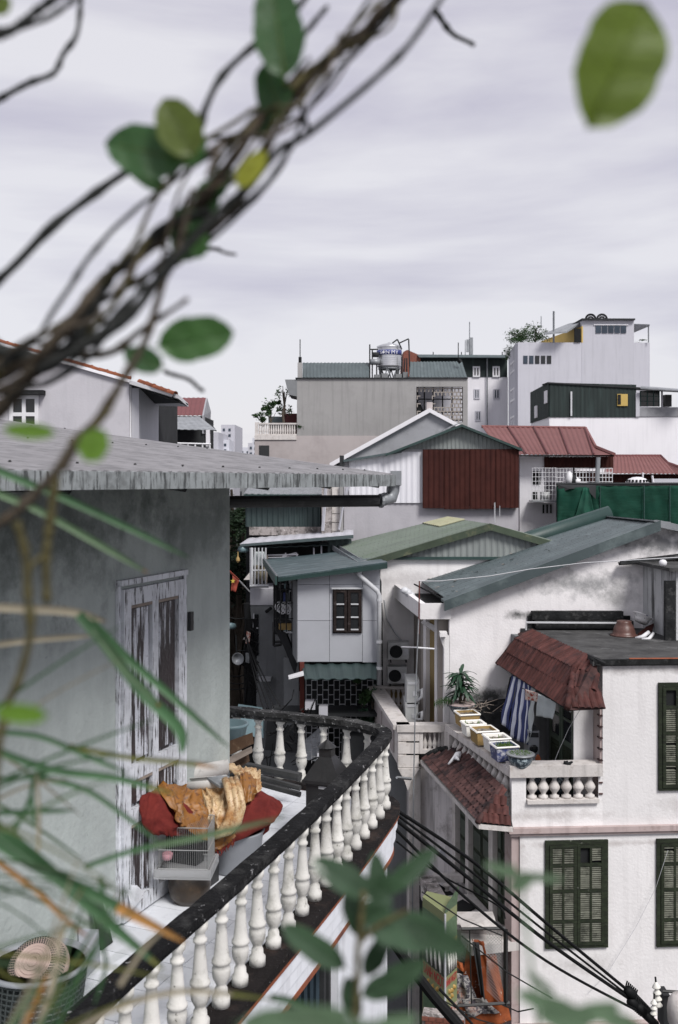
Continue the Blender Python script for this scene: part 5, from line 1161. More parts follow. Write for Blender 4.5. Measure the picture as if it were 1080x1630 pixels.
mb = MB(); mb.tube([P(612,955,25.9),P(616,985,25.9),P(628,1005,25.9),P(641,1022,25.9)],.025,5); part('hose', mb, M['pvc'], C_)
for (x,y,r_) in ((644,951,.045),(645,958,.08),(640,957,.04)):
    mb = MB(); mb.smooth = True; mb.lathe(P(x,y,26.03),[(r_,-.02),(r_,.03)],9,axis=Matrix.Rotation(R(90),3,'X')); part('wall_hole', mb, M['dark'], C_)
# grey room
D = 25.2; FG2 = front(473, D, 0); RM = C_
mb = MB(); mb.fb(FG2, FG2.u(473.5), FG2.u(608), .05, 4.2, Z(1055,D), Z(926,D)); part('room_core', mb, M['dark_grey'], RM)
def toproom(px): return 921+(905-921)*(px-445)/(617-445)
cols = [(474,524.6),(525.2,577.2),(577.8,605)]
rows = [(None,930.5),(931,987.6),(988.2,1054.5)]
for (a,b) in cols:
    for r0_,r1_ in rows:
        if a < 530 and r1_ == 1054.5: r1_ = 1053.5
        mb = MB(); v = random.uniform(-.006,.006)
        if r0_ is None: mb.fprism(FG2, [(FG2.u(a),Z(r1_,D)),(FG2.u(b),Z(r1_,D)),(FG2.u(b),Z(toproom(b),D)),(FG2.u(a),Z(toproom(a),D))], v, .049)
        else: mb.fb(FG2, FG2.u(a), FG2.u(b), v, .049, Z(r1_,D), Z(r0_,D))
        part('wall_panel', mb, M['panel_grey'], RM)
o = pbox(FG2, 530, 576.5, 938, 1008, -.035, -.010, 'brown_wood', RM, 'window', label='dark brown wooden window with two leaves of three panes')
for i in range(2):
    xa = 531.5+i*22.8; q = MB()
    q.pb(FG2, xa, xa+4.3, 939.5, 1006, -.08, -.036); q.pb(FG2, xa+17, xa+21.3, 939.5, 1006, -.08, -.036)
    for y in (939.5, 961.8, 982.5, 1002.3): q.pb(FG2, xa+4.35, xa+16.95, y, y+(3.6 if y in (939.5,1002.3) else 2.0), -.076, -.036)
    part('leaf_frame', q, M['brown_wood'], o)
    for j,(c,d_) in enumerate(((943.3,961.6),(964,982.3),(984.7,1002))): pbox(FG2, xa+4.6, xa+16.7, c, d_, -.045, -.037, 'glass_dark', o, 'pane'); pbox(FG2, xa+4.6, xa+16.7, d_-.9, d_+1.3, -.082, -.077, 'pvc', o, 'glazing_bar')
pbox(FG2, 528, 578.5, 935.5, 938, -.10, -.011, 'pvc', RM, 'window_drip')
# left face of the room: dark recess with clutter
SRm = SideFr((X(458,27.9),27.9),(X(473,D),D))
mb = MB(); mb.fb(SRm, 0, SRm.u(472.9), 0, .05, Z(1055,D), Z(926,D)); part('side_wall', mb, M['stucco_grey'], RM)
# room roof
pa, pb_, pc, pd = P(443,919,24.9), P(617,895,24.9), P(552,876,29.6), P(422,891,29.6)
mb = MB(); nseg = 6; 
mb.corr(pa+Vector((0,0,.01)), pd+Vector((0,0,.01)), pc+Vector((.3,0,.01)), pb_+Vector((0,0,.01)), .55, .012, .03, 4, .012); part('room_roof', mb, M['roof_dark_teal'], RM)
mb = MB(); mb.prism([pa+Vector((0,-.06,-.02)),pb_+Vector((0,-.06,-.02)),P(617,905,24.85),P(443,926,24.85)],(0,.05,0)); part('front_fascia', mb, M['trim_teal'], RM)
mb = MB(); mb.prism([pa+Vector((-.02,-.05,.03)),pd+Vector((-.02,0,.03)),pd+Vector((-.02,0,-.12)),pa+Vector((-.02,-.05,-.18))],(-.05,0,0)); part('side_fascia', mb, M['trim_teal'], RM)
mb = MB(); mb.bar(pa+Vector((-.03,-.05,.05)),pd+Vector((-.03,0,.05)),.025); part('edge_strip', mb, M['galv'], RM)
# drying balcony left of the room (dark shelves)
DS = bthing('drying_balcony', 'dark clutter-filled balcony beside the grey room with yellow crate and hangers', 455, 26.6, 'balcony'); DS.location.z = 7.5
f = front(440, 26.6)
def dsb(a,b,c,d_,v0,v1,m,n,**k): return pbox(f,a,b,c,d_,v0,v1,m,DS,n,**k)
dsb(437,472,924,1010,.9,1.0,'dark','back_wall'); dsb(436,441,924,1008,.0,.05,'dark','side_post'); dsb(441,468,1005,1008,-.1,.8,'pvc','floor_edge')
for y in (938,958,990): dsb(443,467,y,y+1.6,0,.4,'black_metal','shelf')
for i in range(5): dsb(444+i*4.4,447.2+i*4.4,929+i%2*2,937,.02,.3,['plastic_dark','glass_dark','plastic_blue','dark_grey','plastic_grey'][i],'jar')
for i in range(4): dsb(446+i*5,449.5+i*5,944,957.5,.02,.3,['dark_grey','curtain','plastic_dark','dark'][i],'bucket')
mb = MB()
for i in range(7):
    c = P(444+i*2.8, 966+(i%3)*2, 26.4); mb.tube([c+Vector((.09*math.cos(q),0,.12*math.sin(q))) for q in [k*math.pi/5 for k in range(11)]],.012,4)
part('white_hangers', mb, M['white_paint'], DS)
dsb(444,466,993,1003,-.05,.3,'foam_yellow','yellow_crate'); dsb(452,459,1003.2,1006,-.08,.1,'plastic_blue','blue_cup')
mb = MB()
for x in (436,440,447,456,465): mb.bar(P(x,925,26.2),P(x,1006,26.2),.014)
for y in (960,985): mb.bar(P(436,y,26.2),P(467,y,26.2),.014)
part('grille', mb, M['black_metal'], DS)
mb = MB(); f2 = front(440,26.4); mb.fprism(f2,[(f2.u(436),Z(1000,26.4)),(f2.u(455),Z(1008,26.4)),(f2.u(474),Z(1055,26.4)),(f2.u(470),Z(1075,26.4)),(f2.u(452),Z(1030,26.4))],0,.4); part('bracket_slab', mb, M['dark_grey'], DS)
# awning under the room, grille below, posts
mb = MB(); mb.corr(P(480,1058,25.3),P(600,1056,25.3),P(600,1081,24.2),P(486,1082,24.2),.26,.03); part('awning_sheet', mb, M['clad_shack'], C_)
f = front(487, 26)
mb = MB(); mb.pb(f,484,606,1056,1500,.6,.9); part('lower_back', mb, M['dark'], C_)
mb = MB(); ch_ = 8.9; rh_ = 15.2
for i in range(14):
    x = 487+i*8.9
    if x > 603: continue
    off = 0 if i%2 else rh_/2
    mb.fb(f, f.u(x), f.u(x+.9), .0, .05, Z(1215,26), Z(1083,26))
    for j in range(10):
        y = 1083+off+j*rh_
        if y < 1210 and x < 596: mb.fb(f, f.u(x+.95), f.u(x+8.85), .004, .046, Z(y+.9,26), Z(y,26))
part('brick_pattern_grille', mb, M['pvc'], C_, kind='stuff')
mb = MB(); mb.pb(f,487,600,1133,1135,-.04,-.004); part('grille_rail', mb, M['pvc'], C_)
mb = MB(); mb.pb(front(478,25),477.5,484.5,1055,1330,0,.12); part('post', mb, M['rusty_post'], C_)
mb = MB(); mb.prism([P(459,1075,24.8),P(483,1068,24.8),P(484,1073,24.4),P(460,1079,24.4)],(0,0,-.04)); part('plank_shelf', mb, M['white_paint'], C_)
mb = MB(); mb.pb(front(470,27),452,476,1050,1500,0,.3); part('lower_side_wall', mb, M['stucco_grey'], C_)
for k,(x,y,w_,h_,m_) in enumerate(((486,1118,16,12,'far_white'),(505,1205,26,14,'far_white'),(508,1126,14,20,'far_white'))):
    mb = MB(); mb.pb(front(x,24.6),x,x+w_,y,y+h_,0,.35); solo('foam_box', mb, M[m_], ['small white box on the dark ledge behind the rear handrail','white box seen between the rear balusters','white polystyrene box before the brick pattern grille'][k], 'box')
mb = MB(); mb.pb(front(480,24.9),430,606,1136.5,1141,0,.9); solo('street_awning_ledge', mb, M['dark_grey'], 'dark ledge in front of the brick pattern grille', 'ledge')
for k in range(3):
    tree('climbing_plant', ['leafy plant tuft high against the brick pattern grille','leafy plant tuft hanging mid height by the white balcony corner','dark leafy tuft low by the rear handrail end'][k], (X((567,577,575)[k],25),25.3,Z((1105,1130,1165)[k],25)), .35, (.22,.15,.20), 130, .10, 'foliage' if k<2 else 'plant_dark', 'plant', seed=30+k, cz=.7)
tree('climbing_plant', 'dark tall greenery at the right end of the brick pattern grille', (X(596,25.4),25.4,Z(1190,25)), 1.6, (.2,.15,.6), 240, .09, 'plant_dark', 'plant', seed=39)
# --- shack roofs behind, d 33
D = 33; S1 = bthing('shack_house', 'rooftop shack of blue-green ribbed sheet with a pale lean-to roof and concrete steps', 450, D)
f = front(392, D)
mb = MB(); mb.corrf(f, f.u(391), f.u(510), Z(838.5,D), Z(786,D), 0, .16, .025); part('cladding', mb, M['clad_shack'], S1)
mb = MB(); mb.corr(P(398,772,35.5),P(545,770,35.5),P(541,789,32.6),P(388,786,32.6),.2,.02); part('upper_roof', mb, M['galv'], S1)
mb = MB(); mb.pb(f,388,541,787,790,-.5,-.4); part('roof_edge', mb, M['trim_teal'], S1)
mb = MB(); mb.pb(f,397,541,838.6,852,-.02,.6); part('stucco_band', mb, M['cream_mossy'], S1); bpy.data.objects[-1] if 0 else None
mb = MB(); mb.pb(f,392,545,790,1100,.61,4); part('body', mb, M['dark_grey'], S1)
fs_ = front(512, 32)
for j in range(7):
    y0 = 776+j*14; mb = MB(); mb.pb(fs_,529,541,y0,y0+13.2,.12+.02*j,.8); part('stair_step', mb, M['cream'], S1)
mb = MB(); mb.pb(fs_,512.5,528.8,772,872,0,.7); part('stair_side', mb, M['cream_mossy'], S1)
mb = MB(); mb.pb(fs_,541.2,547,772,868,0,.7); part('stair_side', mb, M['concrete_wall'], S1)
mb = MB(); mb.pb(fs_,513,560,870,890,.2,1.5); part('dark_base', mb, M['dark'], S1)
# lean-to: whitish roof sheet
mb = MB(); mb.corr(P(395,857,33),P(563,843,33),P(563,851,30.0),P(382,866,30.0),.3,.015); part('leanto_roof', mb, M['far_white'], S1)
mb = MB(); mb.prism([P(382,866.5,29.95),P(563,851.5,29.95),P(563,857,29.95),P(383,870,29.95)],(0,.06,0)); part('leanto_fascia', mb, M['roof_trim'], S1)
mb = MB(); mb.corr(P(405,868,31),P(530,862,31),P(522,868,30.2),P(408,872,30.2),.3,.015); part('lower_sheet', mb, M['clad_shack'], S1)
mb = MB(); mb.corrf(front(522,30.4), 0, 38*30.4/F, Z(880,30.4), Z(858,30.4), 0, .15, .02); part('end_cladding', mb, M['clad_shack'], S1)
mb = MB()
for a,b in (((513,845),(518,776)),((515,845),(520,776)),((540,843),(552,776)),((556,775),(546,800))): mb.bar(P(*a,31.5),P(*b,31.5),.03)
part('leaning_pole', mb, M['far_white'], S1)
mb = MB()
for a,b in (((425,884),(475,883)),((425,888),(470,887)),((450,886),(472,880)),((472,880),(474,892)),((455,880),(455,892)),((500,872),(500,892)),((512,868),(512,890))): mb.bar(P(*a,30.3),P(*b,30.3),.022)
part('frame_bars', mb, M['far_white'], S1)
mb = MB(); mb.pb(front(420,32),398,545,868,1100,0,1); part('under_wall', mb, M['dark'], S1)
# balcony with bundles of sticks above the narrow grey house
D = 30; St = bthing('caged_balcony', 'narrow caged balcony stuffed with bamboo sticks and clear plastic at the street corner', 412, D, 'balcony'); St.location.z = Z(935,D)
mb = MB()
for i in range(5): x = 400.5+i*5.7; mb.bar(P(x,872,29.9),P(x,934,29.9),.02 if i else .05)
mb.bar(P(399,908,29.9),P(428,908,29.9),.02); mb.bar(P(398,933,29.9),P(428,933,29.9),.05); part('cage_bars', mb, M['pvc'], St)
rr = random.Random(5)
for i in range(14):
    mb = MB(); x = 402+rr.uniform(0,22); mb.bar(P(x,932,30.2),P(x+rr.uniform(-3,3),878+rr.uniform(0,18),30.3),.03); part('stick', mb, M['wood_pale' if i%3 else 'dark_grey'], St)
g = drape([P(405,878,30.05),P(421,878,30.05),P(425,900,30),P(402,902,30)],.01,14,8,.06,4,3); part('plastic_bag', g, M['cloth_light'], St)
g = drape([P(406,900,30.05),P(424,898,30.05),P(422,925,30),P(408,922,30)],.01,14,8,.06,4,6); part('straw_bag', g, M['blade_cream'], St)
# narrow grey house
Ng = bthing('narrow_grey_house', 'narrow grey rendered house with pale parapet beside the dark street pole', 420, 30.5)
f = front(400, 30.5)
mb = MB(); mb.fb(f, f.u(399), f.u(441), 0, 3, 0, Z(963,30.5)); mb2 = MB(); mb2.fb(f, f.u(398.5), f.u(436), -.03, 2.9, Z(963,30.5)+.002, Z(937,30.5)); part('wall', mb, M['stucco_grey'], Ng); part('parapet', mb2, M['far_white'], Ng)
mb = MB(); mb.fb(f, f.u(441), f.u(457), -.3, 3, 0, Z(1012,30.5)); part('wing_wall', mb, M['stucco_grey'], Ng)
o = pbox(f, 403.5, 411.5, 978, 1044, -.03, -.003, 'glass_dark', Ng, 'window')
q = MB(); q.pb(f,403,405,977,1045,-.06,-.031); q.pb(f,405,411.5,999,1001,-.06,-.031); part('frame', q, M['pvc'], o)
pbox(f, 411, 431, 1082, 1085, -.5, -.0, 'pvc', Ng, 'ledge_shelf')
mb = MB(); mb.tube([P(424,974,30.4),P(432,968,30.3)],.05,6); part('spout', mb, M['dark'], Ng)
mb = MB()
for a,b in (((436,990),(436,1028)),((436,1028),(449,1026)),((449,1026),(449,1000)),((438,1022),(449,1021))): mb.bar(P(*a,28.5),P(*b,28.5),.035)
solo('window_bracket', mb, M['black_metal'], 'black metal bracket frame hanging below the drying balcony', 'bracket')
# --- street things
pole = bthing('utility_pole', 'dark utility pole wrapped in cables at the street corner', 400, 29, 'utility pole')
mb = MB(); mb.tube([P(399,1000,29),Vector((X(402,29),29,0))],[.14,.2],10); mb.tube([P(393,960,29),P(396,1000,29)],.09,8); part('pole', mb, M['dark'], pole)
mb = MB(); rr = random.Random(2)
for i in range(26):
    x = 398+rr.uniform(-6,8); pts = [P(x+rr.uniform(-4,4), y, 28.8) for y in range(985, 1130, 24)]; mb.tube(pts, rr.uniform(.015,.035), 5)
for i in range(7): mb.tube([P(396+rr.uniform(-3,3),1000+i*14,28.8), P(412,1010+i*15,28.6), P(400,1024+i*14,28.7)], .02, 5)
part('cable_tangle', mb, M['cable'], pole, kind='stuff')
mb = MB(); mb.prism([P(393,1005,28.7),P(399,1008,28.7),P(397,1026,28.7),P(391,1024,28.7)],(0,.1,0)); part('notice', mb, M['cloth_print'], pole)
mb = MB(); mb.prism([P(391,1040,28.7),P(397,1040,28.7),P(397,1056,28.7),P(391,1054,28.7)],(0,.1,0)); part('junction_box', mb, M['galv'], pole)
sp = thing('loudspeaker', 'grey horn loudspeaker hanging over the dark street', 'loudspeaker', P(379,1049,28.5))
axl = Matrix.Rotation(R(88),3,'X') @ Matrix.Rotation(R(-8),3,'Y')
mb = MB(); mb.smooth = True; mb.lathe(P(379,1049,28.5), [(.17,.0),(.165,.01),(.11,-.06),(.05,-.15),(.04,-.2)], 22, axis=axl); part('horn', mb, M['galv'], sp)
mb = MB(); mb.smooth = True; mb.lathe(P(379,1049,28.5), [(.03,-.02),(.035,-.1)], 10, axis=axl); part('driver', mb, M['dark_grey'], sp)
mb = MB(); mb.bar(P(384,1055,28.6),P(394,1064,28.8),.035); mb.bar(P(377,1040,28.7),P(376,1010,28.8),.025); mb.bar(P(376,1036,28.7),P(395,1036,28.8),.02); part('bracket', mb, M['dark'], sp)
fl_ = thing('red_flag', 'orange-red flag with a gold star on a slanting pole over the street', 'flag', P(396,940,28.6))
mb = MB(); mb.bar(P(398,942,28.7),P(380,923,28.3),.02); part('pole', mb, M['pvc'], fl_); mb = MB(); mb.bar(P(380,923,28.3),P(362,906,27.9),.03); part('pole', mb, M['flag'], fl_)
g = drape([P(370,916,28.1),P(381,925,28.3),P(375,943,28.3),P(367,940,28.2)],.012,12,10,.05,3,1); part('cloth', g, M['flag'], fl_)
mb = MB(); c = P(371,925,27.95); mb.prism([c+Vector((.07*(1 if k%2==0 else .4)*math.sin(k*math.pi/5),0,.07*(1 if k%2==0 else .4)*math.cos(k*math.pi/5))) for k in range(10)],(0,.01,0)); part('star', mb, M['gold_star'], fl_)
for k,(x,y) in enumerate(((394,917),(393,1012))):
    mb = MB(); mb.prism([P(x-6,y+6,28.9),P(x+3,y-5,28.9),P(x+4,y+6,28.9)],(0,.2,0)); solo('lampshade', mb, M['cream'], ['cream cone lampshade hanging by the caged balcony','pale sign flap on the dark street pole'][k], 'lampshade' if k==0 else 'sign')
# dark trees filling the street, layered
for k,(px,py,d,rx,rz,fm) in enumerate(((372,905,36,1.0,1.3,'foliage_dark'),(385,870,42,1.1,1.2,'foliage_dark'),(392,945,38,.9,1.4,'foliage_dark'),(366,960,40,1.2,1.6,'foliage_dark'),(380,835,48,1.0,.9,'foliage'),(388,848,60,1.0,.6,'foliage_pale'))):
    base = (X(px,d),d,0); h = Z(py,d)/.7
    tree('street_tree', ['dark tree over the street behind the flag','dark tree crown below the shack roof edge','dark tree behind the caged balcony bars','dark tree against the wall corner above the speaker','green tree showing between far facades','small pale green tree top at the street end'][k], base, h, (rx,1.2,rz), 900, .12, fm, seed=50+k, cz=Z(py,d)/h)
for k,(a,b,c,d,m_) in enumerate(((300,372,776,62,'far_white'),(366,378,805,70,'far_white'),(374,383,790,75,'far_pale'),(381,389,776,66,'stucco_grey'),(384,396,815,72,'far_white2'),(395,470,800,60,'dark_grey'))):
    b_ = bthing('street_building', ['pale facade at the wall corner at the end of the street','narrow white street facade','slim pale tower behind the street','grey street facade under the dark pipe','white facade near the green street tree','dark grey building behind the shack'][k], a, d)
    f = front(a, d); mb = MB(); mb.fb(f, 0, f.u(b), 0, 6, 0, Z(c,d)); part('wall', mb, M[m_], b_)
    for j in range(6):
        for i in range(2): 
            x = a+2+i*(b-a)*.5; 
            if b-x > 2 and b < 400: pbox(f, x, x+(b-a)*.25, c+6+j*14, c+13+j*14, -.05, -.003, 'glass_dark', b_, 'window')
            if i == 0 and b < 400 and j%2: pbox(f, a, b, c+15+j*14, c+17+j*14, -.7, -.006, 'dark_grey', b_, 'balcony')
mb = MB(); mb.pb(front(366,55),340,398,958,1052,0,.5); solo('street_wall', mb, M['dark_grey'], 'plain dark grey wall at the bend of the street behind the loudspeaker', 'wall')
mb = MB(); mb.pb(front(366,44),372,386,948,1060,0,.3); 
def motorbike(name,label,loc,rz,body):
    t = thing(name,label,'motorbike',loc,'motorbikes parked in the street'); L0 = Vector(loc); rot = Matrix.Rotation(rz,3,'Z')
    q = lambda x,y,z: L0+rot@Vector((x,y,z))
    for x in (-.62,.62):
        mb = MB(); mb.tube([q(x+.27*math.cos(k*math.pi/8),0,.3+.27*math.sin(k*math.pi/8)) for k in range(17)],.06,6,False); part('wheel', mb, M['tyre'], t)
    mb = MB(); mb.smooth=True; mb.tube([q(-.75,0,.75),q(-.3,0,.72),q(.05,0,.45),(q(.4,0,.5)),q(.5,0,.85)],[.08,.14,.12,.1,.1],8); part('body', mb, M[body], t)
    mb = MB(); mb.smooth=True; mb.tube([q(-.7,0,.86),q(-.3,0,.86),q(.0,0,.78)],[.09,.13,.08],8); part('seat', mb, M['tyre'], t)
    mb = MB(); mb.tube([q(.6,0,.3),q(.48,0,1.0)],.035,6); mb.tube([q(.42,-.32,1.02),q(.5,0,1.0),q(.42,.32,1.02)],.02,5); part('handlebar', mb, M['galv'], t)
    mb = MB(); mb.bar(q(.46,.28,1.0),q(.44,.34,1.2),.01); mb.lathe(q(.44,.34,1.2),[(.05,0),(.06,.03),(.02,.06)],8); part('mirror', mb, M['galv'], t)
    return t
for k,(px,py,d,rz,bd) in enumerate(((374,1108,57,.6,'motor_grey'),(384,1105,58,1.1,'motor_red'),(392,1100,60,.3,'motor_grey'),(371,1090,64,.9,'motor_red'),(380,1122,54,.5,'motor_grey'))):
    motorbike('motorbike', ['grey motorbike parked nearest the wall corner','red motorbike in the middle of the street row','grey motorbike at the foot of the dark pole','red motorbike farthest up the street','silver motorbike nearest the handrail'][k], (X(px,d),d,.02), rz, bd)
# cables slung down to the right from the pole
for k,(a,b) in enumerate((((392,1012),(436,1126)),((393,1020),(428,1128)),((394,1026),(420,1130)),((392,1015),(446,1124)))):
    mb = MB(); mb.tube([P(a[0]+(b[0]-a[0])*t, a[1]+(b[1]-a[1])*t+5*math.sin(math.pi*t), 28.5-6*t) for t in [i/10 for i in range(11)]],.018,5); solo('cable', mb, M['cable'], ['black cable slung from the street pole, second from the right at the handrail','black cable slung from the street pole, third from the right at the handrail','black cable slung from the street pole, leftmost where it meets the handrail','black cable slung from the street pole, reaching farthest right'][k], 'cable', 'cables slung from the street pole')
for k,(y0,y1,dy) in enumerate(((980,982,4),(1072,1070,6),(1082,1084,6),(1095,1092,4))):
    mb = MB(); mb.tube([P(355+45*t, y0+(y1-y0)*t+dy*math.sin(math.pi*t), 29) for t in [i/8 for i in range(9)]],.018,5); solo('cable', mb, M['cable'], ['highest thin cable crossing the street above the loudspeaker','thin cable crossing the street just below the loudspeaker','sagging thin cable crossing the street above the motorbikes','lowest thin cable crossing the street over the motorbikes'][k], 'cable', 'cables crossing the street')
for k,(px,py) in enumerate(((383,874),(363,996))):
    mb = MB(); mb.smooth=True; mb.tube([P(px,py,30),P(px+10,py+1,30.2)],[.10,.09],10); solo('green_light', mb, M['plastic_blue'], ['pale green pipe end beside the caged balcony','pale green street lamp head at the wall corner'][k], 'pipe' if k==0 else 'lamp')
mb = MB(); mb.lathe(P(379,889,30),[(.02,-.12),(.06,-.06),(.05,0),(.02,.06),(.01,.2)],10); solo('hanging_bulb', mb, M['foam_yellow'], 'small yellowish bulb hanging in front of the dark trees', 'bulb')
# street level clutter seen through the rear balusters
for k,(a,b,c,d_,d,m_,nm,lb,ct) in enumerate(((378,418,1128,1175,27,'plastic_blue','blue_tarpaulin','light blue tarpaulin seen between the left rear balusters','tarpaulin'),(425,480,1140,1200,27.5,'dark_grey','market_stall','dark market stall roof behind the rear balusters','stall'),(486,520,1150,1215,27,'galv','metal_gate','grey gate panel seen behind the middle rear balusters','gate'),(545,600,1170,1230,25.5,'dark_grey','dark_stall','dark stall front near the white balcony corner','stall'))):
    mb = MB(); mb.prism([P(a,c,d),P(b,c+6,d-.5),P(b+2,d_,d-1.2),P(a-3,d_-6,d-.8)],(0,.3,.05)); 
    ob = solo(nm, mb, M[m_], lb, ct)
mb = MB(); rr = random.Random(9)
for i in range(20):
    x0 = rr.uniform(410,470); y0 = rr.uniform(1130,1220); mb.tube([P(x0+ k*rr.uniform(6,16), y0+k*rr.uniform(-14,14), 24+rr.uniform(-.6,.6)) for k in range(4)],.014,4)
solo('cable_bundle', mb, M['cable'], 'tangle of black cables behind the rear balusters', 'cables')

# ================================================================== HOUSE B (big white gable house with teal roof)
D = 22.3; FBh = front(716, D, 0); HB = bthing('white_gable_house', 'large white gable house with teal ribbed roof and stained wall on the right', 860, D)
# gable outline
mb = MB(); mb.fprism(FBh, [(FBh.u(716),0),(FBh.u(1180),0),(FBh.u(1180),Z(880,D)),(FBh.u(1052),Z(838,D)),(FBh.u(716),Z(958,D))], 0, .3); part('gable_wall', mb, M['white_wall_b'], HB)
mb = MB(); mb.fprism(FBh, [(FBh.u(724),0),(FBh.u(1180),0),(FBh.u(1180),Z(886,D)),(FBh.u(1052),Z(846,D)),(FBh.u(724),Z(966,D))], .31, 6); part('body', mb, M['dark_grey'], HB)
# roof: eave back corner at (660,915), ridge back corner (970,822)
eF = P(716,957,D-.25); eB = P(664,921,27.0); rF = P(1052,832,D-.25); rB = P(972,824,27.3)
for k in range(6):
    f0,f1 = k/6, (k+1)/6
    mb = MB(); mb.corr(rF.lerp(rB,f0+.002), rF.lerp(rB,f1-.002), eF.lerp(eB,f1-.002), eF.lerp(eB,f0+.002), .24, .022, .02); part('roof_sheet', mb, M['roof_blue'], HB)
mb = MB(); mb.corr(rF, rB, rB+Vector((3.5,0,-1.2)), rF+Vector((3.5,0,-1.2)), .24, .02); part('roof_sheet', mb, M['roof_blue'], HB)
mb = MB()
for j in range(8):
    for i in range(30):
        p = eF.lerp(eB,(j+.8)/8.5).lerp(rF.lerp(rB,(j+.8)/8.5),(i+.5)/30)+Vector((0,0,.03)); mb.lathe(p,[(.008,0),(.005,.008)],5)
part('roof_screws', mb, M['dark_grey'], HB, kind='stuff')
mb = MB(); rr = random.Random(8)
for i in range(60):
    p = eF.lerp(eB,rr.uniform(.1,.95)).lerp(rF.lerp(rB,.5),rr.random()**2*.8)+Vector((0,0,.035)); s_ = rr.uniform(.02,.06); q_ = rr.uniform(0,3); mb.add([p+Vector((s_*math.cos(q_+k*1.57),s_*.6*math.sin(q_+k*1.57),.004*k)) for k in range(4)],[(0,1,2,3)])
part('fallen_leaves', mb, M['wood_pale'], HB, kind='stuff')
# wide front verge flashing
up = Vector((0,0,.05)); back_ = (rB-rF).normalized()
s0 = (eF-rF).normalized()
mb = MB(); mb.prism([eF+s0*.12+up, rF+up, rF+(rB-rF)*.085+up, eF+s0*.12+(eB-eF)*.085+up],(0,0,-.05)); part('verge_flashing', mb, M['roof_trim'], HB)
mb = MB(); mb.prism([eF+s0*.12+up, rF+up, rF+Vector((0,0,-.17)), eF+s0*.12+Vector((0,0,-.17))],(0,-.03,0)); part('verge_board', mb, M['roof_trim'], HB)
mb = MB(); mb.smooth = True; mb.tube([eB+s0*.1+Vector((0,.0,.10)), rB+Vector((0,0,.10))], .22, 12); part('roll_flashing', mb, M['trim_teal'], HB) ; bpy.data.objects[-1:] if 0 else None
mb = MB(); mb.prism([rF+up*1.5+Vector((-.14,0,-.02)), rF+up*1.5+Vector((.22,0,-.06)), rB+up*1.5+Vector((.22,0,-.06)), rB+up*1.5+Vector((-.14,0,-.02))],(0,0,-.03)); part('ridge_cap', mb, M['galv'], HB)
rgt = rF+Vector((1.8,0,-.42))
mb = MB(); mb.prism([rF+Vector((0,-.02,.05)), rgt+Vector((0,-.02,.05)), rgt+Vector((0,-.02,-.08)), rF+Vector((0,-.02,-.10))],(0,.3,0)); part('verge_board', mb, M['galv'], HB)
# gutter parapet over the porch
pn = P(669,960,D-.05); 
xL, xN = X(669,D), X(716,D)
zt_ = Z(960,D); zb_ = Z(985,D)
farL = Vector((X(628,26.0),26.0,0))
mb = MB(); mb.prism([(xL,D-.08,zb_),(xN+.02,D-.08,zb_),(xN+.02,D-.02,zb_),(xL+.02,D-.02,zb_)],(0,0,zt_-zb_)); part('parapet_front', mb, M['white_wall'], HB)
mb = MB(); mb.prism([(xL+.003,D-.019,zb_+.001),(farL.x,26,zb_+.001),(farL.x+.12,26,zb_+.001),(xL+.12,D-.019,zb_+.001)],(0,0,zt_-zb_-.003)); part('parapet_side', mb, M['white_wall'], HB)
mb = MB(); mb.prism([(xL+.13,D-.015,zb_-.02),(xN,D-.015,zb_-.02),(xN+.5,26.2,zb_-.02),(farL.x+.1,26.2,zb_-.02)],(0,0,.12)); part('gutter_floor', mb, M['black_mould'], HB)
mb = MB(); mb.smooth=True
for k,(x,y) in enumerate(((650,941),(654,945),(645,938))): mb.lathe(P(x,y,24.0)+Vector((0,0,-.1)),[(.05,0),(.12,.05),(.08,.12),(.02,.15)],8)
part('debris', mb, M['pvc'], HB)
mb = MB(); mb.tube([P(660,930,24.6),P(690,945,23.3),P(712,958,22.4)],.02,5); part('roof_wire', mb, M['cable'], HB)
# porch facade facing the street
PB = SideFr((1.93,24.6),(X(701,22.6),22.6))
def pbx(a,b,c,d_,v0,v1,m,n): return pbox(PB,a,b,c,d_,v0,v1,m,HB,n)
mb = MB(); L_ = PB.u(700.9); mb.fb(PB, -1.6, L_, .15, .3, 0, zb_); part('porch_wall', mb, M['beige'], HB)
mb = MB(); mb.prism([(X(701,22.6),22.6,0),(xN+.01,D+.0,0),(xN+.01,D+.29,0),(X(701,22.6)+.1,22.8,0)],(0,0,zb_)); 
for (a,b,m_,v) in ((667,675,'beige',.06),(675.5,679.8,'white_wall',-.02),(680,689,'ochre',.07),(689.2,693,'dark',.10),(693.3,697.2,'white_wall',-.02),(697.6,700.8,'beige',.06)):
    q = MB(); u0, u1 = PB.u(a), PB.u(b); q.fb(PB, u0, u1, v, .149, Z(1165,23), zb_-.02); part('porch_pilaster' if m_=='white_wall' else ('porch_opening' if m_=='dark' else 'porch_panel'), q, M[m_], HB)
q = MB(); q.fb(FBh, FBh.u(697,.5), FBh.u(709), .3, .5, Z(1165,D), zb_-.02); part('porch_panel', q, M['beige'], HB)
q = MB(); q.fb(FBh, FBh.u(707.5), FBh.u(716.5), .0, .29, 0, Z(1012,D)); part('corner_pier', q, M['white_wall'], HB)
q = MB(); q.prism([(X(711,22.2),22.25,Z(1005,22.25)),(X(716,22.25),22.25,Z(1005,22.25)),(X(680,24),24,Z(997,24)),(X(674,24.2),24.2,Z(990,24.2))],(0,0,.12)); 
q = MB(); q.tube([P(675,991,24.2),P(701,1006,22.9),P(710,1013,22.4)],[.07,.08,.09],4); part('sloping_beam', q, M['white_wall'], HB)
q = MB(); q.pb(front(702,22.2),701,712.5,1007,1014,-.1,.15); part('capital', q, M['white_wall'], HB)
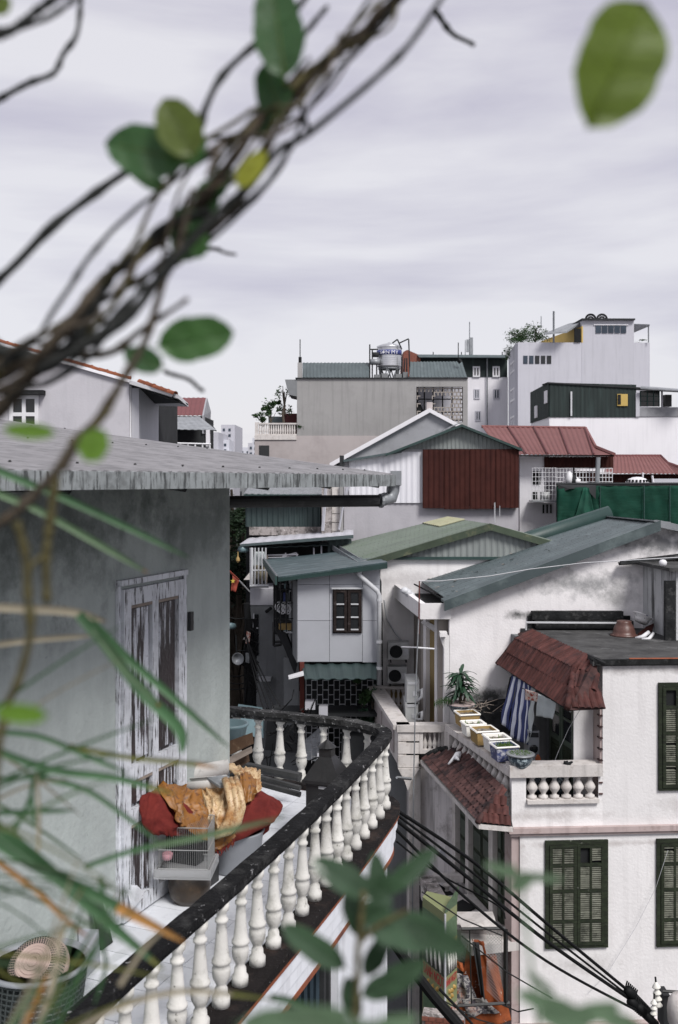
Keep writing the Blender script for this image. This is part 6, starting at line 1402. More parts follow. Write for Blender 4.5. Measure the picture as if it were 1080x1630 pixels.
q = MB(); q.prism([P(701,1014,22.3),P(707,1014,22.3),P(707,1032,22.3)],(0,.2,0)); part('bracket', q, M['white_wall'], HB)
# ledges at slab level
zl8 = 8.5
q = MB(); q.fb(FBh, FBh.u(846), FBh.u(990), -.16, -.002, Z(985,D), Z(972,D)); part('roof_ledge', q, M['black_mould'], HB)
q = MB(); q.fb(FBh, FBh.u(850), FBh.u(1003), -.30, -.003, Z(979,D)-.25, Z(986,D)); part('roof_ledge', q, M['black_mould'], HB)
q = MB(); q.fb(FBh, FBh.u(840), FBh.u(1003), -.05, -.0031, zl8, Z(980,D)); part('mouldy_skirting', q, M['black_mould'], HB)
q = MB(); q.tube([P(838,1003,21.9),P(838,991,21.9),P(985,992,21.9)],.022,5); part('pipe', q, M['pvc'], HB)
# wall AC units on the green roof house's white wall
def ac(label, a, b, c, d_, D, rot=0, th=.32):
    cc_ = P((a+b)/2,(c+d_)/2,D); t = thing('air_conditioner', label, 'air conditioner', (cc_.x,D,Z(d_,D)), 'outdoor air conditioner units'); f = front((a+b)/2, D)
    w2 = (b-a)/2*D/F; z0, z1 = Z(d_,D), Z(c,D); mb = MB(); mb.fb(f,-w2,w2,0,th,z0+.03,z1); part('casing', mb, M['ac_white'], t)
    r_ = (z1-z0)*.36; cx = Vector((cc_.x-w2*.25, D-.002, (z0+z1)/2)); mb = MB(); mb.smooth=True; mb.lathe(cx, [(r_*1.08,-.0),(r_*1.08,.02),(r_,.02),(r_,.0)], 26, axis=Matrix.Rotation(R(90),3,'X')); part('fan_ring', mb, M['ac_white'], t)
    mb = MB(); mb.lathe(cx, [(r_*.99,.0),(r_*.99,.008)], 26, axis=Matrix.Rotation(R(90),3,'X')); part('fan_opening', mb, M['dark'], t)
    mb = MB()
    for k in range(-4,5): h = math.sqrt(max(0,1-(k/5)**2))*r_; mb.bar(cx+Vector((-h,-.018,k*r_/5)), cx+Vector((h,-.018,k*r_/5)), .004)
    part('fan_guard', mb, M['dark_grey'], t)
    mb = MB(); mb.fb(f,w2*.45,w2*.9,-.012,-.001,z0+(z1-z0)*.3,z0+(z1-z0)*.65); part('service_panel', mb, M['pvc'], t)
    mb = MB(); mb.fb(f,-w2*.8,-w2*.65,.02,th+.1,z0-.05,z0+.028); mb.fb(f,w2*.65,w2*.8,.02,th+.1,z0-.05,z0+.028); part('bracket', mb, M['black_metal'], t)
    return t
ac('boxy air conditioner mounted highest on the white wall under the hose', 618, 652, 1023, 1052, 25.6)
ac('air conditioner with a big round fan just below the highest unit', 617.5, 648, 1062, 1090, 25.6)
# two units seen end-on on the middle balcony
for k,(a,b,c,d_) in enumerate(((648,668,1083,1121),(646,666,1119,1150))):
    D = 23.2; t = thing('air_conditioner', ['air conditioner seen end-on, upper of the two on the white balcony','air conditioner seen end-on, lower of the two on the white balcony'][k], 'air conditioner', (X(657,D),D,Z(d_,D)), 'outdoor air conditioner units')
    mb = MB(); f = front(657,D,.0); mb.pb(f,a,b,c,d_,0,.75); part('casing', mb, M['ac_white'], t)
    mb = MB(); mb.pb(f,a+2,b-3,c+3,c+7,-.015,-.001); mb.pb(f,a+10,b-4,c+18,c+25,-.015,-.001); part('end_panel', mb, M['pvc'], t)
    mb = MB(); mb.smooth=True; mb.tube([P(667,c+18,D-.03),P(672,c+14,D-.1),P(672,c+26,D-.1),P(664,d_-4,D-.05)],.035,8); part('hose', mb, M['pvc'], t)
# middle balcony
MBc = thing('middle_balcony', 'cream white balcony with solid rail, small balusters and stepped blocks between the houses', 'balcony', (X(640,22),22,Z(1240,22)))
zr_ = Z(1154,22); n0 = Vector((X(634,22),22,0)); f0 = Vector((X(593,26),26,0))
def seg_band(mb, a, b, w, z0, z1, off=0):
    a, b = Vector((a[0],a[1],0)), Vector((b[0],b[1],0)); t = (b-a).normalized(); s_ = Vector((t.y,-t.x,0))
    q = [a+s_*off, b+s_*off, b+s_*(off+w), a+s_*(off+w)]
    mb.prism([(p.x,p.y,z0) for p in q],(0,0,z1-z0))
mb = MB(); seg_band(mb, (n0.x,n0.y), (f0.x,f0.y), .36, zr_-.10, zr_, -.10); part('side_rail', mb, M['cream'], MBc)
mb = MB(); seg_band(mb, (n0.x,n0.y), (f0.x,f0.y), .18, zr_-.85, zr_-.101, .0); part('side_wall', mb, M['cream'], MBc)
for k in range(2):
    mb = MB(); a = Vector((n0.x,n0.y)).lerp(Vector((f0.x,f0.y)),.12+k*.45); b = Vector((n0.x,n0.y)).lerp(Vector((f0.x,f0.y)),.48+k*.42); seg_band(mb, a, b, .03, zr_-.72, zr_-.2, -.035); part('wall_panel', mb, M['beige_pink'], MBc)
fM = front(634, 22)
mb = MB(); mb.fb(fM, fM.u(632), fM.u(713), -.05, .25, Z(1165,22), zr_+.0); part('front_rail', mb, M['cream'], MBc)
for (c,d_,a,b) in ((1166,1180,634,668),(1183,1200,634,668),(1203,1222,634,667)):
    mb = MB(); mb.pb(fM,a,b,c,d_,-.01,.3); part('corner_block', mb, M['cream'], MBc)
mb = MB(); mb.pb(fM,635,666,1165.5,1224,.02,.29); part('corner_core', mb, M['black_mould'], MBc)
mb = MB(); mb.pb(fM,668.2,674,1165.5,1200,-.005,.2); mb.pb(fM,703,709,1165.5,1200,-.005,.2); mb.pb(fM,674.1,702.9,1194,1200,-.005,.2); part('panel_frame', mb, M['cream'], MBc)
mb = MB(); mb.pb(fM,668.2,709,1165.5,1200,.201,.24); part('panel_back', mb, M['beige_pink'], MBc)
bm_ = MB(); hb = 28*22/F; bm_.smooth=True; bm_.lathe((0,0,0),[(.05,0),(.05,hb*.06),(.03,hb*.12),(.055,hb*.28),(.05,hb*.4),(.025,hb*.6),(.02,hb*.8),(.04,hb*.93),(.04,hb)],14); me_b2 = mesh_from(bm_, M['cream'], name='baluster'); recalc(me_b2)
for k in range(4): inst('baluster', me_b2, MBc, Matrix.Translation(P(677+k*7.6,1193.6,22.08)))
# rear little balustrade of that balcony
fR = front(620, 25.8)
mb = MB(); mb.pb(fR,600,655,1093,1098,-.05,.15); mb.pb(fR,600,622,1098.1,1128,0,.12); mb.pb(fR,646,660,1098.1,1128,0,.12); mb.pb(fR,622.1,645.9,1124,1128,0,.12); part('rear_rail', mb, M['cream'], MBc)
mb = MB(); mb.pb(fR,622,646,1098.2,1124,.121,.15); part('panel_back', mb, M['ochre'], MBc)
for k in range(3): inst('baluster', me_b2, MBc, Matrix.Translation(P(627+k*7.5,1123.5,25.8)) @ Matrix.Diagonal((1.1,1.1,1.05,1)))
mb = MB(); mb.prism([(n0.x+.05,22.1,zr_-.85),(X(709,22),22.1,zr_-.85),(X(709,22)-.3,26,zr_-.85),(f0.x+.05,26,zr_-.85)],(0,0,.15)); part('floor', mb, M['beige'], MBc)
# corbel & pier below
mb = MB(); mb.prism([P(634,1224,21.95),P(668,1224,21.95),P(655,1245,21.95),P(650,1260,21.95),P(645,1245,21.95)],(0,.4,0)); part('corbel', mb, M['cream'], MBc)
mb = MB(); mb.fb(fM, fM.u(652), fM.u(670), .02, .5, 0, Z(1225,22)); part('pier', mb, M['cream'], MBc)
mb = MB(); mb.prism([(X(668,22),22.3,0),(X(722,21.6),21.6,0),(X(722,21.6)+.3,22.4,0),(X(668,22)+.1,22.8,0)],(0,0,Z(1200,22))); part('side_wall', mb, M['white_side'], MBc)
mb = MB(); mb.fb(fM, fM.u(608), fM.u(652), .9, 1.1, 0, zr_-.85); part('street_front', mb, M['stucco_grey'], MBc)
# pole and long wire
wp_ = thing('wire_pole', 'thin rusty pole with a long drooping wire rising beside the porch', 'pole', (X(657,21.5),21.5,0))
mb = MB(); mb.tube([P(668,925,21.5),P(667,1010,21.5)],.014,6); part('pole', mb, M['rusty_post'], wp_)
mb = MB(); mb.tube([P(667,985,21.5),P(662,1100,21.4),P(659,1240,21.3),P(655,1640,21.2)],.015,6); part('pole', mb, M['galv'], wp_)
mb = MB(); mb.tube([P(668,925+.0,21.5),P(700,925,21.5),P(780,917,21.4),P(845,906,21.4),P(930,896,21.3),P(1085,887,21.2)],.010,5); part('wire', mb, M['pvc'], wp_)
mb = MB(); mb.tube([P(640,1030,22.3),P(666,1031,21.5),P(692,1033,21.5)],.018,6); part('cross_arm', mb, M['white_paint'], wp_)
mb = MB(); mb.bar(P(655,1240,21.3),P(632,1238,20.6),.03); part('cross_arm', mb, M['galv'], wp_)
# ================================================================== HOUSE A (white corner house with terrace)
DA = 18.5; FA = front(815, DA, .058); HA = bthing('white_corner_house', 'white corner house with green louvred shutters, planted terrace and red tiled awnings', 930, DA)
C0 = FA.pt(0,0,0); SA = SideFr((2.35,21.5),(C0.x,C0.y)); LSA = SA.u(814.9)
zc1 = FA.z(900,1322); zfl = FA.z(850,1277); zroof = 8.62
UR = 7.5
mb = MB(); mb.fb(FA, 0.15, UR, 0, 3.5, 0, zc1); part('lower_wall', mb, M['white_wall'], HA)
mb = MB(); mb.fb(FA, 0, FA.u(838), 0, .16, zc1+.001, FA.z(826,1236)); mb.fb(FA, FA.u(838)+.0, FA.u(960), .0, .16, zc1+.001, zfl+.0); part('parapet', mb, M['white_wall'], HA)
u_j = FA.u(960)
mb = MB(); mb.fb(FA, u_j, UR, 0, .3, zc1+.001, zroof-.12); part('upper_wall', mb, M['white_wall'], HA)
mb = MB(); mb.fb(FA, 0.02, UR, .17, 3.4, zc1+.002, zfl-.02); part('terrace_floor', mb, M['slab'], HA)
# cornice
mb = MB(); mb.fb(FA, -.06, UR, -.09, -.001, zc1-.02, zc1+.075); part('cornice', mb, M['pink_trim'], HA)
mb = MB(); mb.fb(FA, -.03, UR, -.05, -.001, zc1-.075, zc1-.021); part('cornice', mb, M['pink_trim'], HA)
# lowest string course
zz = FA.z(1000,1624); mb = MB(); mb.fb(FA, 0, UR, -.12, -.001, zz-.12, zz); part('string_course', mb, M['pink_trim'], HA)
# recessed room
vr = .42; u914 = FA.u(914, vr)
mb = MB(); mb.fb(FA, u914, u_j-.001, vr, vr+.25, zfl-.019, zroof-.12); part('room_wall', mb, M['white_wall'], HA)
NR = FA.pt(u914, vr, 0); SR2 = SideFr((NR.x-.62, NR.y+3.4),(NR.x,NR.y))
LR = SR2.u(913.9)
mb = MB(); mb.fb(SR2, 0, LR-1.32, 0, .25, zfl-.019, zroof-.12); mb.fb(SR2, LR-1.32, LR-.001, 0.0, .25, FA.z(895,1125,vr)+.1, zroof-.121); part('room_side_wall', mb, M['stucco_grey'], HA)
mb = MB(); mb.fb(SR2, LR-1.32, LR, .2, .26, zfl-.018, FA.z(895,1125,vr)+.1); part('room_dark', mb, M['dark'], HA)
# green double door
zdt = zfl+2.12
for k in range(2):
    u1 = LR-.04-k*.58; u0 = u1-.56; q = MB()
    q.fb(SR2,u0,u0+.07,-.0,.05,zfl-.01,zdt); q.fb(SR2,u1-.07,u1,-.0,.05,zfl-.01,zdt)
    for z,h in ((zfl-.01,.12),(zfl+.78,.1),(zfl+1.25,.05),(zfl+1.66,.05),(zdt-.08,.08)): q.fb(SR2,u0+.0701,u1-.0701,.002,.048,z,z+h)
    dr = part('terrace_door', q, M['green_door'], HA, 'dark green panelled terrace door leaf')
    q = MB(); q.fb(SR2,u0+.071,u1-.071,.012,.04,zfl+.111,zfl+.779); q.fprism(SR2,[(u0+.14,zfl+.2),(u1-.14,zfl+.2),(u1-.14,zfl+.68),(u0+.14,zfl+.68)],-.004,.0119); part('door_panel', q, M['shutter'], dr)
    for (a_,b_) in ((zfl+.881,zfl+1.249),(zfl+1.301,zfl+1.659),(zfl+1.711,zdt-.081)):
        q = MB(); q.fb(SR2,u0+.071,u1-.071,.02,.03,a_,b_); part('pane', q, M['glass_dark'], dr)
# jamb with tile edges
mb = MB(); mb.fb(FA, FA.u(953.5,.1), u_j-.002, .02, vr, zfl, FA.z(955,1124)); part('jamb', mb, M['pink_trim'], HA)
for k in range(9):
    z = zfl+.12+k*.2; mb = MB(); mb.fb(FA, FA.u(953.5,.1)-.03, u_j-.004, -.03, .1, z, z+.022); part('tile_edge', mb, M['var_tile_old'], HA)
# slab roof
sl_pts = [FA.pt(FA.u(943),-.06,0), FA.pt(UR,-.06,0), FA.pt(UR,4.4,0), Vector((3.9,22.28,0)), Vector((4.12,22.0,0)), Vector((4.5,19.0,0))]
mb = MB(); mb.prism([(p.x,p.y,zroof-.10) for p in sl_pts],(0,0,.10)); part('slab_roof', mb, M['slab'], HA)
mb = MB(); mb.fb(FA, FA.u(946), UR, -.085, -.061, zroof-.085, zroof+.015); part('slab_edge', mb, M['black_mould'], HA)
mb = MB(); mb.tube([FA.pt(FA.u(1000),-.075,zroof+.02),FA.pt(FA.u(1082),-.075,zroof+.015)],.018,4); part('edge_trim', mb, M['rust_trim'], HA)
mb = MB(); mb.tube([Vector((4.55,18.95,zroof+.01)),FA.pt(FA.u(944),-.05,zroof+.02),FA.pt(FA.u(952),-.07,zroof-.01),FA.pt(FA.u(962),-.08,zroof-.06)],[.03,.05,.05,.03],6); part('slab_edge', mb, M['black_mould'], HA)
# terrace front balustrade: coping, balusters
ztop_ = FA.z(850,1236); 
mb = MB(); mb.fb(FA, -.05, FA.u(958), -.08, .26, ztop_, FA.z(880,1219,-.08)); part('rail', mb, M['cream'], HA)
mb = MB(); mb.fb(FA, FA.u(839), FA.u(953), -.07, .10, zfl-.02, zfl+.05); part('baluster_base', mb, M['cream'], HA)
hb = ztop_-zfl-.05
bt = MB(); bt.smooth=True; bt.lathe((0,0,0),[(.085,0),(.085,hb*.12),(.04,hb*.17),(.045,hb*.25),(.095,hb*.42),(.10,hb*.50),(.08,hb*.60),(.045,hb*.75),(.035,hb*.84),(.06,hb*.90),(.06,hb*.93),(.085,hb*.95),(.085,hb)],18); me_bt = mesh_from(bt, M['cream'], name='baluster'); recalc(me_bt)
for px in (847.5,865.5,883,902,921,939.5): inst('baluster', me_bt, HA, Matrix.Translation(FA.pt(FA.u(px,.05),.05,zfl+.05)))
mb = MB(); mb.fb(FA, FA.u(953.2), u_j-.003, -.004, .018, zfl, ztop_); part('rail_pier', mb, M['white_wall'], HA)
# side balustrade
mb = MB(); mb.fb(SA, -.3, LSA-.02, -.05, .20, ztop_, ztop_+.13); part('rail', mb, M['cream'], HA)
mb = MB(); mb.fb(SA, -.3, LSA-.16, -.08, .20, zfl-.30, zfl-.0); part('baluster_base', mb, M['cream'], HA)
hb2 = ztop_-zfl
for k in range(11): inst('baluster', me_bt, HA, Matrix.Translation(SA.pt(.12+k*.262,.05,zfl)) @ Matrix.Diagonal((1,1,hb2/hb,1)))
mb = MB(); mb.fb(SA, -.32, -.02, -.06, .2, zfl-.3, ztop_-.001); part('rail_pier', mb, M['cream'], HA)
# lower west facade
def sbx(a,b,z0,z1,v0,v1,m,n,**k): 
    mb = MB(); mb.fb(SA, SA.u(a), SA.u(b), v0, v1, z0, z1); return part(n, mb, M[m], HA, **k)
mb = MB(); mb.fb(SA, -.3, LSA-.01, .16, .4, 0, zfl-.301); part('side_wall', mb, M['white_side'], HA)
mb = MB(); mb.fb(SA, SA.u(804), LSA-.002, .0, .159, 0, zc1-.1); part('corner_strip', mb, M['pink_trim'], HA)
zdb = Z(1462,19.5)
for (a,b,m_) in ((778,784.5,'cream'),(741,746,'cream'),(720,725,'cream')): sbx(a,b,zdb,zc1-.1,.0,.159,m_,'pilaster')
for (a,b) in ((785.5,794),(794.5,803),(747,761.5),(762,777),(726.5,740)):
    o = sbx(a,b,zdb+.02,zc1-.12,.09,.158,'shutter','side_door',label='dark green tall door leaf')
    q = MB(); u0,u1 = SA.u(a),SA.u(b)
    for z in [zdb+.15+j*.42 for j in range(5)]: q.fb(SA,u0+.06,u1-.06,.07,.089,z,z+.34)
    part('door_panel', q, M['green_door'], o)
mb = MB(); mb.fb(SA, SA.u(745), LSA+.0, -.75, .155, zdb-.16, zdb-.0); part('side_ledge', mb, M['cream'], HA)
# --------- shutters
def shutter(fr, a, b, c, d_, label, missing=None):
    u0, u1 = fr.u(a), fr.u(b); z1, z0 = fr.z((a+b)/2,c), fr.z((a+b)/2,d_)
    q = MB(); w_ = .07
    q.fb(fr,u0,u0+w_,-.05,-.001,z0,z1); q.fb(fr,u1-w_,u1,-.05,-.001,z0,z1); q.fb(fr,u0+w_,u1-w_,-.049,-.001,z1-w_,z1); q.fb(fr,u0+w_,u1-w_,-.049,-.001,z0,z0+.05)
    o = part('shutter_window', q, M['shutter'], HA, label)
    q = MB(); q.fb(fr,u0+w_,u1-w_,-.012,-.002,z0+.05,z1-w_); part('dark_backing', q, M['dark'], o)
    um = (u0+u1)/2
    for k,(x0,x1) in enumerate(((u0+w_+.002,um-.004),(um+.004,u1-w_-.002))):
        q = MB(); s_ = .055; n = z1-z0
        q.fb(fr,x0,x0+s_,-.068,-.020,z0+.055,z1-w_-.005); q.fb(fr,x1-s_,x1,-.068,-.020,z0+.055,z1-w_-.005)
        xm = (x0+x1)/2; q.fb(fr,xm-.018,xm+.018,-.067,-.022,z0+.06,z1-w_-.01)
        zs = [z0+.055, z0+n*.24, z0+n*.52, z0+n*.76, z1-w_-.06]
        for z in zs: q.fb(fr,x0+s_,x1-s_,-.066,-.021,z,z+.055)
        part('leaf_frame', q, M['shutter'], o)
        q = MB()
        for i in range(4):
            za_, zb2 = zs[i]+.058, zs[i+1]-.003
            ns = max(2,int((zb2-za_)/.036))
            for h_,(xa,xb) in enumerate(((x0+s_+.002,xm-.02),(xm+.02,x1-s_-.002))):
                if missing and (k,i,h_) in missing: continue
                for j in range(ns):
                    z = za_+(j+.5)*(zb2-za_)/ns
                    if random.random() < .03: continue
                    dz = random.uniform(-.003,.003); tilt = random.uniform(.009,.016)
                    q.hexa([fr.pt(xa,-.060,z-tilt+dz),fr.pt(xb,-.060,z-tilt),fr.pt(xb,-.026,z+tilt-.003),fr.pt(xa,-.026,z+tilt-.003),fr.pt(xa,-.060,z-tilt+dz+.007),fr.pt(xb,-.060,z-tilt+.007),fr.pt(xb,-.026,z+tilt+.004),fr.pt(xa,-.026,z+tilt+.004)])
        part('louvres', q, M['shutter_slat'], o, kind='stuff')
    return o
shutter(FA, 868, 967.5, 1337, 1508, 'green louvred shutter pair with a missing upper pane, below the terrace', {(1,3,0)})
shutter(FA, 1045, 1146, 1334, 1505, 'green louvred shutter pair at the right edge, lower floor')
shutter(FA, 1048, 1150, 1086, 1257, 'green louvred shutter pair at the right edge, upper floor', {(0,3,0)})
mb = MB(); mb.tube([FA.pt(FA.u(1060),-.12,FA.z(1060,1350)),FA.pt(FA.u(1040),-.15,FA.z(1040,1408)),FA.pt(FA.u(1010),-.12,FA.z(1010,1470)),FA.pt(FA.u(965),-.1,FA.z(965,1545)),FA.pt(FA.u(935),-.05,FA.z(935,1580))],.004,4); part('thin_wire', mb, M['pvc'], HA)

# --------- tiled awnings: every tile an object sharing one mesh
tl = MB(); n = 6        # unit tile: x across 0..1, y down 0..1, curved section
prof = [(0,.00),(.12,.10),(.30,.20),(.5,.22),(.70,.17),(.86,.05),(1.0,.0)]
vs = []
for y,dz in ((0,0),(1.08,.05)):
    for x,z in prof: vs.append((x*1.02,y,z*1.25+dz))
for y,dz in ((0,-.09),(1.08,-.04)):
    for x,z in prof: vs.append((x*1.02,y,z*1.25+dz))
k = len(prof); fs = []
for i in range(k-1): fs += [(i,i+1,k+i+1,k+i),(2*k+i,3*k+i,3*k+i+1,2*k+i+1),(k+i,k+i+1,3*k+i+1,3*k+i)]
fs += [(0,k,3*k,2*k),(k-1,2*k+k-1,3*k+k-1,k+k-1)]
tl.v = vs; tl.f = fs
def tiles(parent, me, A, B, C, Dd, rows, cw):     # A,B ridge ends; D,C eave ends under A,B
    A,B,C,Dd = map(Vector,(A,B,C,Dd)); X_ = (B-A).lerp(C-Dd,.5); X_ = (C-Dd).normalized()
    nrm = X_.cross((Dd.lerp(C,.5)-A.lerp(B,.5))).normalized(); 
    if nrm.z < 0: nrm = -nrm
    Y = nrm.cross(X_); Y = -Y if Y.z > 0 else Y
    H_ = ((Dd.lerp(C,.5)-A.lerp(B,.5)).dot(Y))/rows
    for r_ in range(rows):
        t0 = r_/rows; tm = (r_+.5)/rows
        L0 = A.lerp(Dd,tm); L1 = B.lerp(C,tm); w_ = (L1-L0).length; X_ = (L1-L0).normalized(); Y = nrm.cross(X_).normalized(); Y = -Y if Y.z > 0 else Y; nc = max(1,round(w_/cw)); cwid = w_/nc
        for c in range(nc):
            o = L0+X_*(cwid*c) - Y*(H_*.5) + nrm*random.uniform(-.004,.006)
            m4 = Matrix((X_*cwid, Y*H_, nrm*cwid*1.0)).transposed().to_4x4(); m4 = Matrix.Translation(o) @ m4 @ Matrix.Rotation(random.uniform(-.012,.012),4,'Z')
            inst('tile', me, parent, m4)
def capbar(parent, pts, r, m):
    pts = [Vector(p) for p in pts]
    for i in range(len(pts)-1):
        L_ = (pts[i+1]-pts[i]).length; nn_ = max(1,int(L_/.3))
        for j in range(nn_):
            a = pts[i].lerp(pts[i+1], j/nn_); b = pts[i].lerp(pts[i+1], (j+1.1)/nn_); mb = MB(); mb.smooth = True; mb.tube([a,b],[r*.9,r*1.08],8); part('ridge_tile', mb, m, parent)
UA = thing('tiled_awning', 'dark red mansard tile awning wrapping the terrace roof corner above the curtain', 'awning', (4.2,19.5,7.9))
me_t = mesh_from(tl, M['var_tile'], name='tile'); recalc(me_t)
A1,B1 = P(849,1003,22.0),P(934,1043,18.97); A2,B2 = P(823,1017,21.86),P(915,1062,18.72); A3,B3 = P(793,1055,22.1),P(904,1127,17.85)
tiles(UA, me_t, A1,B1,B2,A2, 1, .15); tiles(UA, me_t, A2,B2,B3,A3, 2, .15)
C1,C3 = P(947,1049,18.62),P(963,1124,18.1); 
C2 = C1.lerp(C3,.3); tiles(UA, me_t, B1,C1,C2,B2, 1, .12); tiles(UA, me_t, B2,C2,C3,B3, 2, .12)
capbar(UA,[B1,B2,B3+Vector((0,0,.02))],.055,M['var_tile']); 
mb = MB(); dn = Vector((.03,.02,-.07)); mb.prism([A2+dn,B2+dn,B3+dn,A3+dn],(.03,0,-.02)); mb.prism([A1+dn,B1+dn,B2+dn*1.01,A2+dn*1.01],(.03,0,-.02)); part('awning_board', mb, M['dark_grey'], UA); mb = MB(); mb.prism([B1+dn*.5,C1+dn*.5,C3+dn*.6,B3+dn*.6,B2+dn*.5],(0,.02,-.02)); part('awning_board', mb, M['var_tile_old'], UA)
f1,f2_,f3,f4 = A3, P(796,1036,22.9), P(827,1005,22.6), A1
mb = MB(); mb.prism([A3,f2_,P(826,1006,22.4),A2],(.02,.05,-.02)); part('hip_end', mb, M['var_tile_old'], UA)
mb = MB(); mb.prism([A2,P(826,1006,22.4),P(846,1000,22.2),A1],(.02,.05,-.02)); part('hip_end', mb, M['var_tile_old'], UA)
capbar(UA,[A1,A2,A3],.045,M['var_tile_old'])
LA = thing('tiled_awning', 'old mottled brown tile awning sloping below the terrace balusters', 'awning', (2.4,19.5,5.9))
me_t2 = mesh_from(tl, M['var_tile_old'], name='tile'); recalc(me_t2)
a0,b0,c0_,d0 = P(737,1190,20.95),P(800,1251,18.55),P(762,1308,17.9),P(671,1207,22.0)
a0 = P(735,1189,21.2)
tiles(LA, me_t2, a0,b0,c0_,d0, 6, .155)
tiles(LA, me_t, b0+Vector((.0,-.05,0)),P(803,1253,18.42),P(815,1314,17.92),c0_+Vector((0,-.02,0)), 4, .11)
capbar(LA,[b0,c0_],.05,M['var_tile_old']); capbar(LA,[P(668,1206,22.1),P(700,1194,21.9),P(735,1187,21.3)],.06,M['black_mould'])
mb = MB(); dn = Vector((.03,.02,-.06)); mb.prism([a0+dn,b0+dn,c0_+dn,d0+dn],(0,0,-.03)); mb.prism([b0+dn,P(803,1253,18.42)+dn,P(815,1314,17.92)+dn,c0_+dn*1.02],(0,0,-.03)); part('awning_board', mb, M['dark_grey'], LA)
mb = MB(); mb.prism([c0_+Vector((0,-.03,-.04)),P(817,1316,17.88)+Vector((0,0,-.02)),P(817,1325,17.88),c0_+Vector((0,-.03,-.12))],(0,.05,0)); mb.prism([d0+Vector((-.02,0,-.04)),c0_+Vector((-.02,0,-.04)),c0_+Vector((-.02,0,-.12)),d0+Vector((-.02,0,-.12))],(.05,0,0)); part('eave_board', mb, M['cream'], LA)
mb = MB(); mb.smooth = True; mb.tube([P(714,1217,20.6),P(722,1208,20.65),P(729,1203,20.7),P(733,1199,20.8)],[.02,.035,.08,.04],7); mb.tube([P(726,1206,20.6),P(731,1210,20.5)],[.05,.02],6); solo('white_rag', mb, M['white_paint'], 'white scrap of rag lying on the old mottled tile awning', 'rag')

# --------- terrace things
def trough_box(px, py, d, w_, l_, h_, rot, m, label, content):
    c = P(px,py,d); t = thing('planter_box', label, 'planter', (c.x,c.y,c.z-h_), 'foam planter boxes along the terrace rail')
    rm = Matrix.Rotation(rot,3,'Z'); q = lambda x,y,z: c+rm@Vector((x,y,0))+Vector((0,0,z-h_))
    mb = MB(); k = .88; th = .035
    O = [(-w_/2,-l_/2),(w_/2,-l_/2),(w_/2,l_/2),(-w_/2,l_/2)]; I = [(x-math.copysign(th,x),y-math.copysign(th,y)) for x,y in O]
    vs = [q(x*k,y*k,0) for x,y in O]+[q(x,y,h_) for x,y in O]+[q(x,y,h_) for x,y in I]+[q(x*k,y*k,.05) for x,y in I]
    fs = [(3,2,1,0),(15,14,13,12)][:1]+[(i,(i+1)%4,4+(i+1)%4,4+i) for i in range(4)]+[(4+i,4+(i+1)%4,8+(i+1)%4,8+i) for i in range(4)]+[(8+i,8+(i+1)%4,12+(i+1)%4,12+i) for i in range(4)]+[(12,13,14,15)]
    mb.add(vs,fs); part('box', mb, M[m], t, fix=False)
    mb = MB()   # rim
    for i in range(4):
        a,b = O[i],O[(i+1)%4]; mb.tube([q(a[0],a[1],h_-.01),q(b[0],b[1],h_-.01)],.022,5)
    part('rim', mb, M['foam'], t)
    mb = MB(); g = 9; vs = []; 
    for j in range(g):
        for i in range(g): x = I[0][0]+(I[1][0]-I[0][0])*i/(g-1); y = I[0][1]+(I[2][1]-I[0][1])*j/(g-1); vs.append(q(x,y,h_-.05+random.uniform(-.015,.02)))
    mb.add(vs,[(j*g+i,j*g+i+1,(j+1)*g+i+1,(j+1)*g+i) for j in range(g-1) for i in range(g-1)]); part('soil', mb, M['soil'], t)
    if content:
        mb = MB(); rr = random.Random(px)
        for _ in range(content):
            p = q(rr.uniform(I[0][0],I[1][0])*.9, rr.uniform(I[0][1],I[2][1])*.9, h_-.05); tip = p+Vector((rr.gauss(0,.03),rr.gauss(0,.03),rr.uniform(.03,.11))); s_ = Vector((rr.gauss(0,1),rr.gauss(0,1),0)).normalized()*.012
            mb.add([p-s_,p+s_,tip],[(0,1,2)])
        part('seedlings', mb, M['sprout'], t, kind='stuff', fix=False)
    return t
rz = R(12)
trough_box(744,1134,21.3,.42,.40,.26,rz,'foam_yellow','yellow-sided foam planter box farthest along the terrace rail',0)
trough_box(754,1150,20.7,.42,.34,.24,rz,'foam','white foam planter box second from the potted plant',14)
trough_box(771,1160,20.15,.44,.44,.27,rz,'foam_yellow','foam planter box with yellow base in the middle of the row',0)
trough_box(791,1172,19.55,.42,.40,.25,rz,'foam','white foam planter box filled with dark soil lumps, fourth in the row',8)
trough_box(803,1185,19.05,.43,.38,.27,rz,'foam_blue','blue and white foam planter box with green sprouts by the round bowl',150)
c = P(829,1210,18.55); t = thing('round_bowl', 'round dark glazed bowl planter of green sprouts on the terrace corner', 'planter', c+Vector((0,0,-.08)))
zb3 = ztop_+.13
mb = MB(); mb.smooth=True; mb.lathe((c.x,c.y,zb3),[(.11,0),(.12,.02),(.20,.12),(.225,.20),(.21,.235),(.25,.25),(.25,.27),(.20,.265),(.18,.22)],30); part('bowl', mb, M['bowl_blue'], t)
mb = MB(); mb.smooth=True; mb.lathe((c.x,c.y,zb3),[(.212,.25),(.255,.252),(.256,.275),(.212,.28)],30); part('rim', mb, M['galv'], t)
mb = MB(); mb.lathe((c.x,c.y,zb3),[(.20,.22),(.19,.255),(.01,.262)],20); part('soil', mb, M['soil'], t)
mb = MB(); rr = random.Random(1)
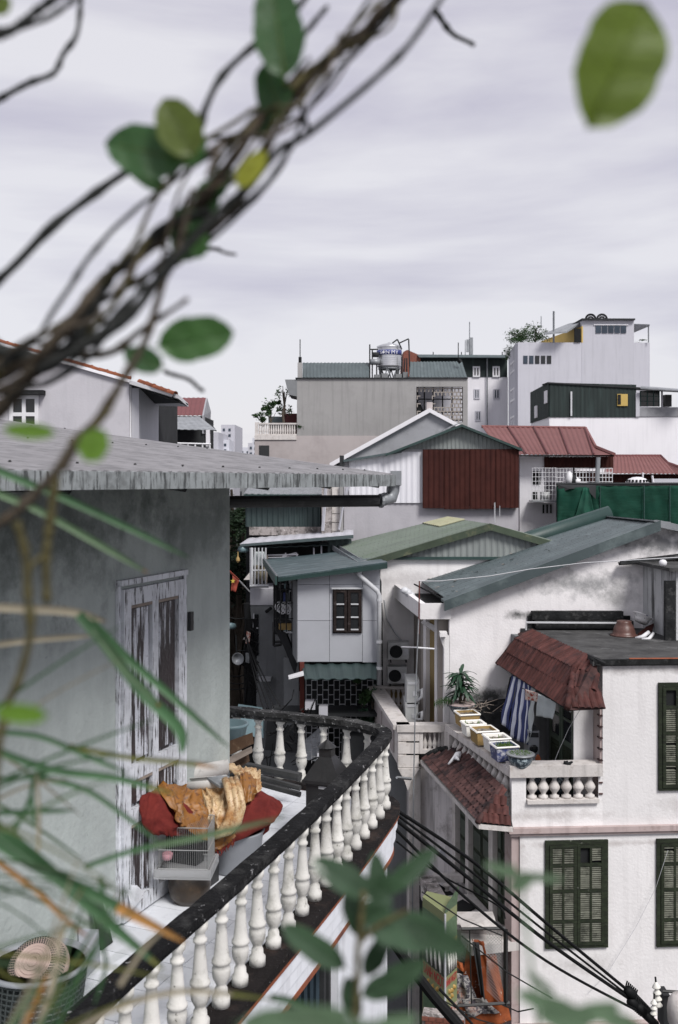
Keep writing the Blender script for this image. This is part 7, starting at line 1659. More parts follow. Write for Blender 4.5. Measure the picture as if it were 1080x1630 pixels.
for _ in range(330):
    q_ = rr.uniform(0,6.28); r_ = .19*math.sqrt(rr.random()); p = Vector((c.x+r_*math.cos(q_),c.y+r_*math.sin(q_),zb3+.255)); tip = p+Vector((rr.gauss(0,.02),rr.gauss(0,.02),rr.uniform(.02,.07))); s_ = Vector((rr.gauss(0,1),rr.gauss(0,1),0)).normalized()*.01; mb.add([p-s_,p+s_,tip],[(0,1,2)])
part('sprouts', mb, M['sprout'], t, kind='stuff', fix=False)
# potted dracaena
pc_ = P(734,1122,21.75); pt_ = thing('potted_dracaena', 'bushy dark dracaena in a round pot at the far end of the terrace rail', 'potted plant', (pc_.x,pc_.y,pc_.z-.2))
mb = MB(); mb.smooth=True; mb.lathe((pc_.x,pc_.y,pc_.z-.20),[(.14,0),(.2,.08),(.25,.17),(.30,.19),(.30,.215),(.24,.22),(.2,.17)],28); part('pot', mb, M['bowl_blue'], pt_)
mb = MB(); mb.smooth=True; mb.lathe((pc_.x,pc_.y,pc_.z-.20),[(.26,.216),(.305,.218),(.305,.235),(.25,.238)],28); part('pot_rim', mb, M['pink_trim'], pt_)
mb = MB(); mb.tube([pc_, pc_+Vector((-.02,0,.35)), pc_+Vector((.0,0,.6))],[.035,.03,.02],7); mb.tube([pc_+Vector((.05,0,0)), pc_+Vector((.12,0,.3))],[.03,.02],7); part('stem', mb, M['trunk'], pt_)
def blade_mb(mb, base, dirv, L_, w_, droop, seg=6):
    d_ = Vector(dirv).normalized(); base = Vector(base); s_ = d_.cross(Vector((0,0,1))); s_ = s_.normalized() if s_.length > .01 else Vector((1,0,0)); vs = []
    for i in range(seg+1):
        t = i/seg; p = base+d_*L_*t+Vector((0,0,-droop*t*t)); ww = w_*math.sin(math.pi*min(1,(.12+t*.88)))**.7 if t < 1 else 0
        vs += [p-s_*ww/2, p+Vector((0,0,-w_*.12)), p+s_*ww/2]
    fs = []
    for i in range(seg): k = i*3; fs += [(k,k+1,k+4,k+3),(k+1,k+2,k+5,k+4)]
    mb.add(vs,fs)
rr = random.Random(11)
for hgt,nn_ in ((.22,18),(.36,26),(.50,26),(.62,24)):
    for k in range(nn_):
        q_ = rr.uniform(0,6.28); lf = MB(); lf.smooth=True; blade_mb(lf, pc_+Vector((0,0,hgt+rr.uniform(-.05,.05))), (math.cos(q_),math.sin(q_),rr.uniform(.0,.9)), rr.uniform(.30,.46), .08, rr.uniform(.12,.42)); part('leaf', lf, M['plant_dark'], pt_, fix=False)
fern = thing('fern', 'small fern arching to the left of the dracaena pot', 'plant', P(722,1118,21.6))
for k in range(7):
    mb = MB(); q_ = R(150+k*14); b_ = P(722,1118,21.6); pts = [b_+Vector((math.cos(q_)*.3*t*1.3, math.sin(q_)*.2*t, .22*t-.25*t*t)) for t in [i/8 for i in range(9)]]; mb.tube(pts,.004,3)
    for i in range(1,9):
        for s_ in (-1,1): blade_mb(mb, pts[i], (-.1,.15*s_,.9 if s_>0 else -.7), .07, .012, .01, 2)
    part('frond', mb, M['foliage'], fern, fix=False)
# black planter wall & twigs behind planters
mb = MB(); mb.prism([P(752,1118,22.2),P(806,1112,22.2),P(812,1170,21.3),P(800,1176,21.2),P(760,1138,22.0)],(.1,.05,0)); solo('mouldy_parapet', mb, M['black_mould'], 'black mouldy low wall behind the foam planter boxes', 'wall')
mb = MB(); rr = random.Random(4)
for k in range(22):
    a = P(rr.uniform(750,800),rr.uniform(1118,1135),21.3); mb.tube([a,a+Vector((rr.uniform(-.3,.3),rr.uniform(-.1,.1),rr.uniform(-.1,.2)))],.006,3)
solo('dry_twigs', mb, M['wood_pale'], 'dry brown twigs lying by the foam boxes', 'twigs')
# curtain with stripes
cu = thing('striped_curtain', 'blue and white striped curtain gathered below the red tile awning', 'curtain', P(826,1200,20.2))
for k in range(11):
    f0,f1 = k/11,(k+1)/11
    T0,T1 = P(816,1075,21.2),P(846,1092,20.3); B0,B1 = P(800,1168,20.9),P(841,1186,19.9)
    if k < 4: B0,B1 = P(797,1150,21.0),P(843,1190,19.9)
    g = drape([T0.lerp(T1,f0),T0.lerp(T1,f1),B0.lerp(B1,f1),B0.lerp(B1,f0)],.006,5,18,.03,1.5,k*1.9,.06*math.sin(k)); part('stripe', g, M['curtain_w' if k in (1,4,7,9) else 'curtain'], cu)
g = drape([P(846,1092,20.3),P(853,1096,20.1),P(850,1150,19.8),P(838,1186,19.9)],.006,8,16,.03,2,3); part('lining', g, M['cloth_light'], cu)
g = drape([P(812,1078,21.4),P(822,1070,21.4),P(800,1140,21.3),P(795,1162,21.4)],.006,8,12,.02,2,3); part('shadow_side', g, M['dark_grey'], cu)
# hanging clothes
g = drape([P(837,1097,19.6),P(858,1104,19.3),P(858,1118,19.3),P(837,1114,19.6)],.008,14,8,.02,4,1); solo('hanging_cloth', g, M['cloth_print'], 'small patterned cloth hung beside the striped curtain', 'cloth')
g = drape([P(857,1104,19.2),P(886,1118,18.6),P(883,1145,18.6),P(855,1140,19.2)],.008,22,12,.025,6,2); solo('hanging_shirt', g, M['cloth_light'], 'pale grey shirt drying under the awning corner', 'shirt')
mb = MB(); mb.tube([P(830,1095,20.2),P(892,1120,18.4)],.008,4); solo('clothes_line', mb, M['cable'], 'clothes line under the tile awning', 'line')
# dark room interior, washing machine, bucket
wm = thing('washing_machine', 'grey washing machine in shade between curtain and green door', 'washing machine', P(851,1215,20.0))
f = front(840,19.9); mb = MB(); mb.pb(f,842,859,1164,1225,0,.5); part('cabinet', mb, M['plastic_grey'], wm)
mb = MB(); mb.smooth=True; mb.lathe(P(850,1192,19.87),[(.075,-.0),(.08,.02),(.05,.025)],20,axis=Matrix.Rotation(R(90),3,'X')); part('door', mb, M['glass_dark'], wm)
mb = MB(); mb.pb(f,843,858,1167,1174,-.02,-.001); part('control_panel', mb, M['dark_grey'], wm)
mb = MB(); mb.smooth=True; mb.lathe(P(857,1216,19.3),[(.05,0),(.055,.10),(.03,.15),(.02,.17)],12); solo('orange_bottle', mb, M['tarp'], 'small orange bottle on the terrace rail beside the washing machine', 'bottle')
for k,(px,py) in enumerate(((838,1238),(854,1240),(874,1238),(889,1243))):
    mb = MB(); mb.smooth=True; cc2 = P(px,1262,19.0); mb.lathe((cc2.x,cc2.y,zfl+.01),[(.06,0),(.12,.08),(.13,.2),(.09,.32),(.04,.36)],14); solo('vase', mb, M['bowl_blue' if k%2 else 'dark_grey'], ['dark round jar behind the first terrace baluster','blue glazed jar behind the second terrace baluster','dark round jar behind the third terrace baluster','blue glazed jar behind the fourth terrace baluster'][k], 'jar')
mb = MB(); mb.smooth=True
for a,b in (((898,1214),(909,1217)),((902,1212),(905,1220)),((900,1218),(912,1213))): mb.tube([P(*a,18.55),P(*b,18.5)],[.035,.02],6)
solo('dark_rag', mb, M['dark'], 'crumpled dark rag on the terrace front rail', 'rag')
mb = MB(); mb.tube([P(925,1128,18.2),P(906,1160,18.6),P(890,1195,18.9),P(882,1216,19.0)],.006,4); solo('thin_string', mb, M['pvc'], 'thin string slanting across the green terrace door', 'string')
# roof things on the slab
t = thing('brown_pot', 'upside-down brown glazed pot on the flat concrete roof', 'pot', P(994,1012,21.3))
cz = zroof; cxy = P(994,1012,3.38*F/(1012-750)); mb = MB(); mb.smooth=True; mb.lathe((cxy.x,cxy.y,cz),[(.275,0),(.28,.025),(.235,.035),(.225,.10),(.19,.20),(.145,.27),(.15,.30),(.13,.31)],30); part('body', mb, M['pot_brown'], t)
c = P(1020,994,21.6); ax2 = Matrix.Rotation(R(25),3,'Y')@Matrix.Rotation(R(-10),3,'X'); mb = MB(); mb.smooth=True; mb.lathe((c.x,c.y,cz+.22),[(.12,0),(.16,.06),(.16,.12),(.21,.15),(.215,.17),(.17,.165),(.13,.08),(.10,.03)],28,axis=ax2); solo('white_pot', mb, M['pot_white'], 'white patterned pot tipped over next to the brown pot on the flat roof', 'pot')
mb = MB(); mb.prism([P(1016,1009,21.2),P(1030,997,21.4),P(1042,992,21.6),P(1038,1004,21.3),P(1020,1016,21.0)],(0,0,-.05)); solo('red_board', mb, M['clad_maroon'], 'dark red broken board under the tipped white pot', 'board')
mb = MB(); mb.smooth=True
mb.tube([P(1012,1016,21.0),P(1024,1014,20.95),P(1034,1006,21.0)],[.03,.05,.04],6); mb.tube([P(1022,1018,20.85),P(1034,1017,20.85),P(1041,1008,20.95)],[.02,.04,.03],6); solo('broken_shards', mb, M['white_paint'], 'curved white broken shards on the flat roof by the pots', 'shards')
# roof hut
hut = thing('roof_hut', 'weathered grey rooftop hut with flat black-edged roof at the right edge', 'hut', (7.5,22,zroof))
hf, hn = (X(1005,22.95),22.95), (X(1077,20.7),20.7); SH = SideFr(hf,hn)
zht = Z(908,20.8)
mb = MB(); mb.prism([(hf[0],hf[1],zroof),(hn[0],hn[1],zroof),(hn[0]+3,hn[1]+.2,zroof),(hf[0]+3,hf[1],zroof)],(0,0,zht-zroof)); part('wall', mb, M['hut_wall'], hut)
mb = MB(); mb.prism([(hf[0]-.25,hf[1]+.3,zht),(hn[0]-.18,hn[1]-.15,zht),(hn[0]+3,hn[1]-.1,zht),(hf[0]+3,hf[1]+.3,zht)],(0,0,.07)); part('flat_roof', mb, M['slab'], hut)
mb = MB(); mb.prism([P(984,895,22.3),P(1100,888,22.3),P(1100,893,22.3),P(986,900,22.3)],(0,.2,0)); part('roof_timber', mb, M['wood_pale'], hut)
mb = MB(); mb.fb(FBh, FBh.u(988), FBh.u(1100), -.35, -.01, Z(897,D)-.02, Z(888,D)+.05); 
mb = MB(); mb.prism([P(990,893,22.1),P(1100,880,22.1),P(1100,888,22.0),P(988,899,22.0)],(0,.1,0)); part('tar_strip', mb, M['black_mould'], hut)
mb = MB(); mb.pb(front(1060,20.65),1060,1077,925,1024,0,.1); part('corner_pillar', mb, M['black_mould'], hut)
mb = MB(); mb.smooth=True; mb.lathe(P(1056,900,20.9),[(.04,-.02),(.075,.02),(.08,.07),(.05,.11),(.01,.12)],14); solo('white_ball', mb, M['white_paint'], 'round white ball lying on the rooftop hut roof', 'ball')


# --------- lower corner: small old balcony, cage, tarp, sign
ob = thing('old_side_balcony', 'small mossy old balcony with stone rail above the yellow sign', 'balcony', P(700,1450,20))
mb = MB(); mb.prism([P(667,1395,21.2),P(690,1393,21.2),P(723,1447,19.4),P(712,1455,19.3)],(0,0,-.14)); part('side_rail', mb, M['cream_mossy'], ob)
mb = MB(); mb.prism([P(690,1394,21.1),P(738,1394,20.9),P(738,1405,20.9),P(692,1405,21.1)],(0,.15,0)); part('rear_rail', mb, M['cream'], ob)
mb = MB(); mb.prism([P(695,1440,20.8),P(738,1438,20.8),P(745,1460,19.6),P(720,1462,19.5)],(0,0,-.12)); part('floor', mb, M['stucco_grey'], ob)
for k in range(2): inst('baluster', me_b2, ob, Matrix.Translation(P(712+k*14,1436,20.9)) @ Matrix.Diagonal((2,2,.95,1)))
mb = MB(); mb.prism([P(700,1355,20.9),P(707,1352,20.9),P(716,1378,20.9),P(707,1372,20.9)],(0,.08,0)); part('broken_piece', mb, M['far_white'], ob)
mb = MB(); mb.prism([P(671,1408,21.1),P(676,1412,21.0),P(676,1440,21.0),P(671,1432,21.1)],(0,.3,0)); part('post', mb, M['cream'], ob)
mb = MB(); mb.prism([P(668,1410,21.3),P(735,1455,19.6),P(735,1700,19.6),P(668,1640,21.3)],(.3,.3,0)); part('wall_below', mb, M['dark'], ob)
mb = MB(); mb.prism([P(728,1461,18.8),P(788,1461,18.5),P(792,1478,18.3),P(736,1478,18.4)],(0,.25,0)); solo('stone_ledge', mb, M['cream'], 'cream stone ledge above the wire cage with orange tarpaulin', 'ledge')
wc_ = thing('wire_cage', 'black framed wire mesh cage holding the orange tarpaulin', 'cage', P(805,1630,18.1))
mb = MB()
for a,b,r_ in (((805.5,1480),(805.5,1602),.04),((735,1479),(805,1478),.03),((724,1602),(812,1597),.03),((748,1480),(751,1600),.012)): mb.bar(P(*a,18.05),P(*b,18.05),r_)
part('frame', mb, M['black_metal'], wc_)
mb = MB()
for k in range(-12,22):
    for s_ in (1,-1):
        x0 = 740+k*5.0; a = [x0,1480]; b = [x0+s_*120,1600]
        pts = []
        for t in [i/24 for i in range(25)]:
            x = a[0]+(b[0]-a[0])*t; y = a[1]+(b[1]-a[1])*t
            if 770 < x < 805: pts.append(P(x,y,18.1))
        if len(pts) > 1: mb.bar(pts[0],pts[-1],.004)
part('mesh', mb, M['wire'], wc_, kind='stuff')
mb = MB(); mb.prism([P(722,1480,18.9),P(806,1480,18.75),P(806,1700,18.75),P(722,1700,18.9)],(0,.2,0)); part('back_wall', mb, M['cream_mossy'], wc_)
tpn = thing('orange_tarpaulin', 'crumpled orange tarpaulin printed with dark figures behind the wire mesh', 'tarpaulin', P(770,1640,18.4))
for k,(pts,m_,fr_) in enumerate((([(752,1495),(770,1498),(806,1600),(772,1604)],'tarp',5),([(726,1550),(745,1553),(764,1600),(724,1606)],'tarp_print',4),([(724,1600),(808,1596),(815,1625),(724,1640)],'tarp',6),([(735,1592),(770,1588),(796,1612),(745,1618)],'tarp_print',4),([(752,1500),(763,1500),(772,1590),(766,1585)],'dark_grey',3),([(727,1530),(737,1533),(739,1545),(727,1540)],'tarp',2))):
    g = drape([P(*p,18.4-.04*k) for p in pts],.01,24,18,.05,fr_,k*2.3); part('fold', g, M[m_], tpn)
g = drape([P(745,1500,18.55),P(790,1520,18.5),P(806,1600,18.5),P(730,1604,18.55)],.01,20,14,.07,4,9); part('fold', g, M['tarp'], tpn)
# sign box
sg = thing('bakery_sign', 'yellow-green box sign reading B\u00c1NH NG\u1eccT with pictures of cakes', 'sign', P(698,1640,18))
sA,sB,sC = P(673,1430,18.3),P(709,1455,17.6),P(728,1440,18.0)
def ext(a,b,c,d): return None
zs0 = P(700,1660,17.6).z; zt0 = P(709,1455,17.6).z
mb = MB(); mb.prism([(sA.x,sA.y,zs0),(sB.x,sB.y,zs0),(sC.x,sC.y,zs0),(sC.x+.02,sC.y+.25,zs0),(sA.x+.1,sA.y+.25,zs0)],(0,0,zt0-zs0)); part('box', mb, M['sign_yellow'], sg)
def onface(a, b, off=.012):      # frame on a sign face
    fr = Fr(a.x,a.y,b.x-a.x,b.y-a.y); return fr
f1_ = onface(sA,sB); f2s = onface(sB,sC)
W1 = (Vector((sB.x,sB.y))-Vector((sA.x,sA.y))).length; W2 = (Vector((sC.x,sC.y))-Vector((sB.x,sB.y))).length
zy = lambda y: Z(y,17.8)
mb = MB(); mb.fb(f1_,.0,W1,-.012,-.002,zt0+.001,zt0+.03) ; 
for fr,W_ in ((f1_,W1),(f2s,W2)):
    mb = MB(); mb.fb(fr,.02,W_-.02,-.008,-.001,zy(1548),zy(1509)); part('baguette_picture', mb, M['sign_photo'], sg)
    for j in range(4):
        mb = MB(); mb.smooth=True; u = W_*(.2+.19*j); mb.tube([fr.pt(u,-.014,zy(1512)),fr.pt(u+W_*.04,-.014,zy(1528)),fr.pt(u+W_*.06,-.014,zy(1545))],[.012,.028,.014],6); part('baguette', mb, M['foam'], sg)
    mb = MB(); mb.fb(fr,.02,W_-.02,-.008,-.001,zy(1496),zy(1462)); part('cake_picture', mb, M['leaf_pale'], sg)
    for k,(txt,yy,sz) in enumerate((('B\u00c1NH NG\u1eccT',1560,.098),('B\u00c1NH NG\u1eccT',1503,.085))):
        tx = text_mb(txt, sz*(W_/.6+.15)*1.0, .004)
        wx = max(v[0] for v in tx.v)-min(v[0] for v in tx.v); kx = W_*.9/wx
        tx.v = [tuple(fr.pt(W_/2+v[0]*kx,-.004-v[2],zy(yy)+v[1]*1.9)) for v in tx.v]; part('lettering', tx, M['sign_red' if k==0 else 'bread'], sg)
    for j in range(5):
        mb = MB(); mb.smooth=True; mb.lathe(fr.pt(W_*(.3+.2*(j%3)),-.004,zy(1575+10*(j//3)+2*(j%2))),[(.045,0),(.043,.008),(.01,.014)],12,axis=Matrix.Rotation(R(90),3,'X')); part('bun_picture', mb, M['bread'], sg)
    mb = MB(); mb.fb(fr,.03,W_-.03,-.006,-.001,zy(1640),zy(1602)); part('cake_picture', mb, M['cloth_print' if W_==W2 else 'leaf_pale'], sg)
mb = MB(); mb.bar((sB.x,sB.y-.01,zs0),(sB.x,sB.y-.01,zt0),.018); part('corner_strip', mb, M['pvc'], sg)
mb = MB(); mb.prism([(sB.x,sB.y,zt0+.001),(sC.x,sC.y,zt0+.001),(sC.x+.03,sC.y,zt0+.30),(sB.x+.02,sB.y,zt0+.12)],(0,.03,0)); part('top_flap', mb, M['leaf_pale'], sg)
# bottom brick strip
bw = thing('brick_wall', 'low red brick wall at the foot of the yellow sign', 'wall', P(700,1680,17.4))
fb_ = front(672,17.4,-.2)
mb = MB(); mb.fb(fb_,0,.7,.02,.3,0,Z(1618,17.4)); part('mortar', mb, M['cream_mossy'], bw)
for j in range(6):
    for i in range(6):
        mb = MB(); z = Z(1618,17.4)-.01-j*.075; u = i*.12+(.06 if j%2 else 0); mb.fb(fb_,u,u+.11,.0,.0199,z-.065,z); part('brick', mb, M['brick'], bw)
mb = MB(); mb.prism([(.9,17.0,0),(1.35,16.2,0),(1.6,17.5,0),(1.2,18.5,0)],(0,0,1)); 

# --------- power lines and insulators
PL = [((632,1290),(755,1373),(880,1478),(1000,1577),12.4,15.2,.023),((632,1297),(742,1381),(870,1484),(998,1583),12.3,15.2,.016),
      ((632,1306),(730,1385),(870,1498),(1002,1590),12.2,15.2,.025),((630,1320),(742,1430),(870,1530),(1020,1612),12.1,15.2,.019),((632,1340),(700,1392),(790,1440),(805,1462),12.4,14.6,.012)]
def qb(pts, n=24):
    out = []
    for i in range(n+1):
        t = i/n*(len(pts)-1); k = min(int(t),len(pts)-2); f = t-k
        p0,p1,p2,p3 = pts[max(k-1,0)],pts[k],pts[k+1],pts[min(k+2,len(pts)-1)]
        out.append(tuple(.5*(2*p1[j]+(-p0[j]+p2[j])*f+(2*p0[j]-5*p1[j]+4*p2[j]-p3[j])*f*f+(-p0[j]+3*p1[j]-3*p2[j]+p3[j])*f**3) for j in range(len(p1))))
    return out
for i,(a,b,c,d_,d0_,d1_,r_) in enumerate(PL):
    pp_ = qb([a,b,c,d_]); mb = MB(); mb.smooth=True; mb.tube([P(x,y,d0_+(d1_-d0_)*k/(len(pp_)-1)) for k,(x,y) in enumerate(pp_)], r_, 7); solo('power_cable', mb, M['cable'], ['thick black cable highest of the bundle crossing the white house','thinner black cable just under the highest one','thick black cable second from the bottom of the bundle','lowest black cable of the bundle crossing the white house','thin short cable ending at the mesh cage'][i], 'cable', None)
for i,(pts,r_) in enumerate((([(625,1500),(668,1560),(700,1600),(770,1680)],.06),([(640,1515),(690,1580),(730,1625),(760,1670)],.035),([(700,1575),(760,1640),(800,1700)],.018))):
    pp_ = qb(pts); mb = MB(); mb.tube([P(x,y,13.0+i*.2) for x,y in pp_], r_, 7); solo('power_cable', mb, M['cable'], ['thickest dark cable bundle passing in front of the yellow sign','medium dark cable beside the thickest bundle','thin wire below the yellow sign'][i], 'cable')
for i,(a,b) in enumerate((((672,1420),(800,1490)),((735,1490),(880,1590)),((700,1590),(820,1640)),((800,1600),(850,1606)))):
    mb = MB(); mb.tube([P(*a,17.0),P((a[0]+b[0])/2,(a[1]+b[1])/2+8,16.9),P(*b,16.8)],.012,4); solo('thin_wire', mb, M['cable'], ['thin wire from the old side balcony to the mesh cage','thin wire from the stone ledge down across the white wall','thin wire in front of the orange tarpaulin','short thin wire at the foot of the white corner'][i], 'wire')
# clamps
for i,(px,py) in enumerate(((1003,1580),(1008,1597),(1020,1606))):
    t = thing('cable_clamp', ['spiky cable clamp on the highest power cable','spiky cable clamp on the middle power cable','spiky cable clamp on the lowest power cable near the insulators'][i], 'clamp', P(px,py,15.2))
    mb = MB(); a = P(px-7,py-6,15.15); b = P(px+9,py+8,15.2); mb.smooth=True; mb.tube([a,a.lerp(b,.2),a.lerp(b,.8),b],[.03,.075,.075,.03],8); part('body', mb, M['cable'], t)
    mb = MB()
    for k in range(7):
        p = a.lerp(b,k/6); mb.bar(p,p+Vector((.03,0,.11 if i!=1 else -.12)),.012)
    part('bolt', mb, M['cable'], t)
mb = MB(); mb.smooth=True
for a,b in (((1010,1587),(1034,1612)),((1015,1602),(1036,1620)),((1020,1608),(1045,1632)),((1000,1578),(1038,1618))): mb.tube([P(*a,15.2),P(*b,15.25)],.06,8)
solo('cable_joint', mb, M['cable'], 'bundle of black cable ends meeting under the insulators', 'cable joint')
def insul(label, px, y0, y1, d_, tilt, r_, m='porcelain'):
    t = thing('insulator', label, 'insulator', P(px,y1,d_), 'stacked porcelain insulators'); h = (y1-y0)*d_/F; ax_ = Matrix.Rotation(tilt,3,'Y'); prof = []; n_ = max(3,int(h/.085))
    for k in range(n_):
        z = k*h/n_; s_ = h/n_; prof += [(r_*.45,z),(r_*.5,z+s_*.15),(r_,z+s_*.28),(r_*.95,z+s_*.42),(r_*.55,z+s_*.8)]
    prof += [(r_*.4,h),(r_*.1,h+.02)]
    mb = MB(); mb.smooth=True; mb.lathe(P(px,y1,d_), prof, 20, axis=ax_); part('body', mb, M[m], t); mb = MB(); p = P(px,y1,d_); mb.bar(p+ax_@Vector((0,0,h)),p+ax_@Vector((0,0,h+.09)),.014); part('pin', mb, M['black_metal'], t)
insul('taller white porcelain insulator beside the power cables', 1049, 1565, 1604, 15.2, R(-6), .062); insul('shorter stained porcelain insulator left of the taller one', 1041, 1592, 1617, 15.0, R(2), .05)
mb = MB(); mb.tube([P(1055,1578,15.4),P(1100,1581,15.4)],.022,6); solo('cross_arm', mb, M['black_metal'], 'black horizontal metal arm beside the insulators', 'cross arm')
mb = MB(); mb.pb(front(1056,15.5),1057,1068,1586,1640,0,.3); solo('dark_bracket', mb, M['dark_grey'], 'dark bracket plate between the insulators and pale round lamp', 'bracket')
lp = thing('round_lamp', 'pale ribbed round lamp housing at the lower right corner', 'lamp', P(1082,1640,15.0))
mb = MB(); mb.smooth=True; r_ = 21*15/F; mb.lathe(P(1084,1606,15.0)+Vector((0,0,0)),[(r_*.2,-.36),(r_*.7,-.30),(r_*.95,-.18),(r_,0),(r_*.9,.12),(r_*.6,.2),(r_*.1,.235)],36,.05,(-.4,.3)); part('housing', mb, M['cream'], lp)
# ================================================================== FOREGROUND PLANTS (close to the lens, out of focus)
def vine(parent, pts, r0, r1, m, wob=.0, seed=0, n=40, knots=True):
    rr = random.Random(seed); pp_ = qb(pts, n); mb = MB(); mb.smooth=True; P3 = []; rad = []
    for i,(x,y,d_) in enumerate(pp_):
        t = i/n; p = P(x,y,d_); w_ = wob*d_/F
        p = p+Vector((w_*math.sin(t*9+seed),w_*math.cos(t*7+seed*2),w_*math.cos(t*9+seed*1.3))); P3.append(p)
        r = (r0+(r1-r0)*t)*d_/F; r *= 1+(.35 if knots and rr.random()<.18 else 0)+rr.uniform(-.08,.08); rad.append(r)
    mb.tube(P3, rad, 7); return part('stem', mb, M[m], parent)
def leaf(parent, px, py, d_, L_, W_, ang, m, curl=.12, tip=1.0, yaw=0., name='leaf', pitch=0.0, stalk=1.12):
    """leaf centred at a pixel; L_,W_ in photo pixels, ang = direction of the tip in the picture plane (degrees, 0=right, 90=up)"""
    s_ = d_/F; c = P(px,py,d_); a = R(ang); X_ = Vector((math.cos(a),0,math.sin(a))); Y_ = Vector((-math.sin(a),0,math.cos(a))); Nn_ = Vector((0,-1,0))
    if yaw: rm = Matrix.Rotation(yaw,3,X_); Y_ = rm@Y_; Nn_ = rm@Nn_
    if pitch: rm = Matrix.Rotation(pitch,3,Y_); X_ = rm@X_; Nn_ = rm@Nn_
    nu, nv = 14, 8; vs = []; L2,W2_ = L_*s_/2, W_*s_/2
    for i in range(nu+1):
        t = i/nu; x = -1+2*t; w_ = max(0.0,(1-abs(x)**2.2))**.62*(1-.10*x*tip)*(1+.035*math.sin(x*7+px)+.02*math.sin(x*17+py))
        for j in range(nv+1):
            v = -1+2*j/nv; z = -curl*L2*(x*x)+.12*W2_*abs(v)+.03*W2_*math.sin(x*9+v*3)
            vs.append(c+X_*x*L2+Y_*v*w_*W2_+Nn_*(z))
    mb = MB(); mb.smooth=True; mb.add(vs,[(i*(nv+1)+j,i*(nv+1)+j+1,(i+1)*(nv+1)+j+1,(i+1)*(nv+1)+j) for i in range(nu) for j in range(nv)])
    o = part(name, mb, M[m], parent, fix=False)
    mb = MB(); mb.tube([c+X_*(-stalk+(stalk+.88)*k/8)*L2+Nn_*(-curl*L2*(-stalk+(stalk+.88)*k/8)**2+.0008) for k in range(9)],[max(.0003,.018*W_*s_*(1.3-k/8)) for k in range(9)],5); part('midrib', mb, M[m if m!='leaf_deep' else 'leaf_olive'], o)
    if L_ > 90 and m != 'leaf_pale':
        mb = MB()
        for k in range(6):
            x0 = -.75+.25*k
            for sg_ in (-1,1):
                mb.tube([c+X_*(x0+.22*q)*L2+Y_*sg_*q*.78*((1-abs(min(.95,x0+.22*q))**2.2)**.62)*W2_+Nn_*(-curl*L2*(x0+.22*q)**2+.10*W2_*q+.0006) for q in (0,.35,.7,1)],.0035*W_*s_,3)
        part('veins', mb, M['leaf_olive' if m != 'leaf_rose' else 'leaf_pale'], o)
    return o
V = thing('climbing_vine', 'twisted brown climbing vine with round leaves arching across the top left, out of focus', 'vine', P(60,600,1.3))
d1 = 1.05
main = [(-60,630),(20,590),(90,545),(170,465),(240,395),(310,320),(385,240),(445,175),(520,100),(580,45),(660,-40)]
def strand(off0, amp, freq, ph, r0, r1, m, dz, t1=1.0):
    pts = qb([(x,y) for x,y in main], 80); pts = pts[:int(81*t1)]; mb = MB(); mb.smooth=True; P3 = []; rad = []; rr_ = random.Random(int(ph*100))
    for i,(x,y) in enumerate(pts):
        t = i/80; a = pts[max(i-1,0)]; b = pts[min(i+1,len(pts)-1)]; dx,dy = b[0]-a[0],b[1]-a[1]; l = math.hypot(dx,dy); nx,ny = -dy/l,dx/l
        env = .25+1.1*math.sin(math.pi*min(1,t*1.05))**.7
        o = off0*env+amp*env*math.sin(t*freq+ph)+6*noise.noise(Vector((t*14,ph,0)))
        d_ = d1+dz*math.cos(t*freq+ph); P3.append(P(x+nx*o,y+ny*o,d_)); rad.append((r0+(r1-r0)*t)*d_/F*(1+.35*max(0,noise.noise(Vector((t*40,ph,3))))*2+rr_.uniform(-.06,.06)))
    mb.tube(P3, rad, 8); part('stem', mb, M[m], V)
strand(-4,8,15,0.3,8.5,7.5,'bark',.03); strand(20,20,11,2.2,5.5,3.5,'bark',.03); strand(-26,16,13,4.0,4.5,3,'bark_olive',.03); strand(36,14,15,5.2,4.5,3,'bark_dark',.03)
strand(-32,16,10,1.1,4.5,2.6,'bark_dark',.04,.8); strand(2,34,14,3.3,3.0,2.2,'bark',.04,.95); strand(40,12,12,0.9,3.6,2.4,'bark_dark',.04,.7)
strand(6,14,19,2.9,4.5,4,'bark_olive',.02,.9)
vine(V, [(-40,540,d1),(20,565,d1),(75,560,d1),(120,530,d1),(180,440,d1),(215,425,d1),(262,360,d1),(330,330,d1)], 13, 6, 'bark_dark', 6, 5)
vine(V, [(60,590,1.0),(140,540,1.0),(200,500,1.0),(250,440,1.0),(290,400,1.0),(345,350,1.0),(400,300,1.0),(450,240,1.0),(485,218,1.0),(560,152,1.0),(620,95,1.0),(660,50,1.0),(710,-20,1.0)], 9, 4.5, 'bark_dark', 4, 6.2)
vine(V, [(-30,665,1.05),(30,620,1.05),(90,575,1.05),(170,560,1.05),(220,520,1.05),(300,480,1.0)], 12, 3, 'bark', 5, 7)
vine(V, [(-30,465,1.1),(20,425,1.1),(80,365,1.1),(135,322,1.1),(205,272,1.1),(262,240,1.1),(312,205,1.1),(325,170,1.1),(352,120,1.1),(410,68,1.1),(470,20,1.1),(500,-20,1.1)], 7.5, 4.5, 'bark_dark', 2, 8)
vine(V, [(-20,170,1.2),(10,152,1.2),(50,130,1.2),(85,115,1.2),(100,85,1.2),(122,55,1.2),(130,0,1.25),(132,-20,1.25)], 5.5, 3.5, 'bark_dark', 1.5, 9)
vine(V, [(-30,62,1.0),(10,50,1.0),(55,22,1.0),(115,-25,1.0)], 7, 7, 'bark_dark', 3, 10); vine(V, [(-30,45,1.0),(30,42,1.0),(75,30,1.0),(120,-5,1.0)], 4.5, 4, 'bark_dark', 3, 11)
vine(V, [(330,215,1.1),(372,216,1.1),(400,195,1.1),(440,140,1.15),(480,60,1.15),(520,10,1.15)], 3.5, 3.5, 'bark_dark', 2, 12)
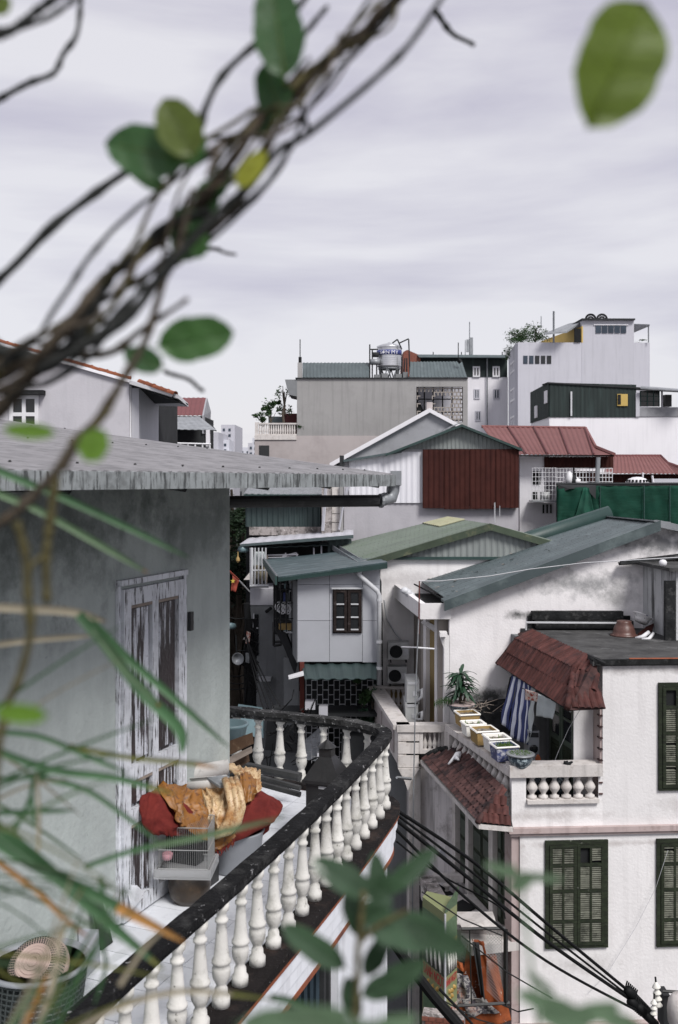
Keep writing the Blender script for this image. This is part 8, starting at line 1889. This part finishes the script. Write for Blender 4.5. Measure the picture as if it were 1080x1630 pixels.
vine(V, [(490,205,1.05),(480,160,1.05),(520,95,1.05),(545,60,1.05),(600,-20,1.05)], 4, 3, 'bark_dark', 2, 13)
vine(V, [(690,15,1.5),(715,45,1.5),(735,62,1.5),(757,72,1.5)], 5, 3, 'bark_dark', 1, 14); 
vine(V, [(262,590,1.5),(300,605,1.5),(325,622,1.5)], 3.5, 3, 'bark_dark', 1, 16); vine(V, [(330,395,1.5),(350,398,1.5),(376,406,1.5)], 3.5, 2, 'bark_dark', 1, 17)
vine(V, [(310,300,1.0),(285,395,1.0),(262,440,1.0),(245,490,1.0),(228,545,1.0),(205,588,1.0),(165,655,1.0),(130,700,1.0),(105,735,1.0),(70,775,1.0),(20,820,1.0),(-30,850,1.0)], 5, 8, 'bark', 3, 18)
rr = random.Random(77)
for k in range(5):      # fine tangled shoots round the main stems
    t0_ = rr.uniform(0,.7); a_ = []
    for j in range(6):
        t_ = t0_+j*.06; q = qb([(x,y) for x,y in main], 60)[min(60,int(t_*60))]; a_.append((q[0]+rr.uniform(-26,26), q[1]+rr.uniform(-26,26), 1.0+rr.uniform(-.06,.08)))
    vine(V, a_, rr.uniform(3,6), rr.uniform(2,4), 'bark_olive' if k%3==0 else 'bark', 5, 60+k)
for (x,y,l,w_,an,m_) in ((350,290,70,34,60,'leaf_deep'),(300,345,60,40,30,'leaf_deep'),(420,190,60,34,70,'leaf_deep'),(318,388,48,30,80,'leaf_mid')): leaf(V,x,y,1.05,l,w_,an,m_,.08)
vine(V, [(195,600,1.0),(165,660,1.0),(120,705,1.0),(95,745,1.0)], 5, 9, 'bark_olive', 2, 19)
vine(V, [(88,755,1.0),(80,830,1.0),(72,900,1.0),(75,960,1.0)], 7, 6, 'bark_olive', 1, 20); vine(V, [(25,830,.95),(40,880,.95),(45,950,.95),(48,1010,.95),(30,1080,.95),(8,1130,.95),(-5,1220,.95),(-10,1320,.95)], 7, 6, 'bark_olive', 1, 21); vine(V, [(75,880,1.0),(45,910,.98),(42,960,.95)], 4, 3, 'bark_olive', 1, 22)
leaf(V,984,103,.72,222,146,66,'leaf_bright',.08,-1.2,yaw=.25,stalk=.93)
leaf(V,443,45,1.0,160,80,98,'leaf_deep',.05); leaf(V,436,148,1.03,100,58,110,'leaf_deep',.05)
leaf(V,231,240,1.0,132,84,168,'leaf_deep',.08); leaf(V,285,202,.98,104,72,118,'leaf_olive',.06); leaf(V,300,232,1.02,70,60,80,'leaf_deep',.06)
leaf(V,401,268,.95,74,34,52,'leaf_yellow',.04); leaf(V,312,539,1.0,124,72,10,'leaf_mid',.06,.7); leaf(V,228,572,1.0,68,42,158,'leaf_deep',.1)
leaf(V,305,370,1.06,100,60,70,'leaf_deep',.06); leaf(V,330,315,1.05,60,40,90,'leaf_deep',.06); leaf(V,235,285,1.04,74,26,150,'leaf_deep',.06)
leaf(V,46,686,.85,84,26,176,'leaf_lime',.05); leaf(V,150,708,.85,58,48,60,'leaf_lime',.05); leaf(V,2,8,.9,36,34,40,'leaf_olive',.05)
leaf(V,32,1136,.75,86,32,175,'leaf_lime',.05)
# long strap leaves, lower left
K = thing('strap_leaf_plant', 'green and tan strap-leaved plant filling the lower left, out of focus', 'plant', P(-40,1500,1.0))
def strap(pts, w0, w1, m, tip=None, d_=.95, name='leaf'):
    k_ = 1.45; pts = [p[:2] for p in pts]; d_ = d_*k_; w0 *= .85; w1 *= .8
    pp_ = qb([(x,y,(p[2] if len(p)>2 else d_)) for p in pts for x,y in [p[:2]]], 22); segs = [(0,len(pp_)-1,m)]
    if tip: k = int(len(pp_)*tip[1]); segs = [(0,k,m),(k,len(pp_)-1,tip[0])]
    root = None
    for (a,b,mm) in segs:
        vs = []; 
        for i in range(a,b+1):
            t = i/(len(pp_)-1); x,y,dd = pp_[i]; x2,y2,_ = pp_[min(i+1,len(pp_)-1)]; x0_,y0_,_ = pp_[max(i-1,0)]
            dx,dy = x2-x0_, y2-y0_; l = math.hypot(dx,dy) or 1; nx,ny = -dy/l, dx/l; ww = (w0+(w1-w0)*t)*.5*(1 if t < .75 else max(.04,(1-t)/.25)**.6)
            vs += [P(x+nx*ww,y+ny*ww,dd), P(x,y,dd+.004), P(x-nx*ww,y-ny*ww,dd)]
        n_ = b-a; mb = MB(); mb.smooth=True; mb.add(vs,[f_ for i in range(n_) for f_ in ((i*3,i*3+1,i*3+4,i*3+3),(i*3+1,i*3+2,i*3+5,i*3+4))])
        if root is None: root = part(name, mb, M[mm], K, fix=False)
        else: part('leaf_tip', mb, M[mm], root, fix=False)
strap([(-30,775),(60,812),(150,862),(236,912)],14,13,'blade_light',('blade_tan',.93),1.0)
strap([(-20,742),(90,788),(200,838),(302,888)],16,10,'blade_green',None,1.0)
strap([(-20,966),(60,970),(120,975),(170,990)],17,15,'blade_cream',None,1.0); strap([(-20,1028),(60,1018),(150,1012)],12,9,'blade_cream',None,1.05)
strap([(125,978),(170,1030),(225,1100),(285,1160),(290,1200)],20,26,'blade_green',('blade_green',.5),.95); strap([(140,985),(200,1045),(275,1110),(365,1190)],20,12,'blade_green',None,1.0); strap([(150,1000),(195,1060),(232,1098),(255,1125)],14,12,'blade_light',('blade_tan',.9),.95)
strap([(-20,1190),(80,1225),(190,1240),(280,1265)],16,14,'blade_green',('blade_olive',.8),.9); strap([(40,1235),(130,1255),(200,1300),(265,1350)],12,9,'blade_green',None,.95)
strap([(-20,1165),(60,1172),(130,1200),(205,1232)],10,12,'blade_green',None,.95); strap([(110,1188),(200,1205),(300,1215),(350,1222)],10,9,'blade_olive',('blade_tan',.7),.95)
strap([(-30,1300),(60,1370),(150,1450),(262,1545)],30,22,'blade_green',('blade_olive',.9),.85); strap([(-20,1330),(80,1390),(180,1440),(298,1502)],30,20,'blade_green',('blade_tan',.68),.85)
strap([(-20,1360),(60,1420),(100,1460),(140,1492)],12,10,'blade_tan',None,.9); strap([(135,1380),(220,1352),(320,1332),(455,1300)],10,13,'blade_green',('blade_light',.4),.9)
strap([(-20,1240),(40,1238),(100,1225)],10,7,'blade_green',None,.95); strap([(-20,1295),(60,1292),(120,1290)],11,8,'blade_green',None,.95); strap([(55,1310),(50,1260),(58,1230)],9,8,'blade_green',None,.9); strap([(20,1330),(48,1270),(55,1235)],9,6,'blade_green',None,.9)
strap([(60,1640),(85,1560),(95,1500),(110,1460)],14,9,'blade_cream',None,.85); strap([(35,1640),(60,1590),(78,1540)],12,10,'blade_tan',None,.85); strap([(58,1230),(62,1300),(60,1370)],6,9,'blade_cream',None,.9)
strap([(120,1640),(200,1600),(300,1578),(440,1592)],10,12,'blade_cream',('blade_olive',.8),.8); strap([(430,1588),(480,1600),(560,1650)],14,16,'blade_green',None,.8); strap([(160,1395),(165,1430),(175,1470)],10,8,'blade_green',None,.9); strap([(160,1490),(168,1540),(150,1600)],8,7,'blade_green',None,.9)
strap([(190,1570),(230,1510),(262,1480)],10,6,'blade_cream',None,.8)
rr = random.Random(21)
for k in range(34):
    x0, y0 = rr.choice(((-25,rr.uniform(1120,1560)),(rr.uniform(-20,90),1650))); L_ = rr.uniform(130,330); a_ = R(rr.uniform(-38,32) if x0 < 0 else rr.uniform(-75,-25)); dr = rr.uniform(.0,.9)
    pts_ = [(x0+L_*t*math.cos(a_), y0+L_*t*math.sin(a_)+dr*60*t*t) for t in (0,.33,.66,1)]
    mm_ = rr.choice(('blade_green','blade_green','blade_light','blade_light','blade_olive','blade_cream')); w_ = rr.uniform(4,8.5)
    strap(pts_, w_, w_*.7, mm_, ('blade_tan',.88) if k%4==0 else None, rr.uniform(.62,1.0))
# rose bush, centre bottom
B_ = thing('rose_bush', 'dark green bush with broad blurred leaves in the lower centre foreground', 'bush', P(560,1660,.75))
vine(B_, [(560,1660,1.0),(568,1580,1.0),(572,1500,1.0),(578,1420,1.0)], 6, 4, 'bark_olive', 1, 31); vine(B_, [(572,1500,1.0),(610,1470,1.0),(650,1450,1.0)], 4, 3, 'bark_olive', 1, 32)
for a in ((548,1398,1.02,116,44,150),(604,1408,1.04,104,36,98),(650,1390,1.06,118,32,40),(600,1448,1.02,70,42,60),(565,1455,1.04,84,36,108),(500,1508,1.02,122,42,146),(650,1482,1.00,140,60,172),(694,1494,.69,120,50,-24),(628,1560,1.00,118,50,30),(560,1590,1.04,70,34,100),(600,1520,1.03,80,34,62)):
    leaf(B_, a[0],a[1],a[2],a[3],a[4],a[5],'leaf_rose',.12,.6,yaw=random.uniform(-.4,.4))
Pl = thing('pale_shrub', 'pale green blurred shrub sprigs rising at the bottom right in the foreground', 'shrub', P(900,1680,.8))
vine(Pl, [(860,1680,.8),(850,1560,.8),(835,1450,.85),(825,1390,.85)], 3, 2, 'leaf_pale', 1, 33)
for a in ((800,1385,.85,62,18,160),(860,1397,.85,78,16,-6),(822,1398,.85,50,14,110),(830,1408,.85,44,20,20)): leaf(Pl,*a,'leaf_pale',.1,.6)
for a in ((880,1600,.75,120,30,-18),(945,1612,.75,90,34,12),(900,1622,.72,90,40,170),(985,1625,.75,80,30,-20),(860,1565,.8,60,14,140),(470,1625,.7,180,50,5),(540,1640,.7,160,46,175),(610,1640,.7,120,40,20)): leaf(Pl if a[0]>700 else B_,*a,'leaf_pale',.1,.6)

# ------------------------------------------------------------------ render settings
sc.render.engine = 'CYCLES'
